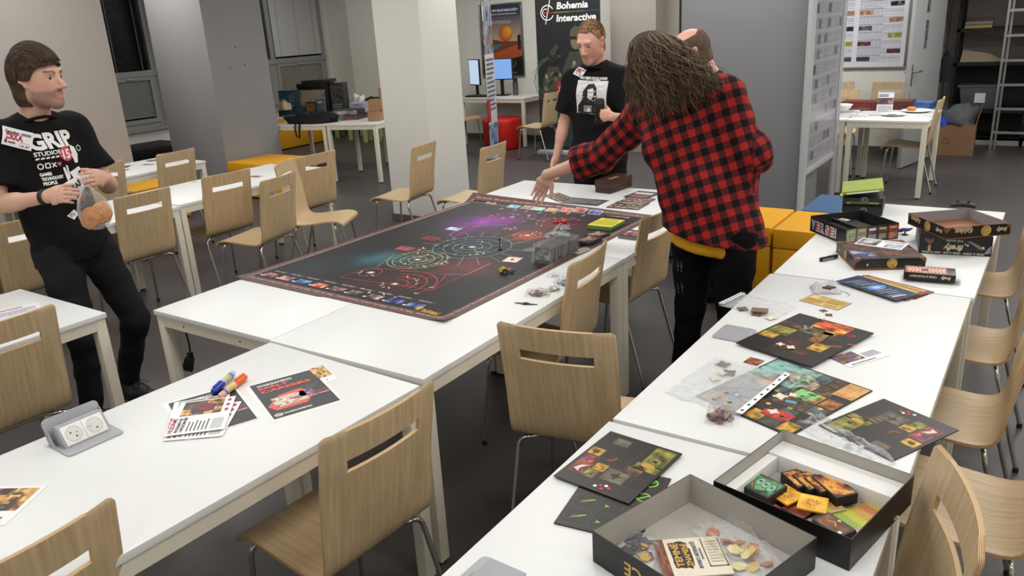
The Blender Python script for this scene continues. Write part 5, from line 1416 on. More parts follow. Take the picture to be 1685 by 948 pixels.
# card packs standing in a row
PKP = thing('card_pack', 'x', 'card pack')
MB().box(-.044, .044, -.004, .004, 0, .066).build('cards', mat('card_edge', rgb(110, 108, 108), .6), PKP)
c = Canvas(); c.rect(-.044, 0, .088, .066, rgb(44, 44, 48), 0); c.art(-.04, .012, .08, .05, [rgb(30, 30, 36), rgb(80, 78, 92), rgb(170, 160, 160)], seed=4, nx=9, ny=6, l=1); c.rect(-.04, .003, .08, .008, rgb(20, 20, 22), 1)
c.build('card_print', PKP, Matrix.Translation((0, -.0045, 0)) @ Matrix.Rotation(PI / 2, 4, 'X'), lift=.0004)
crumple(.112, .092, .004, 9, 8).build('clear_film', M_FILM, PKP, smooth=60).matrix_local = Matrix.Translation((0, -.007, .040)) @ Matrix.Rotation(PI / 2, 4, 'X')
a0 = Vector((-1.924, 2.997, 0.744)); a1 = Vector((-1.905, 3.227, 0.744))
npk = 15
for k in range(npk):
    p = a0.lerp(a1, k / (npk - 1)); o = PKP if k == 0 else dup(PKP, (0, 0, 0), 0)
    rr = random.Random(k); o.location = (p.x + rr.uniform(-.006, .006), p.y, ZT + .006); o.rotation_euler = (-.30 + (.22 if k > 10 else 0) + rr.uniform(-.06, .06), rr.uniform(-.03, .03), .12 + rr.uniform(-.05, .05))
    o['label'] = 'frontmost card pack of the leaning row, its dark picture card in view' if k == 0 else 'rearmost card pack of the leaning row on the mat' if k == npk - 1 else 'clear sleeved card pack inside the leaning row on the mat'; o['group'] = 'sleeved card packs standing on the mat'
# yellow card stack, dark card stacks
def card_stack(label, rcv, h, draw, name='card_stack', z=ZT + .003, cat='cards', side=rgb(180, 180, 172), skew=.0):
    o_x, o_y, yaw, w, d = rcv
    t = thing(name, label, cat, (o_x, o_y, z), yaw)
    MB().hexa([(0, 0, 0), (w, 0, 0), (w, d, 0), (0, d, 0)], [(skew, 0, h), (w + skew, 0, h), (w + skew, d, h), (skew, d, h)]).build('card_block', mat('card_side_%d_%d_%d' % tuple(int(255 * q) for q in side), side, .6), t, bevel=.0006)
    c = Canvas(); draw(c, w, d); c.build('face_print', t, Matrix.Translation((skew, 0, h))); return t
def d_yel(c, w, d):
    c.rect(0, 0, w, d, rgb(226, 214, 60), 0)
    for k in range(11): c.rect(w * (.08 + .08 * k), d * .12, w * .035, d * .6, rgb(120, 110, 40), 1)
    c.lines(w * .2, d * .8, w * .6, d * .12, 2, rgb(90, 84, 30), 1)
card_stack('stack of yellow and green cards on the dark red part of the mat', (-2.041, 3.641, -0.0025, 0.1436, 0.1662), .022, d_yel, side=rgb(110, 160, 90), skew=.006)
def d_dark(c, w, d):
    c.rect(0, 0, w, d, rgb(24, 20, 20), 0); c.art(w * .08, d * .1, w * .4, d * .8, [rgb(30, 24, 24), rgb(150, 110, 90), rgb(220, 190, 170)], 3, 6, 6, 1); c.art(w * .55, d * .3, w * .37, d * .5, [rgb(20, 18, 18), rgb(160, 60, 50), rgb(210, 200, 190)], 6, 6, 4, 1)
card_stack('dark card pile at the mat edge nearest the chair top, behind the sleeved packs', (-1.942, 3.346, -0.1107, 0.0829, 0.1169), .018, d_dark, side=rgb(40, 38, 38))
card_stack('dark card pile behind another dark card pile at the mat edge', (-1.96, 3.475, -0.2379, 0.0824, 0.1065), .014, d_dark, side=rgb(40, 38, 38))
def d_pale(c, w, d): c.rect(0, 0, w, d, rgb(196, 190, 182), 0); c.lines(w * .1, d * .1, w * .8, d * .8, 6, rgb(120, 110, 100), 1)
card_stack('small tan card pile between card packs and mat border', (-1.883, 3.195, -0.179, 0.0482, 0.097), .006, d_pale, side=rgb(200, 180, 140))
def d_heart(c, w, d):
    c.rect(0, 0, w, d, rgb(236, 188, 170), 0); c.rect(w * .04, d * .05, w * .92, d * .9, rgb(243, 214, 200), 1); c.ell(w * .5, d * .5, w * .1, d * .2, rgb(190, 50, 44), 2, 8); c.rect(w * .38, d * .4, w * .24, d * .15, rgb(190, 50, 44), 2)
card_stack('single pinkish card with a red emblem lying on the mat', (-2.118, 2.941, 0.1415, 0.0766, 0.0798), .001, d_heart, side=rgb(240, 220, 210))
def d_grey(c, w, d): c.rect(0, 0, w, d, rgb(70, 66, 66), 0); c.lines(w * .15, d * .1, w * .7, d * .8, 4, rgb(110, 104, 104), 1)
card_stack('dull grey card lying on mat left of the card packs', (-2.144, 3.141, -0.3245, 0.0658, 0.0691), .001, d_grey, side=rgb(80, 76, 76))
# plastic figures
def figure_pile(label, p, cols, n, s, seed, name='game_piece', cat='game piece'):
    t = thing(name, label, cat, (p[0], p[1], ZT + .0035), 0); r = random.Random(seed)
    for k, col in enumerate(cols):
        mb = MB()
        for q in range(n):
            x, y = r.gauss(0, s * .5) + (k - (len(cols) - 1) / 2) * s * .8, r.gauss(0, s * .35); z = .004 + r.random() * s * .3; a = r.uniform(0, 6.3); L = s * r.uniform(.5, .9)
            d = Vector((math.cos(a), math.sin(a), r.uniform(-.1, .45))); b0 = Vector((x, y, z))
            mb.tube([b0, b0 + d * L * .5, b0 + d * L], [s * .14, s * .2, s * .06], 6); mb.tube([b0 + d * L * .4, b0 + d * L * .4 + Vector((-d.y, d.x, .2)) * L * .45], [s * .1, s * .04], 5); mb.sphere(b0, s * .16, 6, 4)
        mb.build('ship_piece', mat('piece_%d%d%d' % tuple(int(99 * q) for q in col), col, .4), t, smooth=50)
    return t
figure_pile('heap of red plastic ship pieces on the red rings of the mat', (-2.238, 3.694, 0.744), [rgb(200, 44, 30), rgb(214, 56, 36)], 4, .034, 1)
figure_pile('grey plastic ship piece standing right of the red pieces', (-2.191, 3.757, 0.744), [rgb(112, 120, 122)], 3, .026, 2)
figure_pile('heap of lime green, orange and black plastic ships on the lower right of the mat', (-2.003, 2.808, 0.744), [rgb(236, 110, 40), rgb(140, 214, 50), rgb(40, 44, 52)], 3, .032, 3)
t = thing('standee', 'thin black upright standee on the teal rings of the mat', 'game piece', (*(-2.249, 3.117, 0.744)[:2], ZT + .0035))
MB().lathe([(.013, 0), (.013, .003), (.003, .004), (.0022, .045), (.004, .055), (.001, .06)], 10).build('spike', M_BLACKP, t)
t = thing('loose_piece', 'small dark winged piece alone on bare table beside the mat corner', 'game piece', (*(-1.689, 2.494, 0.742)[:2], ZT), .2)
mb = MB().prism([(-.05, 0), (-.03, .008), (-.01, .004), (.005, .014), (.02, .006), (.05, .004), (.02, -.006), (-.005, -.012), (-.02, -.004)], 0, .003); mb.sphere((0, 0, .004), (.014, .007, .005), 8, 5); mb.build('wing', mat('dark_grey_card', rgb(70, 68, 66), .5), t)
# far end of the mat: fanned dark sheets, deck box
def d_sheet(c, w, d):
    c.rect(0, 0, w, d, rgb(34, 32, 34), 0)
    for j in range(3):
        for i in range(5): c.art(w * (.04 + i * .19), d * (.08 + j * .3), w * .15, d * .2, [rgb(70, 60, 54), rgb(160, 130, 104), rgb(200, 180, 160)], i + j * 5, 3, 2, 1)
card_stack('dark sheet printed with brown pictures under the reaching hand', (-2.737, 4.305, -0.591, 0.2427, 0.1203), .0012, d_sheet, name='game_sheet', side=rgb(60, 58, 58), z=ZT)
def d_sheet2(c, w, d): c.rect(0, 0, w, d, rgb(78, 74, 76), 0); c.lines(w * .03, d * .1, w * .6, d * .8, 5, rgb(150, 144, 140), 1, 3); c.rect(w * .65, d * .1, w * .3, d * .8, rgb(58, 56, 62), 1); c.lines(w * .67, d * .2, w * .26, d * .6, 4, rgb(150, 150, 156), 2)
card_stack('grey brown reference sheet along the far mat edge', (-2.509, 4.145, 0.0175, 0.2614, 0.1625), .0012, d_sheet2, name='game_sheet', side=rgb(90, 86, 86), z=ZT)
for i, (q, zz) in enumerate((((-2.179, 4.131, 0.0387, 0.2084, 0.1838), 0), ((-2.177, 4.243, -0.0303, 0.1811, 0.1981), .002), ((-2.204, 4.413, -0.0657, 0.1564, 0.1955), .0045))):
    card_stack(('brown punched card sheet nearest the checked shirt, lowest of three', 'brown punched card sheet in the middle of three by the checked shirt', 'dark red and white sheet farthest of three by the checked shirt')[i], q, .002, d_sheet if i < 2 else (lambda c, w, d: (c.rect(0, 0, w, d, rgb(30, 26, 28), 0), c.rect(w * .1, d * .55, w * .8, d * .25, rgb(200, 196, 196), 1), c.rect(w * .1, d * .15, w * .8, d * .2, rgb(170, 40, 40), 1))), name='game_sheet', side=rgb(120, 100, 80), z=ZT + zz)
card_stack('brown player board on the mat corner beside the yellow cards', (-2.079, 3.925, -0.1218, 0.1571, 0.1361), .002, d_sheet, name='game_sheet', side=rgb(110, 90, 76))
t = thing('deck_box', 'dark brown lidded box standing at far end of the mat', 'box', (*(-2.374, 4.617, 0.74)[:2], ZT), math.radians(-7))
DW, DD, DH = .112, .262, .082
MB().box(-DW / 2, DW / 2, -DD / 2, DD / 2, 0, DH * .6).build('box_body', mat('dark_brown_card', rgb(64, 38, 34), .4, var=.1), t, bevel=.001)
MB().box(-DW / 2 - .002, DW / 2 + .002, -DD / 2 - .002, DD / 2 + .002, DH * .45, DH).build('box_lid', mat('dark_brown_lid', rgb(72, 44, 38), .35, var=.1), t, bevel=.001)
c = Canvas(); c.text('firefly', .02, -.06, .03, rgb(214, 170, 150), 0, a=PI / 2, shear=.3, bold=.02); c.build('title_print', t, Matrix.Translation((0, 0, DH)))
def d_book(c, w, d): c.rect(0, 0, w, d, rgb(40, 34, 36), 0); c.art(w * .1, d * .2, w * .8, d * .6, [rgb(60, 30, 30), rgb(170, 90, 80), rgb(210, 200, 196)], 8, 8, 4, 1)
card_stack('thin dark booklet lying on the table behind a chair top', (-1.799, 3.537, -0.0495, 0.0994, 0.1293), .016, d_book, name='booklet', side=rgb(120, 116, 114), z=ZT)

# ------------------------------------------------------------------ flyer table
def sheet(label, rcv, draw, name='flyer', z=ZT, th=.0006, cat='flyer', paper=None, curl=0.0, group=None, m=None):
    ox, oy, yaw, w, d = rcv
    t = thing(name, label, cat, (ox, oy, z), yaw, group)
    n = 8; cf = lambda u, v: curl * (max(0, abs(u / w - .5) * 2 - .5) * 2) ** 2 * .01 if curl else 0.0
    vs = [(w * i / n, d * j / n, cf(w * i / n, 0) + k * -th + th) for k in (0, 1) for j in (0, n) for i in range(n + 1)]
    N = n + 1; fs = []
    for i in range(n): fs += [(i, i + 1, N + i + 1, N + i), (2 * N + i, 3 * N + i, 3 * N + i + 1, 2 * N + i + 1), (i, 2 * N + i, 2 * N + i + 1, i + 1), (N + i, N + i + 1, 3 * N + i + 1, 3 * N + i)]
    fs += [(0, N, 3 * N, 2 * N), (n, 2 * N + n, 3 * N + n, N + n)]
    MB().add(vs, fs).build('paper', paper or M_WHITE, t)
    c = Canvas(); draw(c, w, d); c.build('print', t, FLAT, m, fn=(lambda p: Vector((p.x, p.y, cf(p.x, p.y) + th + p.z))) if curl else None, lift=.0003 + (0 if curl else th)); return t
DK = rgb(44, 44, 46); CORAL = rgb(226, 84, 72)
def logo(c, x, y, r, a, l=3, col=WHT): c.ell(x, y, r * 1.2, r, col, l, 20, a); c.line([(x + rot2(a, q, s_)[0], y + rot2(a, q, s_)[1]) for q, s_ in ((-r * .6, -r * .5), (-r * .1, r * .1), (r * .1, -r * .1), (r * .6, r * .5))], r * .28, DK, l + 1); c.ring(x, y, r * .75, r * .14, DK, l + 1)
def wg(c, w, d):
    c.rect(.006, .006, w - .012, d - .012, DK, 0)
    def txt(t, x, y, h, col, **k): c.text(t, x * w / .21, y * d / .297, h, col, 3, **k)
    txt('WARGAMING', .022, .258, .0145, WHT, w=w * .52, bold=.03)
    txt('EARLY', .022, .232, .019, CORAL, w=w * .44, bold=.045)
    txt('CAREERS', .022, .203, .019, CORAL, w=w * .74, bold=.045)
    hexp = [(w * x, d * y) for x, y in ((.06, .33), (.30, .55), (.62, .58), (.78, .42), (.58, .20), (.14, .20))]
    c.poly(hexp, CORAL, 1); c.art(w * .16, d * .26, w * .48, d * .24, [rgb(30, 60, 90), rgb(190, 150, 120), rgb(230, 220, 210), rgb(150, 40, 36), rgb(40, 90, 80)], 5, 10, 8, 2)
    c.art(w * .55, d * .36, w * .22, d * .14, [rgb(36, 60, 110), rgb(50, 80, 140), rgb(200, 160, 130)], 7, 6, 4, 2)
    c.poly([(w * .72, d * .62), (w * .97, d * .60), (w * .80, d * .54), (w * .90, d * .48), (w * .68, d * .52)], rgb(66, 70, 70), 1)
    logo(c, w * .52, d * .47, .009, 0)
    logo(c, w * .12, d * .09, .011, 0); txt('WARGAMING', .040, .022, .010, WHT, w=w * .40, bold=.03)
    for t, y, col in (('SCAN AND', .118, CORAL), ('BE A PART OF', .105, CORAL), ('EARLY CAREERS', .092, WHT)): c.text(t, w * .95, d * y / .297, .007, col, 3, w=w * .27, align='r', bold=.02)
RA = (-1.819, 1.308, 1.151, 0.2196, 0.3013)
sheet('dark flyer with red EARLY CAREERS lettering lying right of the markers', RA, wg)
sheet('plain white sheet peeking out under the right dark flyer', (RA[0] + .012, RA[1] - .006, RA[2] + .03, RA[3], RA[4]), lambda c, w, d: None, z=ZT - .0004)
RB = (-1.951, 1.104, 1.173, 0.2067, 0.3104)
RB = (RB[0], RB[1], RB[2], .213, .3)
sheet('dark flyer partly covered by white leaflets and two markers', RB, wg)
sheet('white sheet under the left dark flyer, only its edges showing', (RB[0] - .004, RB[1] + .004, RB[2] + .04, RB[3] + .004, RB[4]), lambda c, w, d: None, z=ZT - .0004)
GOLD = [rgb(50, 36, 26), rgb(120, 78, 40), rgb(206, 150, 80), rgb(236, 200, 130), rgb(60, 40, 34)]
def wanted(c, w, d):
    c.rect(0, 0, w, d, rgb(242, 241, 239), 0)
    c.art(w * .10, d * .53, w * .72, d * .44, [rgb(120, 112, 108), rgb(90, 70, 54)] + GOLD, 9, 14, 12, 1)
    c.art(w * .28, d * .62, w * .40, d * .22, [rgb(24, 24, 32), rgb(150, 30, 30), rgb(60, 60, 90)], 2, 8, 6, 2)
    A_ = PI / 2
    c.text('HLEDÁME', w * .10, d * .06, .013, rgb(176, 40, 66), 2, a=A_, w=d * .42, bold=.03)
    c.text('PROGRAMÁTORY', w * .19, d * .06, .009, rgb(40, 36, 40), 2, a=A_, w=d * .42, bold=.03)
    c.text('A MOZKOMALÍŘE', w * .27, d * .06, .009, rgb(40, 36, 40), 2, a=A_, w=d * .42, bold=.03)
    r = random.Random(4)
    for k in range(6): c.rect(w * (.33 + k * .065), d * .06, w * .022, d * r.uniform(.24, .40), rgb(80, 76, 80), 2)
    for k in range(9): c.rect(w * (.74 + k * .022), d * .06, w * .008, d * .3, rgb(140, 138, 140), 2)
    for k in range(3): c.ell(w * .91, d * (.60 + .15 * k), .006, .010, rgb(170, 50, 80), 2, 10)
RCX = (-2.02, 1.08, 0.7666, 0.1686, 0.2237)
for i, (dx, dy, da) in enumerate(((0.012, -.012, -.10), (-.012, .008, .09), (0, 0, 0))):
    sheet(('white recruiting leaflet lowest of the loose pile on the dark flyer', 'white recruiting leaflet in the middle of the loose pile on the dark flyer', 'white leaflet with golden picture topmost in the loose pile near the markers')[i], (RCX[0] + dx, RCX[1] + dy, RCX[2] + da, .168, .222), wanted, name='leaflet', cat='leaflet', z=ZT + .0022 + i * .0026)
def small_photo(c, w, d): c.rect(0, 0, w, d, rgb(240, 240, 238), 0); c.art(w * .04, d * .3, w * .92, d * .68, GOLD, 12, 10, 8, 1); c.rect(w * .4, d * .1, w * .08, d * .06, rgb(120, 30, 60), 1)
RP = (-1.882, 1.564, 1.161, 0.0544, 0.1451)
sheet('small golden picture card at the top corner of the right dark flyer', RP, small_photo, name='leaflet', cat='leaflet', z=ZT - .0002)
sheet('cut off leaflet with a dark picture at left edge of the flyer table', (-2.099, 0.5564, 0.5465, 0.1343, 0.1708), lambda c, w, d: (c.rect(0, 0, w, d, rgb(242, 241, 240), 0), c.art(w * .0, d * .35, w * .9, d * .6, [rgb(120, 112, 106), rgb(40, 30, 40)] + GOLD, 15, 12, 10, 1), c.ell(w * .4, d * .15, .014, .006, rgb(170, 60, 110), 1, 10), c.ell(w * .7, d * .17, .014, .006, rgb(170, 60, 110), 1, 10)), name='leaflet', cat='leaflet')
def marker(label, a, b, cap, body, tip_first=True):
    a, b = Vector(a), Vector(b); L = (b - a).length; t = thing('marker', label, 'marker', (a.x, a.y, ZT + .0125), rot=(0, 0, math.atan2(b.y - a.y, b.x - a.x)))
    R = Matrix.Rotation(PI / 2, 4, 'Y'); r = .0115
    MB().lathe([(r * .55, -.004), (r * .9, 0), (r, .006), (r, L * .42), (r * .85, L * .43)], 14, M=R).build('cap', cap, t, smooth=40)
    MB().lathe([(r * .92, L * .42), (r * .92, L * .93), (r * .8, L * .97), (r * .55, L)], 14, M=R).build('barrel', body, t, smooth=40)
    MB().lathe([(r * .94, L * .55), (r * .94, L * .7)], 14, M=R, cap=False).build('label_band', mat('yellow_label_band', rgb(206, 190, 90), .5), t, smooth=40)
    MB().lathe([(r * .945, L * .78), (r * .945, L * .84)], 14, M=R, cap=False).build('label_band', mat('blue_label_band', rgb(70, 110, 170), .5), t, smooth=40)
    MB().box(L * .03, L * .36, -.003, .003, r - .001, r + .005).build('clip', cap, t)
    return t
marker('blue capped paint marker lying across the flyers', (-2.138, 1.335, 0.755), (-2.203, 1.462, 0.755), mat('blue_cap', rgb(36, 66, 170), .35), mat('clear_blue_barrel', rgb(170, 188, 206), .25))
marker('orange marker lying beside the blue capped one', (-2.141, 1.461, 0.755), (-2.088, 1.321, 0.755), mat('orange_cap', rgb(238, 104, 34), .35), mat('pink_barrel', rgb(226, 176, 160), .25))
# raised power socket
t = thing('power_socket', 'open grey pop-up power outlet with two round sockets on the flyer table', 'power outlet', (-2.235, .965, ZT), math.radians(88))
M_GP = mat('grey_plastic', rgb(168, 168, 172), .38); M_SW = mat('white_socket_plastic', rgb(238, 237, 233), .35)
def rr_poly(w, d, r, n=4): return [(sx * (w / 2 - r) + r * math.cos(a0 + k * PI / 2 / n), sy * (d / 2 - r) + r * math.sin(a0 + k * PI / 2 / n)) for sx, sy, a0 in ((1, 1, 0), (-1, 1, PI / 2), (-1, -1, PI), (1, -1, 3 * PI / 2)) for k in range(n + 1)]
MB().prism(rr_poly(.165, .135, .014), 0, .004).build('bezel', M_GP, t, bevel=.001)
ax_ = Matrix.Translation((0, 0, .004)) 
tilt = math.radians(38)
blk_ = MB().hexa([(-.066, -.02, .003), (.066, -.02, .003), (.066, .045, .003), (-.066, .045, .003)], [(-.066, .018, .062), (.066, .018, .062), (.066, .04, .058), (-.066, .04, .058)])
bo = blk_.build('socket_block', M_GP, t, bevel=.001)
FM = frame_from((-.066, -.020, .003), (1, 0, 0), (0, .038, .059))
for q in (0, 1):
    cx = .036 + q * .060; Mq = FM @ Matrix.Translation((cx, .035, 0))
    so = MB().box(-.0295, .0295, -.0295, .0295, .0, .003, M=Mq)
    s_ = so.build('socket_plate', M_SW, t, bevel=.0005)
    MB().lathe([(.0235, .0032), (.0225, .0036), (.0205, .0032)], 24, M=Mq, cap=False).build('socket_rim', mat('socket_rim_grey', rgb(205, 204, 200), .4), s_, smooth=60)
    MB().lathe([(.0, .0033), (.0205, .0033)], 24, M=Mq, cap=False).build('socket_well', mat('socket_well_white', rgb(222, 221, 216), .4), s_)
    for hx, hy in ((-.008, .005), (.004, -.010)): MB().lathe([(0, .0036), (.0026, .0036)], 10, M=Mq @ Matrix.Translation((hx, hy, 0)), cap=False).build('pin_hole', M_BLACKP, s_)
    MB().lathe([(.0024, .003), (.0024, .012), (.001, .013)], 8, M=Mq @ Matrix.Translation((.010 if q == 0 else -.012, .003, 0))).build('earth_pin', M_CHROME, s_)
# raised lid behind
lid = MB().prism(rr_poly(.165, .075, .014), 0, .004, M=Matrix.Translation((0, .05, .004)) @ Matrix.Rotation(math.radians(72), 4, 'X') @ Matrix.Translation((0, .0375, 0)))
lid.build('lid', M_GP, t, bevel=.001)
for sx in (-1, 1): MB().hexa([(sx * .079 - .0015, .02, .004), (sx * .079 + .0015, .02, .004), (sx * .079 + .0015, .052, .004), (sx * .079 - .0015, .052, .004)], [(sx * .079 - .0015, .054, .055), (sx * .079 + .0015, .054, .055), (sx * .079 + .0015, .062, .055), (sx * .079 - .0015, .062, .055)]).build('lid_cheek', M_GP, t)
def closed_outlet(label, x, y, rz):
    t = thing('power_socket', label, 'power outlet', (x, y, ZT), rz)
    MB().prism(rr_poly(.135, .118, .014), 0, .004).build('bezel', M_GP, t, bevel=.0012)
    MB().box(-.0655, .0655, -.038, .055, .004, .0052).build('lid', mat('grey_plastic_lid', rgb(160, 161, 165), .42), t, bevel=.0006)
    MB().box(-.012, .012, -.05, -.042, .004, .0055).build('latch', M_GP, t)
closed_outlet('closed grey power outlet flap beside the puzzle boards on the right table', -.845, 2.55, math.radians(88))
closed_outlet('closed grey power outlet flap at the bottom edge of the picture', -.842, 1.045, math.radians(-92))
# black plug dangling under the mat table
t = thing('cable_plug', 'black cable connector dangling under near left table of the mat group', 'connector', (-3.066, 1.837, 0.5))
MB().tube([(0, 0, .0), (0.01, 0, .05), (.0, .0, .14), (-.005, 0, .165)], .0045, 6).build('cable', M_BLACKP, t)
MB().hexa([(-.024, -.012, -.075), (.024, -.012, -.075), (.024, .012, -.075), (-.024, .012, -.075)], [(-.018, -.01, -.005), (.018, -.01, -.005), (.018, .01, -.005), (-.018, .01, -.005)]).build('connector_body', M_BLACKP, t, bevel=.003, rot=(0, .35, .6))
MB().box(-.012, .012, -.009, .009, -.01, .018).build('strain_relief', M_BLACKP, t, bevel=.003)
# leaflets on the rows behind
def leaf(c, w, d): c.rect(0, 0, w, d, rgb(236, 234, 232), 0); c.art(w * .08, d * .1, w * .84, d * .6, [rgb(40, 36, 40), rgb(120, 60, 60), rgb(180, 170, 170)], 4, 6, 5, 1)
def leafd(c, w, d): c.rect(0, 0, w, d, rgb(46, 42, 48), 0); c.rect(w * .1, d * .15, w * .5, d * .2, rgb(150, 60, 60), 1); c.rect(w * .1, d * .6, w * .7, d * .2, rgb(200, 196, 196), 1)
for i, (px, f, lb, dx) in enumerate((((-7.155, 4.156, 0.742), leaf, 'white leaflet near the left end of the back row table', .15), ((-7.253, 4.332, 0.742), leafd, 'dark leaflet lying in the middle of back row table', .17), ((-7.139, 4.03, 0.742), leafd, 'dark leaflet between two chair backs on the back row table', .15), ((-5.356, 4.183, 0.742), leaf, 'pale leaflet on the middle row table by the turned chair', .16), ((-5.75, 3.818, 0.742), leaf, 'tiny white label on the middle row table beside the chair back', .06), ((-7.12, 3.941, 0.742), leafd, 'red and dark leaflet seen through a chair slot on the back row', .15))):
    sheet(lb, (px[0], px[1], .3 + i, dx, dx * .7), f, name='leaflet', cat='leaflet')
def wfly(c, w, d): c.rect(0, 0, w, d, rgb(238, 238, 240), 0); c.lines(w * .1, d * .1, w * .8, d * .5, 6, rgb(130, 128, 150), 1); c.rect(w * .1, d * .75, w * .6, d * .1, rgb(170, 70, 70), 1)
sheet('white flyer with violet text seen through the slot of the large left chair', (-3.66, 1.33, 1.35, .20, .14), wfly)

# ------------------------------------------------------------------ game boxes and boards on the right tables
M_BCARD = mat('black_box_card', rgb(22, 20, 20), .38, var=.15, vscale=12)
M_BIN = mat('grey_box_lining', rgb(176, 171, 163), .7, var=.03, vscale=8)
M_WIN = mat('white_box_insert', rgb(232, 231, 228), .7)
M_BROWN = mat('brown_box_card', rgb(126, 76, 44), .45, var=.12, vscale=14)
GOLDC = rgb(212, 170, 84)
def side_frame(w, d, h, side):
    """canvas frame of an outer wall: u along the wall, v up"""
    return {'front': frame_from((0, 0, 0), (1, 0, 0), (0, 0, 1)), 'right': frame_from((w, 0, 0), (0, 1, 0), (0, 0, 1)),
            'back': frame_from((w, d, 0), (-1, 0, 0), (0, 0, 1)), 'left': frame_from((0, d, 0), (0, -1, 0), (0, 0, 1))}[side]
def tray(name, label, o, yaw, w, d, h, z, outer, inner, th=.0022, rim=None, cat='box', group=None):
    t = thing(name, label, cat, (o[0], o[1], z), yaw, group)
    mb = MB()
    O = [(0, 0), (w, 0), (w, d), (0, d)]; I = [(th, th), (w - th, th), (w - th, d - th), (th, d - th)]
    vs = [(x, y, 0) for x, y in O] + [(x, y, h) for x, y in O] + [(x, y, h) for x, y in I] + [(x, y, th) for x, y in I]
    mb.add(vs, [(3, 2, 1, 0)] + [(i, (i + 1) % 4, 4 + (i + 1) % 4, 4 + i) for i in range(4)], 0)
    mb.add(vs, [(4 + i, 4 + (i + 1) % 4, 8 + (i + 1) % 4, 8 + i) for i in range(4)], 2)
    mb.add(vs, [(8 + i, 8 + (i + 1) % 4, 12 + (i + 1) % 4, 12 + i) for i in range(4)] + [(12, 13, 14, 15)], 1)
    me = mb.mesh('tray', [outer, inner, rim or outer]); bm = bmesh.new(); bm.from_mesh(me); bmesh.ops.remove_doubles(bm, verts=bm.verts, dist=1e-6); bm.to_mesh(me); bm.free()
    link(bpy.data.objects.new('tray', me), t); return t
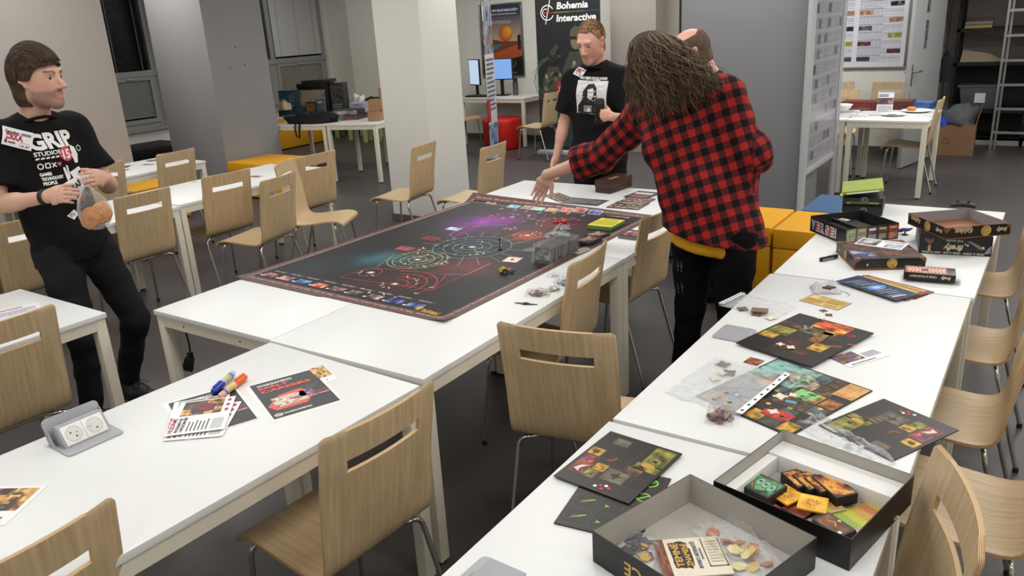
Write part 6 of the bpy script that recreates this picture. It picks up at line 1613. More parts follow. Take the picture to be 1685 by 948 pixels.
def dungeon(c, w, d, seed, style=0):
    r = random.Random(seed); c.rect(0, 0, w, d, rgb(34, 29, 26), 0)
    YG = [rgb(50, 47, 20), rgb(118, 114, 40), rgb(170, 160, 66)]; YE = [rgb(104, 70, 18), rgb(190, 142, 40), rgb(220, 186, 70)]; RD = [rgb(54, 18, 18), rgb(122, 46, 42), rgb(160, 80, 70)]; TN = [rgb(64, 59, 46), rgb(98, 92, 74), rgb(120, 113, 92)]; OR = [rgb(80, 38, 16), rgb(144, 80, 32), rgb(190, 130, 60)]; BR = [rgb(38, 28, 20), rgb(80, 58, 38), rgb(128, 98, 62)]
    def dash(a, b, col=rgb(120, 84, 56), n=16):
        for k in range(n):
            p = (a[0] + (b[0] - a[0]) * (k + .2) / n, a[1] + (b[1] - a[1]) * (k + .2) / n); q = (a[0] + (b[0] - a[0]) * (k + .75) / n, a[1] + (b[1] - a[1]) * (k + .75) / n); c.line([p, q], .0012, col, 2)
    def tile(u, v, a, b, pal, s_, l=1, frame=None):
        c.art(u * w, v * d, a * w, b * d, pal, s_, 14, 12, l, scale=2.2)
        c.line([(u * w, v * d), ((u + a) * w, v * d), ((u + a) * w, (v + b) * d), (u * w, (v + b) * d)], .0016, frame or pal[1], l + 1, True)
    if style in (0, 3):      # half finished dungeon board: dashed slots and some painted rooms
        for k in range(4): dash((w * .05, d * (.18 + .2 * k)), (w * .95, d * (.18 + .2 * k))); dash((w * (.2 + .2 * k), d * .05), (w * (.2 + .2 * k), d * .95))
        T = [(.70, .62, .26, .34, YG), (.66, .52, .3, .12, YG), (.05, .16, .20, .34, RD), (.04, .52, .17, .13, YE), (.28, .30, .15, .12, YE), (.24, .16, .15, .13, YG), (.46, .20, .28, .20, TN), (.62, .40, .2, .14, BR), (.18, .80, .2, .12, TN)]
        for k, (u, v, a, b, pal) in enumerate(T): tile(u, v, a, b, pal, seed * 3 + k)
        c.poly([(w * q[0], d * q[1]) for q in ((.52, .31), (.58, .29), (.6, .24), (.62, .29), (.69, .31), (.63, .32), (.62, .37), (.58, .33))], rgb(36, 32, 28), 4)
        c.poly([(w * q[0], d * q[1]) for q in ((.09, .22), (.14, .3), (.22, .33), (.16, .24), (.18, .19))], rgb(226, 200, 190), 4); c.poly([(w * q[0], d * q[1]) for q in ((.13, .4), (.2, .36), (.22, .43), (.17, .41))], rgb(226, 90, 50), 4); c.poly([(w * q[0], d * q[1]) for q in ((.10, .42), (.15, .38), (.16, .45))], rgb(70, 70, 150), 4)
        for k, (u, v) in enumerate(((.56, .10), (.62, .12), (.60, .06), (.67, .10), (.51, .07))): c.ell(u * w, v * d, .005, .005, WHT if k in (1, 4) else rgb(200, 50, 44), 3, 8)
        c.ell(.12 * w, .585 * d, .010, .008, rgb(60, 44, 14), 4, 12); c.ell(.80 * w, .62 * d, .02, .011, rgb(190, 150, 60), 3, 14); c.rect(.80 * w, .70 * d, .012, .010, rgb(30, 30, 16), 4); c.rect(.72 * w, .55 * d, .012, .010, rgb(30, 30, 16), 4)
        c.line([(.34 * w, .50 * d), (.40 * w, .53 * d), (.42 * w, .58 * d)], .004, rgb(190, 90, 40), 3)
    elif style == 1:         # board A: fiery corner, green corridor, red rings, bullets
        for k in range(3): dash((w * .08, d * (.12 + .16 * k)), (w * .9, d * (.12 + .16 * k)), rgb(90, 60, 44))
        tile(.03, .42, .28, .22, YG, 3); tile(.03, .30, .2, .12, [rgb(90, 70, 30), rgb(190, 150, 60), rgb(226, 196, 110)], 5); tile(.02, .62, .28, .12, BR, 8); tile(.34, .78, .44, .2, [rgb(30, 10, 8), rgb(120, 30, 16), rgb(220, 90, 30), rgb(250, 200, 90)], 4); tile(.30, .60, .2, .14, TN, 7); tile(.50, .60, .2, .14, YG, 9); tile(.56, .68, .16, .10, YE, 12); tile(.56, .46, .13, .13, OR, 10); tile(.68, .30, .18, .16, YE, 13); tile(.68, .60, .14, .1, [rgb(30, 26, 20), rgb(60, 56, 34)], 14)
        for (u, v) in ((.74, .76), (.86, .80)): c.ring(u * w, v * d, .0135, .003, rgb(190, 60, 50), 3, 20); c.line([(u * w - .009, v * d - .006), (u * w + .009, v * d + .006)], .0026, rgb(190, 60, 50), 3)
        for (u, v) in ((.86, .50), (.78, .46), (.95, .62)): c.rect(u * w, v * d, .03, .0055, rgb(206, 110, 70), 3, .5)
        for (u, v) in ((.40, .30), (.36, .16), (.62, .14)): tile(u, v, .16, .11, [rgb(34, 20, 16), rgb(110, 52, 34)], int(u * 99))
        c.poly([(w * .40, d * .63), (w * .46, d * .66), (w * .44, d * .71), (w * .38, d * .70)], rgb(40, 36, 30), 4)
        for (u, v) in ((.30, .74), (.34, .70), (.37, .76)): c.ell(u * w, v * d, .006, .004, rgb(214, 190, 180), 3, 8)
    elif style == 2:         # board B: busy dungeon
        P = [YE, BR, OR, [rgb(50, 54, 56), rgb(90, 110, 116)], YG, [rgb(60, 42, 34), rgb(140, 104, 80), rgb(190, 156, 124)], BR, [rgb(30, 30, 28), rgb(84, 84, 70)]]
        for j in range(6):
            for i in range(6):
                if r.random() < .82: tile(.02 + i * .163, .02 + j * .163, .145, .145, P[r.randrange(len(P))], r.randrange(99), 1, rgb(120, 96, 50) if r.random() < .5 else rgb(60, 50, 40))
        c.art(.02 * w, .6 * d, .5 * w, .38 * d, [rgb(60, 110, 100), rgb(150, 200, 190), rgb(90, 80, 60), rgb(190, 120, 80)], 44, 14, 10, 3); tile(.8, .74, .19, .24, [rgb(190, 120, 60), rgb(226, 180, 110)], 3, 3); c.art(.56 * w, .50 * d, .2 * w, .16 * d, [rgb(90, 150, 80), rgb(140, 210, 130), rgb(40, 60, 30)], 12, 8, 6, 3)
        c.art(.58 * w, .12 * d, .26 * w, .14 * d, [rgb(120, 20, 16), rgb(214, 60, 44), rgb(50, 20, 16)], 31, 9, 6, 3); c.rect(.2 * w, .20 * d, .026, .022, rgb(110, 160, 200), 4, .2); c.ell(.213 * w + .009, .23 * d, .006, .006, WHT, 5, 10); c.rect(.60 * w, .40 * d, .032, .016, rgb(90, 150, 190), 4, .3)
        for k in range(26): c.ell(r.random() * w * .9 + .01, r.random() * d * .6 + .01, .008, .007, P[k % 8][-1], 4, 9)
    elif style == 4:         # board E: knives and green no-signs on a grid
        for j in range(4):
            for i in range(3): c.line([(w * (.05 + .32 * i), d * (.04 + .24 * j)), (w * (.33 + .32 * i), d * (.04 + .24 * j)), (w * (.33 + .32 * i), d * (.25 + .24 * j)), (w * (.05 + .32 * i), d * (.25 + .24 * j))], .001, rgb(96, 92, 80), 1, True)
            v = d * (.14 + .24 * j)
            c.poly([(w * .12, v - .008), (w * .29, v + .012), (w * .30, v + .018), (w * .20, v + .010)], rgb(130, 176, 60), 2); c.poly([(w * .12, v - .008), (w * .15, v + .006), (w * .24, v + .014)], rgb(150, 90, 80), 2)
            c.poly([(w * .42, v - .006), (w * .5, v), (w * .42, v + .007), (w * .45, v)], rgb(120, 200, 50), 2); c.ring(w * .80, v, .0165, .004, rgb(130, 210, 60), 2, 24); c.line([(w * .80 - .011, v - .010), (w * .80 + .011, v + .010)], .004, rgb(130, 210, 60), 2)
def board(label, rcv, seed, style, th=.0032, z=ZT, tilt=(0, 0), group=None, flip=0):
    ox, oy, yaw, w, d = rcv
    if flip: ox, oy, yaw = ox + rot2(yaw, w, d)[0], oy + rot2(yaw, w, d)[1], yaw + PI
    t = thing('game_board', label, 'game board', (ox, oy, z), 0, group, rot=(tilt[0], tilt[1], yaw))
    MB().box(0, w, 0, d, 0, th).build('board_sheet', mat('board_edge_dark', rgb(40, 35, 31), .5), t, bevel=.0008)
    c = Canvas(); dungeon(c, w, d, seed, style); c.build('painted_face', t, Matrix.Translation((0, 0, th)), M_PRINT, lift=.0003, step=.00018); return t
RD_ = (-0.9253, 1.449, -0.0819, 0.2171, 0.2681)
RE_ = (-0.8272, 1.287, 0.145, 0.1412, 0.263)
board('dark board with green no-entry signs, lying under another board on the bottom table', (RE_[0], RE_[1], RE_[2], .20, .27), 5, 4)
board('dark dungeon board on top of the one with green signs', RD_, 2, 0, z=ZT + .0045)
RA_ = (-0.8072, 2.456, -0.2984, 0.2798, 0.3846)
board('dark board with fiery corner and red rings, farthest of the boards on the right table', (RA_[0], RA_[1], RA_[2], .283, .385), 4, 1, z=ZT + .007)
RB_ = (-0.7835, 2.031, -0.3399, 0.321, 0.4058)
board('busy colourful dungeon board under the clear punched sleeve', (RB_[0], RB_[1], RB_[2], .325, .40), 9, 2)
RC_ = (-0.4278, 2.019, -0.4639, 0.2158, 0.1807)
board('dark dungeon board at table edge behind the box with the card piles', (RC_[0], RC_[1], RC_[2], .225, .27), 6, 3, z=ZT, flip=1)
# box trays at the bottom
gy = math.radians(-12.5); GW, GD, GH = .318, .312, .076
go = (-.348 - rot2(gy, GW / 2, GD / 2)[0], 1.632 - rot2(gy, GW / 2, GD / 2)[1])
tg = tray('game_box', 'open black box tray with white insert holding card piles, at bottom right', go, gy, GW, GD, GH, ZT, M_BCARD, M_BIN)
def inv(o, yaw, p): dx, dy = p[0] - o[0], p[1] - o[1]; return rot2(-yaw, dx, dy)
MB().box(.0035, GW - .0035, GD - .075, GD - .004, .0025, .048).build('white_insert', M_WIN, tg, bevel=.002)
MB().box(.0035, GW - .0035, .004, .030, .0025, .050).build('white_insert', M_WIN, tg, bevel=.002)
MB().box(.0035, .030, .031, GD - .076, .0025, .044).build('white_insert', M_WIN, tg, bevel=.002)
fy = math.radians(-17.5); FW, FD, FH = .322, .314, .076
fo = (-.487 - rot2(fy, FW / 2, FD / 2)[0], 1.318 - rot2(fy, FW / 2, FD / 2)[1])
tf = tray('game_box', 'open black lid tray with grey lining and upside down golden lettering, nearest the camera', fo, fy, FW, FD, FH, ZT, M_BCARD, M_BIN)
c = Canvas(); c.text('VLÁDCE PODZEMÍ', FW * .97, .058, .026, GOLDC, 0, a=PI, w=FW * .86, bold=.02); c.rect(.005, .048, .06, .012, rgb(170, 84, 50), 0); c.text('HRA OD', .062, .058, .008, rgb(240, 200, 150), 1, a=PI, w=.052, bold=.02); c.ring(.034, .030, .007, .003, rgb(200, 70, 60), 0, 18); c.ring(.046, .030, .007, .003, WHT, 0, 18); c.lines(.006, .022, .018, .018, 5, rgb(110, 106, 104), 0)
c.build('lettering', tf, frame_from((0, FD, 0), (0, -1, 0), (0, 0, 1)), lift=.0004)
c = Canvas(); c.text('VLÁDCE', FW * .75, .052, .030, GOLDC, 0, a=PI, w=.15, bold=.02); c.art(FW * .78, .012, FW * .2, .05, [rgb(30, 22, 20), rgb(110, 60, 40), rgb(150, 110, 80)], 3, 7, 4, 0)
c.build('lettering', tf, frame_from((0, 0, 0), (1, 0, 0), (0, 0, 1)), lift=.0004)
# things inside the near tray
bz = ZT + .0028
def rules(c, w, d):
    c.rect(0, 0, w, d, rgb(226, 216, 194), 0); c.rect(0, 0, w * .14, d, rgb(120, 66, 44), 1); c.art(w * .0, 0, w * .13, d, [rgb(90, 44, 30), rgb(150, 90, 60)], 3, 3, 9, 2)
    r = random.Random(2); pts = []
    for k in range(40):
        a = 2 * PI * k / 40; q = 1 + r.uniform(-.1, .1); pts.append((w * .34 + w * .15 * math.copysign(abs(math.cos(a)) ** .5, math.cos(a)) * q, d * .55 + d * .36 * math.copysign(abs(math.sin(a)) ** .5, math.sin(a)) * q))
    c.poly(pts, rgb(52, 38, 42), 1)
    c.text('TEMNÉ', w * .335, d * .24, w * .10, GOLDC, 3, a=PI / 2, w=d * .62, bold=.03); c.text('ZNAMENÍ', w * .465, d * .24, w * .08, GOLDC, 3, a=PI / 2, w=d * .60, bold=.03)
    c.text('INTRIKY ARTEFAKTŮ', w * .60, d * .18, w * .055, rgb(70, 80, 110), 3, a=PI / 2, w=d * .7, bold=.04); c.rect(w * .63, d * .40, w * .03, d * .3, rgb(120, 116, 110), 2)
    c.rect(w * .70, d * .2, w * .02, d * .75, rgb(110, 112, 84), 2); c.rect(w * .70, d * .2, w * .28, d * .03, rgb(110, 112, 84), 2); c.rect(w * .96, d * .2, w * .02, d * .75, rgb(110, 112, 84), 2); c.lines(w * .75, d * .3, w * .18, d * .6, 8, rgb(190, 180, 160), 2)
rp = (-0.5406, 1.219, 0.6294, 0.1358, 0.143)
sheet('cream booklet with golden title lettering inside the near box tray', (rp[0] + .01, rp[1] + .012, rp[2], rp[3] * 1.04, rp[4] * .86), rules, name='rule_booklet', cat='booklet', z=bz + .004, th=.003, paper=mat('cream_paper', rgb(226, 216, 194), .6))
PLST = [rgb(70, 40, 60), rgb(40, 50, 80), rgb(200, 170, 60), rgb(150, 60, 60), rgb(50, 90, 70)]
pb1 = (-0.6186, 1.285, 0.75)
token_bag('parts_bag', 'clear bag of dark coloured pieces under the booklet in the near tray', (pb1[0], pb1[1]), .09, .12, .020, .2, PLST, 26, 21, tok=.012, z=bz)
pb2 = (-0.458, 1.381, 0.755)
token_bag('parts_bag', 'big crumpled clear zip bag with yellow and red pieces in the near tray', (pb2[0] + .03, pb2[1] + .015), .22, .11, .030, -.62, [rgb(214, 190, 80), rgb(200, 120, 80), rgb(226, 214, 160)], 16, 22, tok=.014, z=bz)
# card piles inside the far tray
def pic(pal, seed, frame=rgb(26, 22, 20), star=None):
    def f(c, w, d):
        c.rect(0, 0, w, d, frame, 0); c.art(w * .06, d * .06, w * .88, d * .88, pal, seed, 16, 12, 1)
        if star:
            for k in range(9): a = k * .7; c.line([(w / 2 + math.cos(a) * w * .12, d / 2 + math.sin(a) * d * .12), (w / 2 + math.cos(a + .3) * w * .24, d / 2 + math.sin(a + .3) * d * .24)], w * .035, star, 2)
    return f
YEL = [rgb(214, 140, 30), rgb(236, 178, 40), rgb(246, 204, 70)]; EMB = rgb(150, 70, 24)
def inbox(label, px, w, d, rz, h, draw, dz=0.0, tilt=(0, 0), side=rgb(34, 30, 28)):
    p = AT0 = px; t = thing('card_stack', label, 'cards', (p[0], p[1], bz + dz), 0, rot=(tilt[0], tilt[1], rz))
    MB().box(-w / 2, w / 2, -d / 2, d / 2, 0, h).build('card_block', mat('card_side_%d_%d_%d' % tuple(int(255 * q) for q in side), side, .6), t, bevel=.0006)
    c = Canvas(); draw(c, w, d); c.build('face_print', t, Matrix.Translation((-w / 2, -d / 2, h))); return t
def teal_pic(c, w, d):
    pic([rgb(20, 24, 16), rgb(50, 90, 50), rgb(90, 150, 100), rgb(40, 50, 30)], 3)(c, w, d)
    for k in range(3): c.ell(w * (.38 + .2 * k), d * (.62 - .05 * k), w * .09, d * .2, rgb(130, 190, 160), 2, 14); c.rect(w * (.34 + .2 * k), d * (.58 - .05 * k), w * .08, d * .12, rgb(110, 60, 44), 3)
    c.ell(w * .55, d * .3, w * .16, d * .12, rgb(100, 160, 110), 2, 12); c.line([(w * .15, d * .55), (w * .4, d * .15)], w * .03, rgb(190, 110, 50), 2)
inbox('green goblin-market picture pile at the left in the far tray', (-0.4569, 1.617, 0.775), .085, .075, gy - .1, .03, teal_pic)
inbox('reddish card under the green pile in the far tray', (-0.4425, 1.611, 0.745), .10, .09, gy + .1, .002, pic([rgb(90, 30, 26), rgb(160, 70, 50), rgb(200, 120, 90)], 5))
inbox('single red-brown card face lying lowest beside the yellow cards', (-0.3763, 1.612, 0.745), .09, .07, gy - .2, .002, pic([rgb(90, 40, 30), rgb(170, 90, 70), rgb(206, 140, 110)], 15))
inbox('yellow card with a brown sun emblem nearer the green pile', (-0.403, 1.627, 0.757), .062, .062, gy - .25, .004, pic(YEL, 6, YEL[1], EMB), dz=.012, side=rgb(214, 150, 40))
inbox('second yellow card with a brown emblem in the middle of the far tray', (-0.3408, 1.612, 0.757), .062, .062, gy + .35, .004, pic(YEL, 8, YEL[1], EMB), dz=.018, side=rgb(214, 150, 40))
inbox('pale card with dark lettering between the two yellow cards', (-0.3625, 1.661, 0.75), .062, .062, gy - .3, .004, lambda c, w, d: (c.rect(0, 0, w, d, rgb(220, 212, 196), 0), c.lines(w * .1, d * .1, w * .8, d * .8, 5, rgb(60, 54, 46), 1)), side=rgb(220, 212, 196))
for k in range(4):
    q = Vector((-0.3917, 1.694, 0.77)).lerp(Vector((-0.3135, 1.688, 0.77)), k / 3)
    inbox(('dark card block at left of the leaning row in far tray', 'second dark card block of the leaning row in far tray', 'third dark card block of the leaning row in far tray', 'dark card block with glowing fire picture, front of the leaning row')[k], (q.x, q.y), .095 if k == 3 else .07, .056, gy - .5, .026, pic([rgb(60, 30, 14), rgb(170, 84, 30), rgb(240, 170, 60), rgb(90, 40, 20)], 20 + k), dz=.0 + .003 * k, side=rgb(26, 24, 24))
inbox('brown dragon card block at the front wall of the far tray', (-0.2809, 1.547, 0.765), .075, .05, gy - .30, .026, lambda c, w, d: (pic([rgb(60, 34, 20), rgb(110, 66, 36), rgb(150, 96, 50)], 30)(c, w, d), c.line([(w * .3, d * .5), (w * .45, d * .65), (w * .6, d * .45)], w * .03, rgb(220, 170, 60), 2), c.rect(w * .8, d * .2, w * .1, d * .14, WHT, 2), c.rect(w * .42, d * .82, w * .1, d * .12, rgb(220, 190, 60), 2)), side=rgb(40, 28, 22))
def stripes(c, w, d):
    for k, col in enumerate((rgb(150, 176, 70), rgb(196, 196, 60), rgb(206, 160, 70), rgb(206, 130, 84), rgb(190, 180, 60))): c.rect(w * .0, d * k / 5, w, d / 5 * .95, col, 0)
    c.rect(w * .82, 0, w * .18, d, rgb(230, 222, 190), 1); c.lines(w * .83, d * .03, w * .15, d * .94, 16, rgb(150, 90, 60), 2)
inbox('striped yellow green scoring board upright at right end of the far tray', (-0.2336, 1.641, 0.752), .075, .12, gy - .35, .003, stripes, dz=.004, side=rgb(200, 196, 150))
inbox('small bundle of yellow striped cards beside the fire picture block', (-0.3059, 1.632, 0.752), .04, .05, gy - .5, .012, stripes, side=rgb(170, 160, 70))
# clear bags and sleeves on the right table
pw = (-0.3512, 1.942, 0.75)
token_bag('parts_bag', 'crumpled clear bag lying between the far tray and the dungeon board at the table edge', (pw[0], pw[1] + .01), .27, .08, .034, -.58, [rgb(200, 200, 200)], 2, 31)
pw = (-0.6744, 1.939, 0.75)
token_bag('parts_bag', 'small clear zip bag packed with dark red pieces on the table joint', (pw[0], pw[1]), .075, .085, .034, .25, [rgb(120, 40, 46), rgb(90, 50, 46), rgb(170, 120, 90), rgb(60, 30, 34)], 90, 32, tok=.010)
pw = (-0.5339, 2.269, 0.75)
token_bag('parts_bag', 'small clear bag of green pieces on the busy dungeon board', (pw[0], pw[1]), .07, .075, .022, .6, [rgb(130, 190, 120), rgb(190, 220, 170), rgb(100, 150, 90)], 22, 33, tok=.008, z=ZT + .004)
def sleeve(label, rcv, seed, items, h=.012, z=ZT):
    ox, oy, yaw, w, d = rcv; t = thing('clear_sleeve', label, 'sleeve', (ox + rot2(yaw, w / 2, d / 2)[0], oy + rot2(yaw, w / 2, d / 2)[1], z), yaw)
    crumple(w, d, h, seed, 22, edge=.3).build('clear_film', M_BAG, t, smooth=75)
    st = MB().box(-w / 2 - .002, -w / 2 + .018, -d / 2, d / 2, h * .5, h * .5 + .0008) if items == 'l' else MB().box(w / 2 - .014, w / 2 + .006, -d / 2, d / 2, .0075, .0083)
    sp = st.build('punched_strip', mat('white_plastic_strip', rgb(240, 240, 240), .35), t)
    hm = MB()
    for k in range(8):
        y = -d / 2 + d * (k + .5) / 8; x = w / 2 - .004 if items != 'l' else -w / 2 + .008; zz = .0084 if items != 'l' else h * .5 + .0009
        hm.box(x - .0035, x + .0035, y - .005, y + .005, zz, zz + .0002)
    hm.build('punch_holes', M_BLACKP, sp); return t
S1 = (-0.8711, 2.005, -0.1408, 0.2457, 0.3234)
sleeve('large clear punched sleeve with puzzle tokens spread over the busy board', S1, 41, 'r', .016, z=ZT + .0035)
S2 = (-0.995, 2.805, -0.2284, 0.2439, 0.1619)
t2 = sleeve('clear punched sleeve holding brown wooden tokens by the left table edge', S2, 42, 'l', .018)
M_PUZ = mat('puzzle_card_back', rgb(228, 218, 196), .6); M_PUZB = mat('puzzle_brown', rgb(110, 84, 70), .6, var=.4, vscale=60)
def puzzle(label, p, s, rz, m, z=ZT, group=None, n=1):
    t = thing('puzzle_piece', label, 'puzzle piece', (p[0], p[1], z), rz, group)
    mb = MB(); q = s / 3
    poly = []
    for a in range(4):
        for (x, y) in ((.5, -.5), (.5, -.2), (.8, -.28), (1.0, 0), (.8, .28), (.5, .2)): poly.append(rot2(a * PI / 2, x * q * 1.5, y * q * 1.5))
    mb.prism(poly, 0, .002); mb.build('piece', m, t); return t
for i, (px, s, m, lb, dz) in enumerate((((-0.565, 2.138, 0.75), .045, M_PUZ, 'cream cross shaped puzzle piece on the busy board by the sleeve strip', .004), ((-0.5541, 2.036, 0.75), .035, M_PUZ, 'cream puzzle piece on the busy board near the blue tile', .004), ((-0.5351, 2.162, 0.75), .03, M_PUZ, 'small cream piece right of the cross shaped piece on the busy board', .004),
        ((-0.6706, 2.501, 0.75), .03, M_PUZ, 'left one of two cream puzzle pieces on the board with fiery corner', .012), ((-0.6336, 2.491, 0.75), .034, M_PUZ, 'right one of two cream puzzle pieces on the board with fiery corner', .012), ((-0.6119, 2.799, 0.75), .03, M_PUZ, 'cream piece at the far edge of the board with fiery corner', .012),
        ((-0.63, 2.911, 0.742), .032, M_PUZB, 'left dark red piece lying alone behind the board with fiery corner', 0), ((-0.602, 2.875, 0.742), .032, M_PUZB, 'right dark red piece lying alone behind the board with fiery corner', 0),
        ((-0.7868, 2.276, 0.75), .05, M_PUZB, 'brown tokens farthest inside the large sleeve', .006), ((-0.7724, 2.161, 0.75), .04, M_PUZ, 'cream tokens left inside the large sleeve', .006), ((-0.7482, 2.223, 0.75), .05, M_PUZB, 'brown tokens in the middle of the large sleeve', .006), ((-0.765, 2.204, 0.75), .035, M_PUZ, 'cream tokens in the middle of the large sleeve', .009),
        ((-0.8983, 2.797, 0.75), .05, M_PUZB, 'brown tokens left inside the sleeve by the table edge', .004), ((-0.8338, 2.769, 0.75), .05, M_PUZB, 'brown tokens in the middle of the sleeve by the table edge', .004), ((-0.7774, 2.747, 0.75), .045, M_PUZ, 'cream tokens right inside the sleeve by the table edge', .004))):
    puzzle(lb, px, s, .4 + i, m, z=ZT + dz)
bx = (-0.8298, 2.786, 0.75); tb = thing('small_tile', 'brown textured tile topmost in the sleeve by the table edge', 'tile', (bx[0], bx[1], ZT + .009), .2)
MB().box(-.03, .03, -.02, .02, 0, .007).build('tile', mat('brown_tile', rgb(128, 104, 88), .6, var=.3, vscale=90), tb, bevel=.002)
def d_red(c, w, d): c.rect(0, 0, w, d, rgb(120, 62, 40), 0); c.art(w * .05, d * .05, w * .9, d * .9, [rgb(90, 40, 26), rgb(150, 80, 50), rgb(190, 130, 90)], 5, 8, 5, 1)
card_stack('brown card half hidden behind the large sleeve', (-0.7403, 2.333, -0.1645, 0.0489, 0.0493), .001, d_red, z=ZT, side=rgb(150, 100, 70))
card_stack('red card between the sleeve and the board with fiery corner', (-0.6595, 2.334, -0.0227, 0.0445, 0.0438), .001, lambda c, w, d: c.rect(0, 0, w, d, rgb(196, 60, 44), 0), z=ZT, side=rgb(150, 60, 50))
# white flyer with blue picture, yellow card, fan of player cards
sheet('white card with blue brown picture at the right corner of the fiery board', (-0.4351, 2.441, 1.034, 0.1758, 0.0884), lambda c, w, d: (c.rect(0, 0, w, d, rgb(240, 240, 238), 0), c.art(0, d * .30, w * .55, d * .7, [rgb(30, 50, 120), rgb(60, 90, 170), rgb(140, 90, 70), rgb(60, 40, 36), rgb(200, 170, 150)], 4, 10, 8, 1), c.lines(w * .60, d * .3, w * .36, d * .4, 4, rgb(90, 80, 110), 1), c.lines(w * .1, d * .06, w * .6, d * .12, 1, rgb(60, 54, 60), 1)), name='leaflet', cat='leaflet')
sheet('yellow text card lying alone before the white pouch', (-0.7404, 2.983, -0.2971, 0.163, 0.1032), lambda c, w, d: (c.rect(0, 0, w, d, rgb(70, 50, 40), 0), c.rect(.003, .003, w - .006, d - .006, rgb(218, 180, 96), 1), c.rect(w * .06, d * .62, w * .2, d * .28, rgb(232, 210, 150), 2), c.lines(w * .06, d * .08, w * .4, d * .5, 5, rgb(150, 116, 50), 2), c.lines(w * .52, d * .4, w * .42, d * .5, 5, rgb(150, 116, 50), 2), c.rect(w * .55, d * .08, w * .38, d * .26, rgb(240, 214, 140), 2), c.lines(w * .57, d * .1, w * .34, d * .22, 3, rgb(110, 80, 30), 3)), name='text_card', cat='card')
def bluec(c, w, d):
    c.art(0, 0, w, d, [rgb(14, 22, 40), rgb(20, 40, 76), rgb(24, 52, 96)], 3, 14, 6, 0); c.ell(w * .5, d * .5, w * .09, d * .34, rgb(60, 130, 210), 1, 18); c.ell(w * .5, d * .5, w * .04, d * .16, rgb(170, 210, 240), 2, 16)
    r = random.Random(1)
    for k in range(11):
        x = w * (.14 + k * .07); c.rect(x, d * r.uniform(.1, .3), .004, d * r.uniform(.4, .6), rgb(190, 206, 220), 3, -.2)
    c.rect(w * .88, d * .15, .009, d * .5, rgb(210, 216, 220), 3, -.2)
RBL = (-0.6646, 3.255, -0.5278, 0.29, 0.1287)
def yelc(c, w, d):
    c.rect(0, 0, w, d, rgb(120, 66, 38), 0); c.rect(w * .05, d * .08, w * .86, d * .84, rgb(214, 166, 86), 1)
    for k in range(7): c.rect(w * (.08 + k * .115), d * .10, w * .1, d * .34, rgb(226, 184, 110), 2); c.rect(w * (.08 + k * .115), d * .48, w * .1, d * .36, (rgb(206, 180, 96) if k % 2 else rgb(180, 170, 100)), 2)
for i, (da, dx, dy, f, lb) in enumerate(((.12, .040, .035, yelc, 'brown framed player card lowest in the fan beside the card deck'), (.05, .022, .020, yelc, 'yellow grid player card in the middle of the fan beside the card deck'), (0, 0, 0, bluec, 'blue space player card topmost in the fan'))):
    sheet(lb, (RBL[0] + dx, RBL[1] + dy, RBL[2] + da, .29, .128), f, name='player_card', cat='card', z=ZT + .002 * i + .0015 * i, th=.0018, paper=mat('player_card_edge', rgb(60, 44, 36), .5))
# folding knife-like dark tool, drawstring pouch, purple piece, glasses
t = thing('pocket_knife', 'small black pocket knife on the right table near the yellow cube seat', 'knife', (*(-0.7654, 3.568, 0.745)[:2], ZT), math.radians(58))
MB().prism([(-.052, -.006), (-.03, -.009), (.0, -.006), (.03, -.009), (.052, -.003), (.050, .006), (.02, .008), (-.02, .006), (-.05, .008)], 0, .018).build('handle', M_BLACKP, t, bevel=.003)
MB().box(-.045, .02, -.0098, -.0085, .005, .012).build('metal_strip', M_ALU, t)
M_POUCH = mat('white_organza', rgb(222, 222, 226), .6, trans=.25)
t = thing('pouch', 'small white drawstring pouch with a dark red token, right of the sleeves', 'pouch', (*(-0.6807, 3.148, 0.75)[:2], ZT), .4)
crumple(.105, .095, .042, 51, 16, edge=.5).build('pouch_body', M_POUCH, t, smooth=80)
MB().tube([(.05, -.01, .004), (.075, -.03, .003), (.085, -.055, .002), (.072, -.07, .002)], .0025, 6).build('drawstring', M_POUCH, t)
t = thing('token', 'dark red cross shaped token lying on the white pouch', 'token', (*(-0.6495, 3.066, 0.78)[:2], ZT + .038), .5)
MB().prism([rot2(a * PI / 4, r_, 0) for a, r_ in zip(range(8), (.026, .014, .024, .013, .026, .015, .022, .012))], 0, .006).build('token_body', mat('dark_red_card', rgb(84, 40, 44), .5, var=.3, vscale=50), t)
t = thing('game_piece', 'purple plastic ship on a small stand behind the lidded brown box', 'game piece', (*(-0.5421, 4.12, 0.745)[:2], ZT), .3)
M_PUR = mat('purple_plastic', rgb(84, 52, 130), .35)
MB().lathe([(.016, 0), (.016, .003), (.004, .005), (.003, .020)], 12).build('stand', M_BLACKP, t)
mb = MB(); mb.tube([(-.03, 0, .022), (-.01, 0, .026), (.015, 0, .026), (.032, 0, .034)], [.006, .009, .008, .003], 8); mb.tube([(0, -.022, .024), (0, .022, .024)], [.004, .004], 6); mb.build('ship_hull', M_PUR, t, smooth=50)
figure_pile('dark red plastic piece beside the purple ship, half hidden by the black box', (-0.561, 4.137, 0.745), [rgb(110, 30, 40)], 3, .026, 9)
sheet('white sheet with blue lines on the table between the two black boxes', (-0.5241, 3.979, -0.3748, 0.0768, 0.1467), wfly, name='text_sheet', cat='sheet')
t = thing('game_controller', 'black handheld gadget lying at the far edge of the right table', 'gadget', (*(-0.363, 4.79, 0.745)[:2], ZT), .1)
mb = MB(); mb.tube([(-.06, 0, .012), (-.02, .012, .018), (.02, .012, .018), (.06, 0, .012)], [.014, .018, .018, .014], 10, squash=(1, .8)); mb.sphere((-.025, .012, .034), .008, 8, 5); mb.sphere((.025, .012, .034), .008, 8, 5); mb.build('shell', M_BLACKP, t, smooth=50)
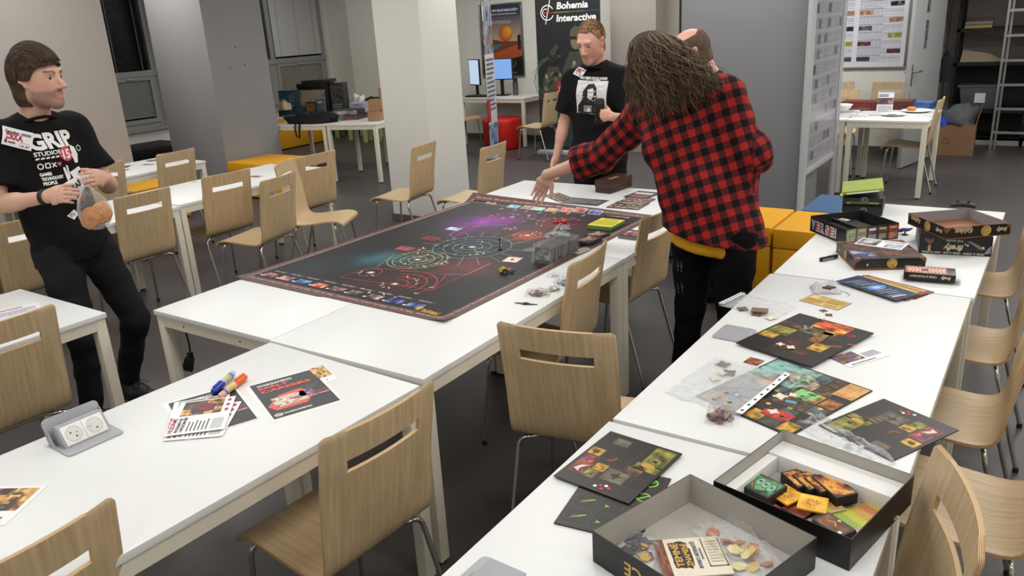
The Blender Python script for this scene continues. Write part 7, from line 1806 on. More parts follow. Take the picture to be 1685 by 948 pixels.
# black box with cartoon lettering
vy = math.radians(-44); VW, VD, VH = .292, .285, .078
vo = (-.764 - rot2(vy, VW / 2, VD / 2)[0], 4.036 - rot2(vy, VW / 2, VD / 2)[1])
tv = tray('game_box', 'open black game box with cartoon lettering and row of picture panels on its side', vo, vy, VW, VD, VH, ZT, M_BCARD, mat('black_box_inside', rgb(30, 29, 30), .6))
c = Canvas()
for k, (ch, col) in enumerate(zip('VERSE!', (rgb(120, 130, 150), rgb(176, 60, 60), rgb(110, 110, 140), rgb(190, 66, 66), rgb(170, 100, 110), WHT))): c.text(ch, .012 + k * .040, .018, .040, WHT, 1, w=.034 if ch != '!' else .010, bold=.09); c.text(ch, .013 + k * .040, .019, .038, col, 2, w=.031 if ch != '!' else .008, bold=.03)
c.build('lettering', tv, frame_from((0, 0, 0), (1, 0, 0), (0, 0, 1)), lift=.0004)
c = Canvas()
for k, pal in enumerate(([rgb(90, 110, 80), rgb(160, 180, 130)], [rgb(90, 150, 140), rgb(190, 120, 70)], [rgb(70, 50, 60), rgb(120, 90, 100)], [rgb(50, 46, 30), rgb(110, 100, 60)], [rgb(120, 40, 34), rgb(200, 90, 60)])):
    u = .006 + k * .056; c.art(u, .004, .052, .070, pal, 60 + k, 7, 8, 0, scale=2); c.lines(u + .006, .008, .040, .028, 5, rgb(200, 196, 180), 1, k); c.rect(u + .008, .056, .036, .010, WHT if k in (2,) else rgb(190, 186, 160), 1)
c.build('picture_panels', tv, frame_from((VW, 0, 0), (0, 1, 0), (0, 0, 1)), lift=.0004)
MB().box(.05, .24, .06, .22, .003, .045).build('black_insert', M_BLACKP, tv, bevel=.002)
MB().box(.03, VW - .03, .10, .115, .045, .062).build('insert_rib', M_BLACKP, tv)
t = card_stack('small red and white card in the corner of the cartoon lettered box', (vo[0] + rot2(vy, .02, .14)[0], vo[1] + rot2(vy, .02, .14)[1], vy + .3, .05, .035), .002, lambda c, w, d: (c.rect(0, 0, w, d, rgb(214, 196, 190), 0), c.rect(w * .2, d * .2, w * .6, d * .4, rgb(190, 90, 80), 1)), z=ZT + .0475)
def spiral(c, u, v, r, l=2):
    c.ell(u, v, r, r, rgb(206, 168, 84), l, 22); rr = random.Random(int(u * 999))
    for k, q in enumerate((.8, .55, .3)): c.ring(u, v, r * q, r * .09, rgb(110, 82, 34), l + 1, 22, .6 * k, 5.2 + .6 * k)
    for k in range(14): a = rr.uniform(0, 6.3); q = rr.uniform(.3, .95) * r; c.ell(u + math.cos(a) * q, v + math.sin(a) * q, r * .12, r * .07, rgb(238, 210, 130) if k % 2 else rgb(90, 66, 26), l + 2, 8, a)
# closed lid box with papers on it
ky = math.radians(-62); KW, KD, KH = .282, .285, .050
ko = (-.573 - rot2(ky, KW / 2, KD / 2)[0], 3.645 - rot2(ky, KW / 2, KD / 2)[1])
t3 = thing('game_box', 'closed brown edged game box with papers on top, in front of the cartoon lettered box', 'box', (ko[0], ko[1], ZT), ky)
MB().box(0, KW, 0, KD, .008, KH).build('lid', M_BCARD, t3, bevel=.001)
MB().box(-.0015, KW + .0015, -.0015, KD + .0015, 0, .009).build('brown_rim', M_BROWN, t3)
for (x, y) in ((0, 0), (KW, 0), (KW, KD), (0, KD)):
    sx = 1 if x == 0 else -1; sy = 1 if y == 0 else -1
    MB().hexa([(x - sx * .001, y - sy * .001, KH - .020), (x + sx * .004, y - sy * .001, KH - .012), (x + sx * .026, y - sy * .001, KH), (x - sx * .001, y + sy * .026, KH)], [(x - sx * .0012, y - sy * .0012, KH + .0008), (x + sx * .002, y - sy * .0012, KH + .0008), (x + sx * .027, y - sy * .0012, KH + .0008), (x - sx * .0012, y + sy * .027, KH + .0008)]).build('corner_trim', M_BROWN, t3)
c = Canvas(); c.art(0, 0, KW, KD, [rgb(20, 16, 16), rgb(46, 30, 24), rgb(120, 70, 40), rgb(30, 24, 24), rgb(90, 60, 46)], 71, 16, 16, 0); c.art(KW * .55, .01, KW * .4, KD * .3, [rgb(60, 70, 110), rgb(30, 34, 60), rgb(160, 170, 200)], 72, 8, 6, 1); c.text('KALIDASA', KW * .08, KD * .92, .022, rgb(220, 180, 130), 2, a=-PI / 2, w=KD * .4, bold=.02); c.build('lid_picture', t3, Matrix.Translation((0, 0, KH)))
for sd in ('front', 'right'):
    c = Canvas(); c.rect(.001, .010, KW - .002, KH - .011, rgb(24, 22, 22), -1); spiral(c, .15 if sd == 'right' else .14, .029, .021); c.ell(.05, .024, .004, .006, rgb(190, 190, 200), 2, 8)
    for k in range(10): c.ell(.02 + .027 * k, .02 + .02 * ((k * 7) % 3) / 3, .0008, .0008, WHT, 2, 6)
    c.build('side_print', t3, side_frame(KW, KD, KH, sd), lift=.0006)
def papers(c, w, d):
    c.rect(0, 0, w, d, rgb(236, 236, 236), 0); c.art(w * .03, d * .1, w * .42, d * .8, [rgb(30, 30, 36), rgb(120, 110, 110), rgb(206, 200, 196)], 81, 9, 7, 1); c.art(w * .60, d * .1, w * .36, d * .5, [rgb(60, 66, 90), rgb(190, 194, 206), rgb(120, 120, 140)], 82, 8, 5, 1); c.lines(w * .5, d * .7, w * .45, d * .2, 3, rgb(110, 108, 116), 1)
sheet('comic style sheet lying on the closed brown edged box', (ko[0] + rot2(ky, .05, .06)[0], ko[1] + rot2(ky, .05, .06)[1], ky + .95, .20, .12), papers, name='paper_sheet', cat='sheet', z=ZT + KH + .001, th=.001)
# black box standing below, open tray above it
by = math.radians(10.7); BW, BD, BH = .284, .285, .090
t4 = thing('game_box', 'black square game box with upside down white script under the open brown tray', 'box', (-.4405, 3.824, ZT), by)
MB().box(0, BW, 0, BD, 0, BH * .86).build('box_lid', M_BCARD, t4, bevel=.001)
MB().box(.002, BW - .002, .002, BD - .002, BH * .86, BH).build('box_bottom', M_BCARD, t4, bevel=.001)
c = Canvas(); c.rect(.001, .002, BW - .002, BH - .004, rgb(24, 23, 24), -1); c.text('firefly', BW * .61, .044, .026, rgb(226, 214, 170), 1, a=PI, w=.078, shear=.35, bold=.03); c.text('THE GAME', BW * .61, .068, .008, rgb(200, 196, 186), 1, a=PI, w=.068, bold=.03)
c.text('FIND A CREW · FIND A JOB · KEEP FLYING', BW * .90, .012, .008, rgb(214, 210, 204), 1, a=PI, w=BW * .85, bold=.03)
c.poly([(.020, .072), (.034, .066), (.046, .066), (.056, .072), (.058, .060), (.046, .048), (.042, .036), (.036, .048), (.022, .060)], rgb(120, 84, 64), 1); c.ell(.041, .030, .007, .011, rgb(190, 140, 104), 2, 12); c.ell(.041, .018, .006, .006, rgb(206, 170, 110), 3, 10)
c.poly([(.185, .062), (.21, .05), (.235, .03), (.26, .03), (.25, .04), (.225, .052), (.20, .066)], rgb(120, 120, 116), 1); c.ell(.25, .038, .005, .005, rgb(210, 210, 206), 2, 10); c.ell(.18, .05, .003, .003, WHT, 2, 8); c.ell(.19, .046, .004, .004, WHT, 2, 8); c.poly([(.255, .01), (.28, .014), (.28, .05), (.268, .035)], rgb(150, 140, 170), 1)
c.build('side_print', t4, frame_from((0, 0, 0), (1, 0, 0), (0, 0, 1)), lift=.0004)
ty = math.radians(-38); TW, TD, TH = .292, .292, .052
RK = (-0.5142, 3.975, -0.8928, 0.2759, 0.298)
kc = (RK[0] + rot2(RK[2], RK[3] / 2, RK[4] / 2)[0], RK[1] + rot2(RK[2], RK[3] / 2, RK[4] / 2)[1]); ty = RK[2]
to = (kc[0] - rot2(ty, TW / 2, TD / 2)[0], kc[1] - rot2(ty, TW / 2, TD / 2)[1])
t5 = tray('game_box', 'open brown edged tray with golden spirals balanced askew on the black box', to, ty, TW, TD, TH, ZT + BH + .0005, M_BCARD, mat('grey_violet_lining', rgb(150, 144, 146), .6), rim=M_BROWN)
MB().box(-.0012, TW + .0012, -.0012, TD + .0012, 0, .004).build('brown_rim', M_BROWN, t5)
for sd in ('front', 'right', 'left'):
    c = Canvas()
    if sd == 'front': c.text('Kalidasa', .10, .042, .018, rgb(214, 190, 150), 1, a=PI, w=.075, shear=.35, bold=.02); c.rect(.016, .044, .07, .008, rgb(170, 120, 76), 1); spiral(c, .155, .027, .023); c.text('firefly', .265, .036, .016, rgb(226, 206, 160), 1, a=PI, w=.05, shear=.35, bold=.02)
    else: c.text('Kalidasa', .12, .042, .020, rgb(214, 190, 150), 1, a=PI, w=.08, shear=.35, bold=.02); c.rect(.03, .044, .085, .007, rgb(190, 140, 90), 1); spiral(c, .18, .027, .023); c.text('firefly', .275, .036, .018, rgb(226, 206, 160), 1, a=PI, w=.05, shear=.35, bold=.02)
    c.poly([(0, .052), (.024, .052), (.006, .030), (0, .028)], rgb(126, 76, 44), 2); c.poly([(TW, .052), (TW - .024, .052), (TW - .006, .030), (TW, .028)], rgb(126, 76, 44), 2)
    c.build('side_print', t5, side_frame(TW, TD, TH, sd), lift=.0008)
c = Canvas(); c.art(.006, .006, TW - .012, TD - .012, [rgb(90, 50, 40), rgb(120, 110, 120), rgb(50, 40, 50), rgb(176, 166, 176)], 91, 10, 10, 0); c.rect(.06, .12, .06, .05, WHT, 1); c.build('tray_picture', t5, Matrix.Translation((0, 0, .0025)))
# card deck box
dy_ = math.radians(8); DWx, DDx, DHx = .185, .100, .030
dpos = (-0.4335, 3.385, 0.74)
t6 = thing('card_deck', 'black card deck box with red ornament, its end flap open', 'card deck', (dpos[0], dpos[1], ZT + .0095), dy_)
MB().box(0, DWx, 0, DDx, 0, DHx).build('deck_box', M_BCARD, t6, bevel=.0008)
c = Canvas(); c.rect(.006, .006, DWx * .80, DDx - .012, rgb(214, 170, 150), 0)
for k in range(5):
    for s_ in (-1, 1): c.poly([(DWx * .41 + s_ * (.004 + k * .013), DDx / 2), (DWx * .41 + s_ * (.016 + k * .013), DDx * .88), (DWx * .41 + s_ * (.010 + k * .013), DDx * .88)], rgb(150, 54, 44), 1); c.poly([(DWx * .41 + s_ * (.004 + k * .013), DDx / 2), (DWx * .41 + s_ * (.016 + k * .013), DDx * .12), (DWx * .41 + s_ * (.010 + k * .013), DDx * .12)], rgb(150, 54, 44), 1)
c.line([(.009, .009), (DWx * .80 + .003, .009), (DWx * .80 + .003, DDx - .009), (.009, DDx - .009)], .003, rgb(120, 44, 36), 1, True); c.ell(DWx * .41, DDx / 2, .014, .016, rgb(120, 44, 36), 2, 16); c.build('ornament_print', t6, Matrix.Translation((0, 0, DHx)))
c = Canvas(); c.text('firefly', .168, .022, .013, rgb(226, 214, 180), 0, a=PI, w=.036, shear=.35, bold=.02); c.text('CRIME & PUNISHMENT', .118, .022, .009, rgb(206, 196, 170), 0, a=PI, w=.098, bold=.02); c.build('side_print', t6, frame_from((0, 0, 0), (1, 0, 0), (0, 0, 1)), lift=.0004)
MB().add([(DWx, .004, DHx), (DWx, DDx - .004, DHx), (DWx + .022, DDx - .010, DHx - .026), (DWx + .022, .010, DHx - .026), (DWx, .004, DHx + .001), (DWx, DDx - .004, DHx + .001), (DWx + .023, DDx - .010, DHx - .0255), (DWx + .023, .010, DHx - .0255)], [(0, 1, 2, 3), (7, 6, 5, 4), (0, 3, 7, 4), (1, 5, 6, 2), (3, 2, 6, 7)]).build('end_flap', M_WHITE, t6)
c = Canvas(); c.rect(.004, .004, DDx - .008, DHx - .008, rgb(206, 204, 200), 0); c.build('end_panel', t6, frame_from((0, DDx, 0), (0, -1, 0), (0, 0, 1)), lift=.0004)
# green and black boxes at the far left corner of that table
M_LIME = mat('lime_box_card', rgb(150, 166, 74), .5)
for i, (h0, yaw, lb) in enumerate(((0, .12, 'dark box with a round emblem under the lime lidded box'), (.055, .2, 'lime and black game box on top of the dark emblem box'))):
    g = thing('game_box', lb, 'box', (-.905, 4.44, ZT + h0), yaw)
    MB().box(0, .20, 0, .28, 0, .05 if not i else .035).build('box_body', M_BCARD if not i else mat('dark_green_card', rgb(30, 34, 28), .45), g, bevel=.001)
    c = Canvas(); c.ring(.11, .026, .014, .002, rgb(150, 150, 156), 0, 22); c.ring(.11, .026, .008, .002, rgb(150, 150, 156), 0, 16); c.ring(.11, .026, .020, .002, rgb(120, 120, 126), 0, 22, 2.2, 4.1)
    if i: c.rect(.02, .004, .16, .010, rgb(126, 144, 60), 1); c.text('KRYCÍ JMÉNA', .03, .006, .006, rgb(30, 34, 20), 2, w=.10) if False else c.rect(.04, .006, .09, .005, rgb(40, 46, 24), 2)
    c.build('front_print', g, frame_from((0, 0, 0), (1, 0, 0), (0, 0, 1)), lift=.0005)
    if i:
        lidt = MB().box(-.002, .202, -.002, .282, 0, .016).build('lime_lid', M_LIME, g, bevel=.001); lidt.matrix_local = Matrix.Translation((0, 0, .036)) @ Matrix.Rotation(math.radians(-8), 4, 'Y') @ Matrix.Translation((0, 0, .014))
        MB().box(.02, .18, -.004, -.002, .002, .008).build('white_edge', M_WHITE, g).matrix_local = Matrix.Translation((0, 0, .038)) @ Matrix.Rotation(math.radians(-8), 4, 'Y') @ Matrix.Translation((0, 0, .010))
marker('yellow highlighter lying on the blue cube seat beside the lime lidded box', (-1.252, 6.074, 0.4825), (-1.164, 6.018, 0.4825), mat('neon_yellow', rgb(226, 240, 60), .4), mat('clear_pale_barrel', rgb(190, 196, 170), .3)).location.z = .4825

# ------------------------------------------------------------------ prints, badges and things held by the people
c = Canvas()                                                     # chest print of the man at left: u to his left, v up, origin at mid chest
c.text('GRIP', -.135, .045, .075, WHT, 1, w=.25, bold=.045, shear=-.12)
c.text('STUDIOS', -.125, .012, .020, WHT, 1, w=.14, bold=.03)
for k in range(6): c.poly([(-.125 + k * .026, -.006), (-.107 + k * .026, -.006), (-.101 + k * .026, .003), (-.119 + k * .026, .003)], WHT, 1)
c.ring(-.108, -.040, .013, .006, WHT, 1, 16); c.line([(-.083, -.051), (-.083, -.029), (-.061, -.029), (-.061, -.051)], .006, WHT, 1, True); c.line([(-.050, -.051), (-.030, -.029)], .006, WHT, 1); c.line([(-.050, -.029), (-.030, -.051)], .006, WHT, 1); c.poly([(-.012, -.052), (-.026, -.036), (-.018, -.028), (-.012, -.033), (-.006, -.028), (.002, -.036)], rgb(210, 70, 90), 1)
for k, t_ in enumerate(('GAMES', 'TECHNOLOGY', 'PEOPLE')): c.text(t_, -.125, -.088 - k * .023, .015, WHT, 1, w=(.06, .115, .07)[k], bold=.05)
c.ell(.045, .005, .038, .038, rgb(206, 60, 84), 1, 24); c.text('15', .045, -.018, .045, WHT, 2, w=.045, align='c', bold=.04)
c.poly([(.085, .045), (.11, .03), (.12, -.01), (.105, -.05), (.085, -.05), (.075, 0)], WHT, 1); c.ring(.14, .02, .014, .004, WHT, 1, 14)
c.poly([(.03, -.09), (.10, -.07), (.135, -.11), (.125, -.17), (.09, -.14), (.06, -.16)], WHT, 1); c.poly([(.085, -.095), (.105, -.09), (.11, -.12), (.09, -.125)], rgb(40, 30, 32), 2); c.poly([(.0, -.06), (.012, -.06), (.02, -.12), (.005, -.14)], WHT, 1); c.poly([(.02, -.05), (.03, -.055), (.028, -.12), (.018, -.12)], WHT, 1)
c.poly([(-.13, -.185), (-.10, -.16), (.05, -.12), (.10, -.175), (.06, -.21), (-.02, -.225), (-.12, -.235)], WHT, 1); c.text('YEARS', .0, -.20, .028, rgb(24, 22, 22), 2, a=.45, bold=.05)
c.rect(.075, -.235, .012, .035, rgb(200, 50, 50), 2, -.2); c.rect(.055, -.245, .012, .03, rgb(200, 50, 50), 2, -.2)
c.poly([(-.07, -.30), (-.02, -.275), (.0, -.30), (-.04, -.325)], WHT, 1); c.text('IN', -.05, -.312, .02, rgb(24, 22, 22), 2, a=.3)
c.v = [(x * .84, y * .92, l) for x, y, l in c.v]
on_body(c, 'shirt_print', pj, oj, *SHj, (-3.95, 1.895, 1.345), (0, 1, 0), (0, 0, 1), M_PRINTM, lift=.002)
def badge(parent, off, SH, o, ux, uy, name_, w=.095, h=.062):
    c = Canvas(); c.rect(-w / 2, -h / 2, w, h, rgb(238, 234, 236), 0); c.text('GameJam', -w * .42, h * .20, h * .16, rgb(50, 44, 52), 1, w=w * .48, bold=.04); c.rect(w * .12, h * .20, w * .3, h * .14, rgb(120, 116, 124), 1)
    c.text(name_, -w * .42, -h * .12, h * .30, rgb(178, 40, 70), 1, w=w * .62, bold=.06); c.rect(-w * .42, -h * .36, w * .08, h * .14, rgb(40, 36, 40), 1); c.rect(-w * .30, -h * .33, w * .25, h * .08, rgb(80, 76, 80), 1); c.line([(w * .1, -h * .38), (w * .12, -h * .2), (w * .40, -h * .2), (w * .42, -h * .38)], .0016, rgb(120, 110, 118), 1, True); c.ell(w * .2, -h * .36, .005, .005, rgb(130, 120, 126), 1, 10); c.ell(w * .34, -h * .36, .005, .005, rgb(130, 120, 126), 1, 10)
    on_body(c, 'name_badge', parent, off, *SH, o, ux, uy, M_PRINTM, lift=.009)
badge(pj, oj, SHj, (-3.94, 1.744, 1.449), (.1, .93, -.42), (0, .3, 1), 'JIRKA', .125, .085)
c = Canvas()                                                     # photo print of the man in the middle
c.text('WHO NEEDS CHUCK NORRIS', 0, .115, .016, WHT, 1, w=.20, align="c", bold=.045); c.rect(-.115, -.115, .225, .222, rgb(226, 226, 224), 0)
for k in range(7): c.rect(-.115 + .02 * (k % 3), -.09 + k * .03, .17, .012, rgb(206, 206, 204), 1, .06 * (k - 3))
DKP = rgb(20, 19, 20)
c.poly([(-.105, -.115), (-.10, -.06), (-.06, -.02), (-.055, .04), (-.02, .085), (.02, .09), (.045, .06), (.05, .0), (.075, -.03), (.085, -.115)], DKP, 2)
c.poly([(-.02, .05), (.02, .06), (.03, .03), (.022, -.005), (.005, -.018), (-.014, -.005)], rgb(222, 220, 216), 3); c.line([(-.018, .032), (.0, .036), (.004, .03), (.026, .036)], .003, DKP, 4); c.line([(-.004, .004), (.014, .006)], .003, DKP, 4)
c.poly([(.035, -.01), (.06, .0), (.07, -.03), (.06, -.06), (.045, -.05)], rgb(222, 220, 216), 3); c.lines(-.05, -.10, .06, .045, 4, rgb(200, 200, 198), 3); c.ell(-.012, -.086, .012, .012, rgb(220, 220, 218), 4, 12)
on_body(c, 'shirt_print', ph, oh, *SHh, (-2.650, 4.84, 1.315), (1, 0, -.05), (0, 0, 1), M_PRINTM, lift=.002)
badge(ph, oh, SHh, (-2.736, 4.83, 1.508), (.80, 0, -.52), (.3, .6, .8), 'HONZA', .082, .06)
c = Canvas()
for (u, v) in ((0, 0), (.02, .002), (-.004, -.115), (.020, -.105)):
    for k in range(5): c.rect(u + .0015 * (k % 2), v - k * .011, .004 + .003 * (k % 3), .007, rgb(110, 108, 108), 0)
TB = next(o for o in kids(pr) if o.name.startswith('trousers')); tv_ = [tuple(Vector(v.co) + Vector(orr)) for v in TB.data.vertices]; tq_ = [tuple(p.vertices) for p in TB.data.polygons]
on_body(c, 'trouser_print', pr, orr, tv_, tq_, (-1.365, 3.25, .74), (1, 0, 0), (0, 0, 1), M_PRINTM, lift=.003)
# watch strap on the right wrist
w0, w1 = Vector(Aj['elR']), Vector(Aj['wrR']); d_ = (w1 - w0).normalized(); cc = w1 - d_ * .018; s_ = d_.orthogonal().normalized(); q_ = d_.cross(s_)
mb = MB()
for k in (-1, 0, 1): mb.tube([cc + d_ * .006 * k + (s_ * math.cos(a) + q_ * math.sin(a)) * .0325 - Vector(oj) for a in [2 * PI * i / 24 for i in range(25)]], .0045, 6, caps=False)
mb.build('watch_strap', M_BLACKP, pj, smooth=60)
# clear bag of pastries
bp_ = Vector((-3.57, 1.819, 1.134)); t = thing('pastry_bag', 'clear plastic bag with golden brown pastries held by the man at left', 'bag', tuple(bp_))
prof = [(.004, -.098), (.030, -.094), (.062, -.070), (.078, -.035), (.078, .0), (.062, .04), (.034, .075), (.017, .10), (.014, .118), (.020, .135), (.028, .15)]
mb = MB(); n = 26; vs = []
for i, (r_, z) in enumerate(prof):
    for k in range(n):
        a = 2 * PI * k / n; q = r_ * (1 + .16 * math.sin(a * 5 + i * .7) * (1 if i > 4 else .35) + .06 * math.sin(a * 9 - i)); sh = .022 * max(0, (z - .0)) / .15
        vs.append((math.cos(a) * q - sh * 1.2, math.sin(a) * q * .85, z))
mb.add(vs, [(i * n + k, i * n + (k + 1) % n, (i + 1) * n + (k + 1) % n, (i + 1) * n + k) for i in range(len(prof) - 1) for k in range(n)] + [tuple(range(n - 1, -1, -1))]); mb.build('clear_film', M_BAG, t, smooth=80)
M_PAST = mat('golden_pastry', rgb(206, 138, 72), .55, var=.35, vscale=26, bump=.6, bscale=55)
for (x, y, z, r_, ax, ay) in ((-.010, -.018, -.042, .052, 1.2, .2), (.020, .016, -.026, .048, .9, 1.0), (-.006, .024, -.004, .042, .4, -.5)):
    m_ = Matrix.Translation((x, y, z)) @ Euler((ax, ay, .3)).to_matrix().to_4x4(); mb = MB()
    for q in range(3): mb.tube([m_ @ Vector((math.cos(a) * r_ * (.74 - .30 * q), math.sin(a) * r_ * (.74 - .30 * q), .006 * q)) for a in [2 * PI * k / 20 for k in range(21)]], r_ * .28, 8, caps=False)
    mb.sphere(m_ @ Vector((0, 0, .004)), r_ * .3, 8, 6); mb.build('pastry', M_PAST, t, smooth=80)
# black drinks can
cp = (-2.518, 4.705, 1.238); t = thing('drink_can', 'tall black drinks can held in front of the white photo print', 'can', (cp[0] - .004, cp[1] + .012, cp[2] - .085), .3)
MB().lathe([(.024, 0), (.031, .004), (.0335, .012), (.0335, .150), (.027, .163), (.0265, .167), (.025, .166)], 24).build('can_body', mat('black_can', rgb(20, 19, 20), .3), t, smooth=35)
MB().lathe([(0, .1655), (.0255, .1655)], 20, cap=False).build('can_top', M_ALU, t)
c = Canvas()
for k in range(4): c.rect(-.02, .03 + .035 * k, .04 - .008 * (k % 2), .006, rgb(120, 118, 116) if k else rgb(200, 200, 198), 0)
c.build('can_print', t, None, M_PRINT, fn=lambda p: Vector((math.sin(p.x / .0335) * .0342, -math.cos(p.x / .0335) * .0342, p.y)))

# ------------------------------------------------------------------ background furniture and goods
def crate(name, label, p, w, d, h, rz, col, pal=None, cat='box', z=None, top=None, txt=None, seed=1, group=None, tilt=0.0, tcol=WHT):
    t = thing(name, label, cat, (p[0], p[1], p[2] if z is None else z), 0, group, rot=(tilt, 0, rz))
    MB().box(-w / 2, w / 2, -d / 2, d / 2, 0, h).build('box_body', mat('carton_%d_%d_%d' % tuple(int(255 * q ** .4545) for q in col), col, .5, var=.08), t, bevel=min(.002, h * .1))
    if pal or txt:
        c = Canvas()
        if pal: c.art(-w * .46, h * .06, w * .92, h * .84, pal, seed, max(5, int(w / .03)), max(3, int(h / .03)), 0, scale=2)
        if txt: c.text(txt, 0, h * .72, min(h * .14, .04), tcol, 1, w=w * .6, align='c', bold=.03)
        else: c.lines(-w * .35, h * .12, w * .7, h * .18, 2, tuple(Vector(col) * .6 + Vector((.25, .25, .25))), 1, seed)
        c.build('front_print', t, frame_from((0, -d / 2, 0), (1, 0, 0), (0, 0, 1)), lift=.0008)
    if top: c = Canvas(); c.art(-w * .46, -d * .46, w * .92, d * .92, top, seed + 3, 6, 6, 0); c.build('top_print', t, Matrix.Translation((0, 0, h)), lift=.0008)
    return t
G = math.radians(20); NAV = rgb(28, 46, 62); BLKC = rgb(30, 28, 27)
crate('game_box', 'dark blue box lying flat on the merchandise table under a standing blue box', (-9.045, 7.697, 0.742), .30, .24, .085, G, NAV, [rgb(26, 44, 60), rgb(50, 80, 100), rgb(30, 50, 70)], seed=2)
crate('game_box', 'dark blue box standing upright on top of the flat blue box', (*(-9.137, 7.756, 0.742)[:2], .8275), .26, .12, .26, G, rgb(34, 60, 80), [rgb(34, 60, 80), rgb(44, 80, 104), rgb(36, 62, 84), rgb(120, 150, 160)], seed=3, txt='ROBOTS' if False else None)
bc = (-8.927, 7.922, 0.742)
crate('game_box', 'big pale display box with castle picture on merchandise table', (bc[0] - .06, bc[1] + .22, .742), .46, .26, .36, G - .05, BLKC, [rgb(90, 90, 84), rgb(150, 146, 128), rgb(190, 180, 150), rgb(70, 66, 60)], seed=4)
crate('game_box', 'flat black box lying on top of the castle picture box', (bc[0] - .06, bc[1] + .22, 1.1035), .46, .30, .05, G, BLKC)
crate('game_box', 'black flat box topmost over the castle picture box', (bc[0] - .0, bc[1] + .24, 1.155), .42, .28, .045, G + .1, rgb(40, 39, 40))
crate('game_box', 'tall dark grey box at right of the castle picture box', (bc[0] + .26, bc[1] + .36, .742), .20, .18, .40, G, rgb(56, 56, 56), [rgb(40, 40, 40), rgb(96, 94, 90), rgb(60, 60, 60)], seed=6)
crate('game_box', 'small box with orange brown picture in front of the castle box', (bc[0] + .015, bc[1] + .03, .742), .15, .07, .16, G, BLKC, [rgb(60, 36, 24), rgb(170, 120, 80), rgb(110, 80, 60)], seed=7)
crate('game_box', 'grey blue book-like box with white title standing in front of the castle box', (bc[0] + .16, bc[1] + .07, .742), .13, .05, .20, G + .05, rgb(92, 100, 116), txt='TALISMAN')
for i in range(5):
    q = (-7.73, 7.478, 0.742); crate('game_box', ('white and red game box lowest in the front stack by the brown cartons', 'black and white game box second in the front stack by the brown cartons', 'red game box lowest of the rear stack behind the brown cartons', 'white game box second of the rear stack behind the brown cartons', 'pale violet box topmost of the rear stack')[i], (q[0] + (0 if i < 2 else .03), q[1] + (.03 if i < 2 else .32), .742 + .062 * (i if i < 2 else i - 2)), .36, .24, .06, G + .04 * i, (rgb(60, 58, 60), rgb(40, 38, 40), rgb(150, 60, 60), rgb(206, 204, 204), rgb(170, 166, 180))[i], [[rgb(210, 208, 206), rgb(60, 58, 60), rgb(190, 60, 56)], [rgb(30, 28, 30), rgb(200, 198, 196), rgb(60, 56, 60)], [rgb(200, 90, 80), rgb(60, 40, 40), rgb(220, 210, 206)], [rgb(220, 218, 216), rgb(70, 70, 90)], [rgb(180, 176, 190), rgb(120, 116, 140)]][i], seed=11 + i)
CART = rgb(166, 128, 92)
for i, (px, z, s_) in enumerate((((-7.166, 7.378, 0.742), .742, .13), ((-7.166, 7.378, 0.742), .873, .13), ((-7.419, 7.772, 0.742), .742, .16))):
    crate('carton', ('small brown carton lowest of two at right end of the merchandise', 'small brown carton stacked on another at right end of the merchandise', 'brown carton behind the two small stacked cartons')[i], (px[0] + (.02 if i == 1 else 0), px[1] + .05 + (.22 if i == 2 else 0), z), s_ * 1.25, s_, s_ if i < 2 else .26, G + .1 * i, CART, cat='carton')
t = thing('carton', 'open brown carton flap behind the black clothes heap', 'carton', (*(-8.08, 8.23, 0.742)[:2], .742), G)
t.location.y += .45; MB().box(-.22, .22, -.15, .15, 0, .12).build('box_body', mat('tan_carton', rgb(190, 156, 116), .7), t); MB().box(-.22, .22, .15, .16, .10, .28).build('flap', mat('tan_carton', rgb(190, 156, 116), .7), t)
def heap(name, label, p, rx, ry, h, m, seed, cat, z=None):
    t = thing(name, label, cat, (p[0], p[1], p[2] if z is None else z), 0); n = 18; vs = []; fs = []
    for j in range(8):
        for k in range(n):
            a = 2 * PI * k / n; r_ = math.cos(j / 7 * PI / 2) ** .6; nz = 1 + .35 * mnoise.noise(Vector((math.cos(a) * 1.6 + seed, math.sin(a) * 1.6, j * .5 + seed)))
            vs.append((math.cos(a) * rx * r_ * nz, math.sin(a) * ry * r_ * nz, h * math.sin(j / 7 * PI / 2) * nz))
    for j in range(7):
        for k in range(n): fs.append((j * n + k, j * n + (k + 1) % n, (j + 1) * n + (k + 1) % n, (j + 1) * n + k))
    fs.append(tuple(range(n - 1, -1, -1))); fs.append(tuple(range(7 * n, 8 * n)))
    MB().add(vs, fs).build('cloth', m, t, smooth=70); return t
M_CLB = mat('black_cloth', rgb(22, 21, 22), .85, var=.3, vscale=20); M_CLG = mat('grey_fleece', rgb(92, 95, 98), .9, var=.2, vscale=18, bump=.4, bscale=90)
bpk = heap('backpack', 'black backpack lying at front edge of the merchandise table with a strap hanging down', (*(-7.997, 7.015, 0.742)[:2], .742), .36, .13, .13, M_CLB, 3, 'backpack'); bpk.rotation_euler.z = G; bpk.location.x += .03; bpk.location.y += .06
MB().tube([(-.13, -.13, .04), (-.15, -.19, -.02), (-.14, -.19, -.14), (-.10, -.19, -.17), (-.09, -.18, -.02), (-.08, -.13, .04)], .014, 6, squash=(1, .4)).build('strap', M_CLB, bpk, smooth=60)
heap('clothing_pile', 'heap of black caps and clothes behind the game stacks', ((-8.23, 8.213, 0.742)[0], (-8.23, 8.213, 0.742)[1] + .25, .742), .24, .14, .16, M_CLB, 5, 'clothes')
heap('clothing_pile', 'white cloth bundle on the black clothes heap', ((-8.491, 8.331, 0.742)[0] + .05, (-8.491, 8.331, 0.742)[1] + .1, .742), .13, .1, .2, mat('white_cloth', rgb(220, 218, 216), .8), 7, 'clothes')
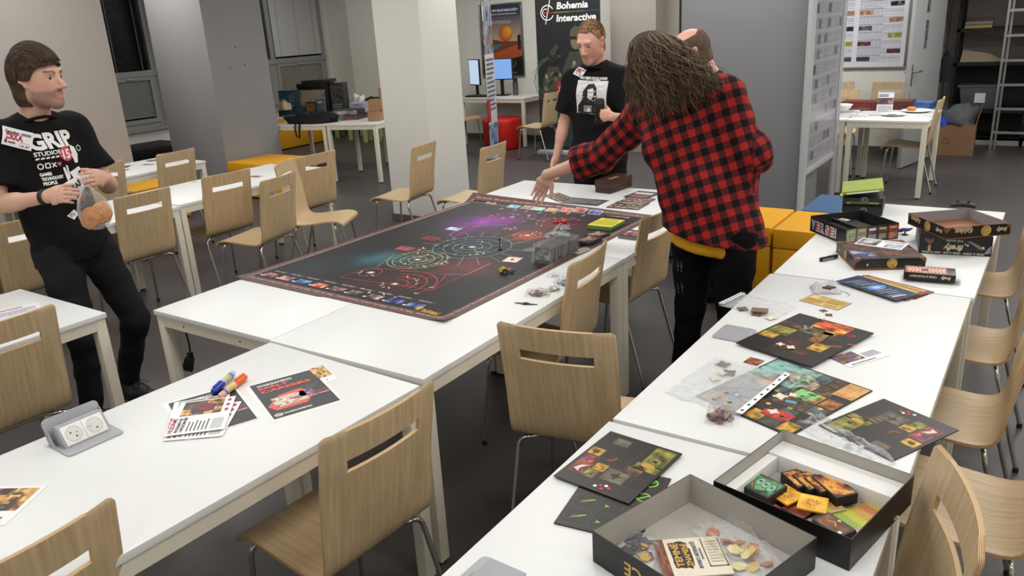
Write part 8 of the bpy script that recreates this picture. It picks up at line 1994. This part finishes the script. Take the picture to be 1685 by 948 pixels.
heap('clothing_pile', 'small white cloth roll right of the black clothes heap', ((-8.161, 8.364, 0.742)[0] + .02, (-8.161, 8.364, 0.742)[1] + .1, .742), .07, .06, .13, mat('white_cloth', rgb(220, 218, 216), .8), 9, 'clothes')
heap('shoulder_bag', 'dark bag half hidden by the white pillar at the end of the merchandise', ((-7.73, 8.129, 0.742)[0] + .05, (-7.73, 8.129, 0.742)[1] + .62, .742), .16, .12, .30, M_CLB, 11, 'bag')
heap('paper_bag', 'crumpled tan paper bag at left end of the merchandise table', ((-9.136, 7.413, 0.742)[0] - .02, (-9.136, 7.413, 0.742)[1] + .26, .742), .10, .08, .2, mat('tan_paper', rgb(214, 190, 156), .8), 13, 'paper bag')
crate('game_box', 'low dark box at the left front corner of the merchandise table', ((-8.837, 7.258, 0.742)[0] + .27, (-8.837, 7.258, 0.742)[1] + .06, .742), .12, .1, .06, G, rgb(60, 66, 76))
# ---- wall things at the back
def framed(name, label, cat, x0, x1, z0, z1, y, draw, fr=M_ALU, wall='y', b=.03):
    w, h = x1 - x0, z1 - z0; t = thing(name, label, cat, (x0, y, z0), 0) if wall == 'y' else thing(name, label, cat, (y, x0, z0), PI / 2)
    MB().box(0, w, -.012, 0, 0, h).build('backing', M_WHITE, t)
    for k, a in enumerate(((0, w, 0, b), (0, w, h - b, h), (0, b, b, h - b), (w - b, w, b, h - b))): MB().box(a[0], a[1], -.024, -.0005, a[2], a[3]).build('frame_rail', fr, t, bevel=.003)
    c = Canvas(); draw(c, w, h, b); c.build('poster_print', t, frame_from((0, -.012, 0), (1, 0, 0), (0, 0, 1)), M_PRINTG, lift=.001, step=.0005); return t
def dunes(c, w, h, b):
    W_, H_ = w - 2 * b, h - 2 * b
    for k in range(24): v = k / 24; q = Vector(rgb(206, 176, 146)).lerp(Vector(rgb(52, 62, 88)), min(1, max(0, (v - .42) / .45))); c.rect(b, b + H_ * v, W_, H_ / 24 + .001, tuple(q), 0)
    c.text('VIRTUÁLNÍ HERNÍ SVĚTY', b + W_ * .28, b + H_ * .91, .034, WHT, 3, w=W_ * .66, bold=.03); c.lines(b + W_ * .25, b + H_ * .86, W_ * .65, .03, 1, rgb(200, 200, 206), 3, 2); c.lines(b + W_ * .2, b + H_ * .74, W_ * .55, .05, 2, rgb(180, 180, 190), 3, 4)
    for k in range(10): c.ell(b + W_ * (.60 + .012 * k), b + H_ * (.60 + .004 * k), .125 - .010 * k, .125 - .010 * k, tuple(Vector(rgb(196, 80, 44)).lerp(Vector(rgb(240, 170, 70)), k / 9)), 2 + k, 26)
    c.poly([(b, b + H_ * .5), (b + W_ * .25, b + H_ * .52), (b + W_ * .5, b + H_ * .49), (b + W_, b + H_ * .48), (b + W_, b + H_ * .3), (b, b + H_ * .3)], rgb(120, 66, 44), 13); c.poly([(b + W_ * .2, b + H_ * .44), (b + W_ * .55, b + H_ * .45), (b + W_ * .3, b + H_ * .36), (b, b + H_ * .33), (b, b + H_ * .40)], rgb(70, 120, 140), 14)
    c.poly([(b, b + H_ * .28), (b + W_ * .4, b + H_ * .34), (b + W_, b + H_ * .46), (b + W_, b + H_ * .26), (b + W_ * .5, b + H_ * .2), (b, b + H_ * .2)], rgb(176, 88, 50), 15); c.poly([(b, b), (b + W_, b), (b + W_, b + H_ * .27), (b + W_ * .5, b + H_ * .21), (b, b + H_ * .22)], rgb(38, 36, 38), 16)
    for k in range(4): c.rect(b + W_ * (.52 + .09 * k), b + H_ * .10, .02, .10, rgb(110, 106, 100), 17, -.5)
    c.lines(b + W_ * .55, b + H_ * .02, W_ * .3, .02, 1, rgb(150, 150, 150), 17); c.poly([(b + W_ * .9, b + H_ * .36), (b + W_ * .98, b + H_ * .36), (b + W_ * .98, b + H_ * .58), (b + W_ * .9, b + H_ * .56)], rgb(44, 36, 40), 17)
framed('wall_poster', 'framed poster of desert planet under an orange sun, above the monitors', 'poster', -7.90, -7.08, 1.00, 2.12, 10.798, dunes)
def textwall(seed, base=rgb(226, 226, 234)):
    def f(c, w, h, b):
        W_, H_ = w - 2 * b, h - 2 * b; r = random.Random(seed); c.rect(b, b, W_, H_, base, 0); n = 3; rows = 14
        for i in range(n):
            for j in range(rows):
                u = b + W_ * (.03 + i * .325); v = b + H_ * (.04 + j * .064); c.lines(u, v, W_ * .29, H_ * .054, 6, rgb(166, 166, 180), 1, r.randrange(99)); c.rect(u, v + H_ * .054, W_ * .16, H_ * .005, rgb(120, 120, 134), 1)
                a = u + (W_ * .20 if (i + j) % 2 else 0); col = r.choice((rgb(40, 40, 44), rgb(110, 60, 66), rgb(70, 80, 96), rgb(196, 186, 60), rgb(196, 150, 110), rgb(90, 90, 100), rgb(30, 34, 40)))
                c.art(a, v + H_ * .008, W_ * .09, H_ * .036, [col, tuple(Vector(col) * .5), tuple(Vector(col) * .7 + Vector((.2, .2, .2)))], r.randrange(99), 4, 3, 2)
        for k in range(4): c.rect(b + W_ * (.04 + .09 * (k % 2)), b + H_ * (.92 + .03 * (k // 2)), W_ * .085, H_ * .028, r.choice((rgb(70, 50, 30), rgb(150, 120, 50), rgb(50, 36, 34))), 2)
    return f
framed('wall_poster', 'large framed poster full of text columns on the wall behind the far right table', 'poster', -3.35, -1.60, 1.03, 2.5, 10.798, textwall(4))
# noticeboard on two posts beside the partition
t = thing('noticeboard', 'tall framed noticeboard on aluminium posts beside the grey partition', 'noticeboard', (-1.80, 7.10, 0), PI / 2)
NW, NH0, NH1 = 1.14, .395, 2.7
for x in (.0, NW): MB().tube([(x, .0, 0), (x, .0, 2.95)], .032, 14).build('post', M_ALUP, t, smooth=50)
MB().box(.03, NW - .03, -.008, .008, NH0, NH1).build('panel', mat('pale_grey_panel', rgb(182, 182, 186), .35), t)
for a in ((.03, NW - .03, NH0, NH0 + .05), (.03, .075, NH0 + .05, NH1), (NW - .075, NW - .03, NH0 + .05, NH1)): MB().box(a[0], a[1], -.020, -.008, a[2], a[3]).build('frame_rail', M_ALUP, t, bevel=.003)
c = Canvas(); r = random.Random(8); c.rect(.08, NH0 + .06, NW - .16, NH1 - NH0 - .1, rgb(166, 166, 172), 0)
for i in range(3):
    for j in range(18):
        u, v = .10 + i * .32, NH0 + .10 + j * .125; c.lines(u, v, .28, .10, 7, rgb(148, 148, 155), 1, r.randrange(99))
        if r.random() < .55: c.rect(u + r.choice((0, .1, .2)), v + .01, .09, .075, r.choice((rgb(104, 104, 110), rgb(122, 122, 128), rgb(88, 88, 94))), 2)
c.build('notice_print', t, frame_from((0, -.008, 0), (1, 0, 0), (0, 0, 1)), M_PRINTG, lift=.002, step=.0006)
# door posters, key tag
DR = bpy.data.objects['door_1']
c = Canvas(); c.art(.50, 1.28, .085, .30, [rgb(40, 40, 42), rgb(110, 110, 112), rgb(70, 70, 72), rgb(150, 150, 150)], 5, 5, 14, 0); c.art(.49, 1.66, .085, .30, [rgb(40, 40, 42), rgb(110, 110, 112), rgb(70, 70, 72), rgb(150, 150, 150)], 9, 5, 14, 0)
c.build('door_stickers', DR, frame_from((0, .0205, 0), (-1, 0, 0), (0, 0, 1)) @ Matrix.Translation((-1.075, 0, 0)), lift=.0005)
# roll-up banners
def rollup(label, a, b, h, draw, thick=.006):
    a, b = Vector((*a, 0)), Vector((*b, 0)); w = (b - a).length; t = thing('roll_up_banner', label, 'banner', tuple(a), math.atan2((b - a).y, (b - a).x))
    MB().box(-.02, w + .02, -.11, .09, 0, .055).build('base', M_ALUP, t, bevel=.015); MB().box(0, w, -.003, .003, .05, h).build('banner_sheet', M_BCARD, t); MB().box(-.005, w + .005, -.012, .012, h - .01, h + .02).build('top_rail', M_ALUP, t, bevel=.004); MB().tube([(w / 2, .02, .05), (w / 2, .02, h)], .010, 8).build('pole', M_ALUP, t)
    c = Canvas(); draw(c, w, h); c.build('banner_print', t, frame_from((0, -.003, 0), (1, 0, 0), (0, 0, 1)), M_PRINTM, lift=.001, step=.0006); return t
def bohemia(c, w, h):
    c.rect(0, .05, w, h - .05, rgb(28, 28, 31), 0); cx, cy = w * .19, h - .20; c.ring(cx, cy, .095, .014, WHT, 1, 30, .5, 5.9); c.ring(cx - .02, cy, .05, .012, WHT, 1, 20, 1.2, 4.6); c.line([(cx - .03, cy - .15), (cx + .045, cy + .16)], .012, WHT, 2); c.line([(cx - .05, cy - .01), (cx + .02, cy + .015)], .014, rgb(220, 70, 50), 2)
    c.text('Bohemia', w * .34, h - .16, .085, WHT, 1, w=.46, bold=.03, shear=.12); c.text('Interactive', w * .33, h - .32, .085, WHT, 1, w=.58, bold=.03, shear=.12)
    for k, col in enumerate((rgb(210, 70, 50), rgb(220, 190, 70), rgb(90, 170, 90), rgb(60, 90, 170))): c.rect(w * (.05 + .24 * k), h - .205, w * .24, .005, col, 3)
    GR = rgb(70, 130, 70)
    for k in range(7): a = 1.2 + k * .45; c.line([(w * .25 + math.cos(a) * .30, h * .50 + math.sin(a) * .30), (w * .25 + math.cos(a + 1.3) * .34, h * .50 + math.sin(a + 1.3) * .34)], .006, GR, 1)
    c.ring(w * .3, h * .48, .34, .008, GR, 1, 30, 1.3, 4.0)
    CAMO = [rgb(40, 42, 36), rgb(96, 96, 80), rgb(150, 146, 122), rgb(70, 72, 60)]; r = random.Random(6)
    def fig(pts, seed, l): c.poly(pts, rgb(66, 66, 56), l); xs = [p[0] for p in pts]; ys = [p[1] for p in pts]; x0, y0 = min(xs), min(ys); [c.ell(x0 + (max(xs) - x0) * r.uniform(.2, .8), y0 + (max(ys) - y0) * r.uniform(.1, .85), r.uniform(.02, .05), r.uniform(.015, .04), r.choice(CAMO), l + 1, 8, r.uniform(0, 3)) for _ in range(40)]
    fig([(w * .42, h * .30), (w * .40, h * .55), (w * .52, h * .66), (w * .72, h * .66), (w * .98, h * .52), (w, h * .3)], 1, 4)
    c.ell(w * .62, h * .72, .075, .10, rgb(120, 112, 84), 6, 20); c.poly([(w * .53, h * .74), (w * .71, h * .74), (w * .70, h * .80), (w * .62, h * .82), (w * .54, h * .79)], rgb(84, 86, 66), 7); c.rect(w * .53, h * .735, w * .17, .04, rgb(30, 30, 32), 8)
    fig([(w * .06, h * .30), (w * .08, h * .48), (w * .18, h * .57), (w * .34, h * .57), (w * .46, h * .44), (w * .46, h * .30)], 2, 9); c.ell(w * .26, h * .63, .07, .085, rgb(34, 34, 34), 11, 18); c.poly([(w * .20, h * .66), (w * .32, h * .72), (w * .36, h * .69), (w * .26, h * .63)], rgb(60, 60, 58), 12)
    c.poly([(w * .26, h * .05), (w * .28, h * .36), (w * .40, h * .40), (w * .52, h * .35), (w * .55, h * .05)], rgb(36, 62, 60), 13); c.ell(w * .37, h * .44, .075, .085, rgb(160, 44, 50), 14, 20); c.ell(w * .38, h * .425, .045, .060, rgb(206, 150, 124), 15, 18); c.rect(w * .34, h * .33, .05, .05, rgb(196, 140, 114), 15)
    c.rect(w * .60, h * .10, w * .34, h * .18, rgb(44, 44, 42), 4)
rollup('black roll-up banner with white company lettering and soldiers, behind the man with the can', (-6.15, 9.70), (-5.20, 9.80), 2.12, bohemia)
def sidebanner(c, w, h):
    c.rect(0, .05, w, h - .05, rgb(214, 216, 222), 0); c.art(0, h * .62, w, h * .38, [rgb(60, 70, 90), rgb(150, 170, 190), rgb(120, 90, 70), rgb(200, 200, 206)], 5, 8, 14, 1); c.lines(w * .1, h * .28, w * .8, h * .32, 12, rgb(80, 80, 92), 1); c.art(0, .06, w, h * .18, [rgb(60, 90, 140), rgb(150, 180, 210), rgb(60, 70, 90)], 7, 6, 6, 1); c.rect(0, h * .22, w * .3, h * .14, rgb(190, 40, 50), 2)
rollup('white printed roll-up banner seen almost edge on, right of the white pillar', (-6.60, 9.06), (-6.76, 9.50), 2.3, sidebanner)
# monitor desk
M_SCR = mat('lit_screen', rgb(190, 214, 236), .3, emit=rgb(190, 216, 240), estr=.75); M_SCR2 = mat('lit_screen_blue', rgb(120, 160, 220), .3, emit=rgb(130, 170, 226), estr=.7)
def monitor(label, x, y, rz, w, h, z0, scr):
    t = thing('monitor', label, 'monitor', (x, y, .742), rz); MB().box(-w / 2, w / 2, -.012, .02, z0, z0 + h).build('casing', M_BLACKP, t, bevel=.003); MB().box(-w / 2 + .012, w / 2 - .012, -.0135, -.012, z0 + .015, z0 + h - .012).build('screen', scr, t)
    MB().box(-.025, .025, .02, .045, .01, z0 + h * .5).build('stand_neck', M_BLACKP, t); MB().box(-.12, .12, -.07, .10, 0, .010).build('stand_foot', M_BLACKP, t, bevel=.003); return t
m1 = (-7.807, 10.4, 0.7169); m2 = (-7.316, 10.35, 0.7422)
monitor('upright monitor with pale screen left of the edge-on banner', -7.80, 10.42, -.30, .27, .40, .16, M_SCR)
monitor('monitor with blue screen on black stand, right of the edge-on banner', -7.31, 10.44, .15, .42, .32, .24, M_SCR2)
t = thing('thermos', 'grey metal thermos bottle at the right end of the monitor desk', 'thermos', (*(-7.084, 10.5, 0.7365)[:2], .742)); MB().lathe([(.040, 0), (.043, .01), (.043, .20)], 18).build('flask', mat('grey_metal', rgb(110, 112, 114), .35, .8), t, smooth=40); MB().lathe([(.036, .20), (.036, .255), (.03, .265)], 18).build('cap', M_BLACKP, t, smooth=40)
t = thing('keyboard', 'dark keyboard in front of the monitors on the back desk', 'keyboard', (-7.62, 10.22, .742), .1); MB().box(-.2, .2, -.06, .06, 0, .02).build('key_tray', M_BLACKP, t, bevel=.003); MB().box(-.19, .19, -.05, .05, .02, .026).build('keys', mat('dark_grey_keys', rgb(50, 54, 62), .5), t)
# ---- far right table
zt = .742
def plate(label, px, r_):
    t = thing('plate', label, 'plate', (px[0], px[1], zt)); MB().lathe([(0, .003), (r_ * .6, .003), (r_, .016), (r_ * 1.0, .019), (r_ * .58, .0), (0, 0)], 26, cap=False).build('dish', M_WHITE, t, smooth=60); return t
plate('white plate with crumbs at the front of the far right table', (-1.355, 8.656, 0.742), .115); plate('white plate with a bit of pastry behind the front plate on the far right table', (-1.194, 8.971, 0.742), .14)
t = thing('pastry_piece', 'brown bit of pastry on the rear white plate', 'pastry', (*(-1.249, 9.034, 0.752)[:2], .747)); MB().sphere((0, 0, .02), (.05, .035, .022), 10, 6).build('crust', M_PAST, t, smooth=80)
t = thing('pastry_piece', 'dark crumbs on the front white plate', 'pastry', (*(-1.362, 8.631, 0.745)[:2], .745)); MB().sphere((0, 0, .006), (.05, .02, .008), 8, 5).build('crumbs', mat('dark_crumb', rgb(80, 50, 36), .7), t)
t = thing('bowl', 'white bowl at left on the far right tables beside the noticeboard', 'bowl', (*(-1.898, 8.895, 0.742)[:2], zt)); MB().lathe([(.05, 0), (.09, .04), (.11, .075), (.105, .075), (.085, .042), (.0, .012)], 24, cap=False).build('dish', M_WHITE, t, smooth=60)
crate('game_box', 'dark red game box lying behind the brochure stand on the far right table', ((-1.761, 9.015, 0.742)[0], (-1.761, 9.015, 0.742)[1] + .14, zt), .36, .26, .085, .0, rgb(96, 30, 30), [rgb(96, 28, 28), rgb(130, 50, 44), rgb(80, 24, 24)], seed=3)
crate('game_box', 'dark brown red box right of the brochure stand on the far right table', ((-1.384, 9.106, 0.742)[0], (-1.384, 9.106, 0.742)[1] + .14, zt), .24, .26, .085, .0, rgb(84, 34, 32), top=[rgb(84, 36, 34), rgb(120, 60, 50)])
crate('game_box', 'blue game box near the chair at the far right table', ((-1.195, 9.177, 0.742)[0], (-1.195, 9.177, 0.742)[1] + .13, zt), .22, .24, .060, -.1, rgb(36, 66, 120), [rgb(36, 66, 120), rgb(60, 110, 170), rgb(120, 170, 210)], seed=5, top=[rgb(40, 80, 140), rgb(80, 140, 190)])
t = thing('brochure_stand', 'small upright brochure stand in the middle of the far right table', 'brochure', (*(-1.47, 8.839, 0.742)[:2], zt), .05)
MB().hexa([(-.075, -.03, 0), (.075, -.03, 0), (.075, -.026, 0), (-.075, -.026, 0)], [(-.075, .03, .20), (.075, .03, .20), (.075, .034, .20), (-.075, .034, .20)]).build('card', M_WHITE, t); MB().box(-.075, .075, -.03, .06, 0, .003).build('foot', M_WHITE, t)
c = Canvas(); c.art(.0, .09, .15, .065, [rgb(40, 60, 110), rgb(140, 80, 76), rgb(60, 50, 60), rgb(190, 180, 180)], 4, 9, 5, 0); c.lines(.01, .165, .09, .03, 2, rgb(50, 60, 100), 0); c.lines(.01, .01, .13, .07, 6, rgb(170, 170, 186), 0); c.build('brochure_print', t, frame_from((-.075, -.0305, 0), (1, 0, 0), (0, .06, .2)), lift=.0006)
for i, (px, w_, z_, lb) in enumerate((((-1.607, 8.588, 0.83), .25, .83, 'loose white papers lying on the dark red game box'), ((-1.823, 8.919, 0.79), .2, .745, 'stack of white papers at the left behind the bowl'), ((-1.518, 8.636, 0.742), .3, .742, 'printed white sheet flat in front of the brochure stand'), ((-1.693, 8.517, 0.742), .3, .7425, 'printed white sheet flat beside the bowl'))):
    for k in range(1): sheet(lb, (px[0] - w_ / 2 + (.0 if i != 0 else -.28), px[1] - .05 + (.1 if i == 0 else 0), .1 * i, w_, w_ * .6), wfly if i > 1 else (lambda c, w, d: c.lines(w * .1, d * .1, w * .8, d * .8, 5, rgb(190, 190, 200), 1)), name='paper_sheet', cat='sheet', z=z_ if i != 0 else zt + .088, th=.004 if i < 2 else .0006)
# ---- storeroom behind the open door
M_RACK = mat('black_steel_rack', rgb(22, 22, 23), .5)
t = thing('shelf_rack', 'black metal shelf rack in the dark storeroom', 'shelf', (-1.20, 11.75, 0)); RW = 1.75
for x in (0, .55 * 1.0 + .28, RW):
    for y in (0, .45): MB().box(x, x + .04, y, y + .04, 0, 2.5).build('upright', M_RACK, t)
for z in (.10, .44, 1.02, 1.43, 1.95): MB().box(0, RW + .04, 0, .49, z - .04, z).build('shelf_board', M_RACK, t)
MB().box(.05, RW + .04, .0, .015, 0, .09).build('plinth_strip', mat('pale_plinth', rgb(170, 168, 164), .5), t); MB().box(.04, RW, .47, .485, .1, 1.0).build('back_panel', M_RACK, t)
for i, (h, col, lb) in enumerate(((.035, rgb(196, 170, 110), 'yellowish book lowest of the pile on the upper rack shelf'), (.04, rgb(150, 146, 140), 'grey book in the middle of the pile on the upper rack shelf'), (.035, rgb(110, 60, 56), 'reddish book topmost of the pile on the upper rack shelf'))):
    crate('book', lb, (-.98, 11.95, 1.4305 + .041 * i), .30, .22, h, .03 * i, col, cat='book')
t = thing('paper_bag', 'beige folded bag lying on the middle rack shelf', 'bag', (-.88, 11.98, 1.021)); MB().hexa([(-.26, -.15, 0), (.28, -.15, 0), (.28, .15, 0), (-.26, .15, 0)], [(-.24, -.10, .15), (.05, -.10, .10), (.05, .10, .10), (-.24, .10, .15)]).build('bag_body', mat('beige_paper', rgb(178, 158, 132), .75), t, bevel=.01)
crate('carton', 'pale box on the rack shelf behind the ladder rungs', (-.28, 11.98, 1.021), .24, .25, .16, 0, rgb(140, 138, 136), cat='carton')
t = thing('plastic_bin', 'translucent plastic storage bin with lid on the lower rack shelf', 'bin', (-.86, 11.98, .441))
M_BINP = mat('smoky_plastic', rgb(170, 176, 186), .25, trans=.7); MB().hexa([(-.20, -.16, 0), (.20, -.16, 0), (.20, .16, 0), (-.20, .16, 0)], [(-.24, -.19, .27), (.24, -.19, .27), (.24, .19, .27), (-.24, .19, .27)]).build('bin_body', M_BINP, t, bevel=.01)
MB().box(-.26, .26, -.20, .20, .27, .30).build('bin_lid', M_BINP, t, bevel=.006); MB().box(-.17, .17, -.15, .15, .01, .18).build('contents', M_BLACKP, t); MB().box(-.06, .06, -.186, -.184, .08, .20).build('paper_label', M_WHITE, t)
t = thing('step_ladder', 'aluminium step ladder standing in front of the black rack', 'ladder', (-.665, 11.42, 0))
for x in (0, .46):
    MB().box(x, x + .025, 0, .06, 0, 2.3).build('rail', M_ALU, t); MB().box(x + .035, x + .06, .16, .21, 0, 2.25).build('rail', M_ALU, t)
for k in range(8): MB().box(.025, .46, .005, .06, .19 + .285 * k, .22 + .285 * k).build('rung', M_ALU, t)
t = thing('carton', 'brown carton box on the floor behind the door, a grey jacket on top', 'carton', (-1.01, 11.05, 0), .05)
M_CTN = mat('brown_carton', rgb(128, 98, 70), .75, var=.06); MB().box(-.21, .21, -.2, .2, 0, .36).build('box_body', M_CTN, t); MB().hexa([(.20, -.2, .36), (.21, -.2, .36), (.21, .2, .36), (.20, .2, .36)], [(.24, -.2, .58), (.25, -.2, .58), (.25, .2, .58), (.24, .2, .58)]).build('flap', M_CTN, t)
c = Canvas(); c.ring(-.1, .17, .035, .006, rgb(60, 44, 34), 0, 20); c.build('round_mark', t, frame_from((0, -.2, 0), (1, 0, 0), (0, 0, 1)), lift=.001)
heap('jacket', 'grey fleece jacket heaped on the brown carton', (-1.0, 11.02, .355), .20, .17, .22, M_CLG, 21, 'jacket'); heap('cloth_bag', 'bright blue cloth sticking out beside the grey jacket', (-1.16, 10.9, .355), .07, .07, .09, mat('bright_blue_cloth', rgb(30, 66, 170), .7), 23, 'cloth')
t = heap('coat', 'dark coat hanging behind the open door', (-1.20, 10.98, .86), .09, .07, .32, M_CLB, 25, 'coat'); MB().tube([(0, 0, .28), (0, 0, .40), (-.1, 0, .42)], .006, 6).build('hanger_hook', M_BLACKP, t)
t = thing('key_tag', 'small red key tag hanging at the door handle', 'key tag', (-1.405, 9.83, .86)); MB().box(-.012, .012, -.003, .003, -.07, 0).build('tag', mat('red_tag', rgb(200, 70, 56), .4), t); MB().tube([(0, 0, 0), (0, 0, .05)], .003, 6).build('key_ring', M_BLACKP, t)
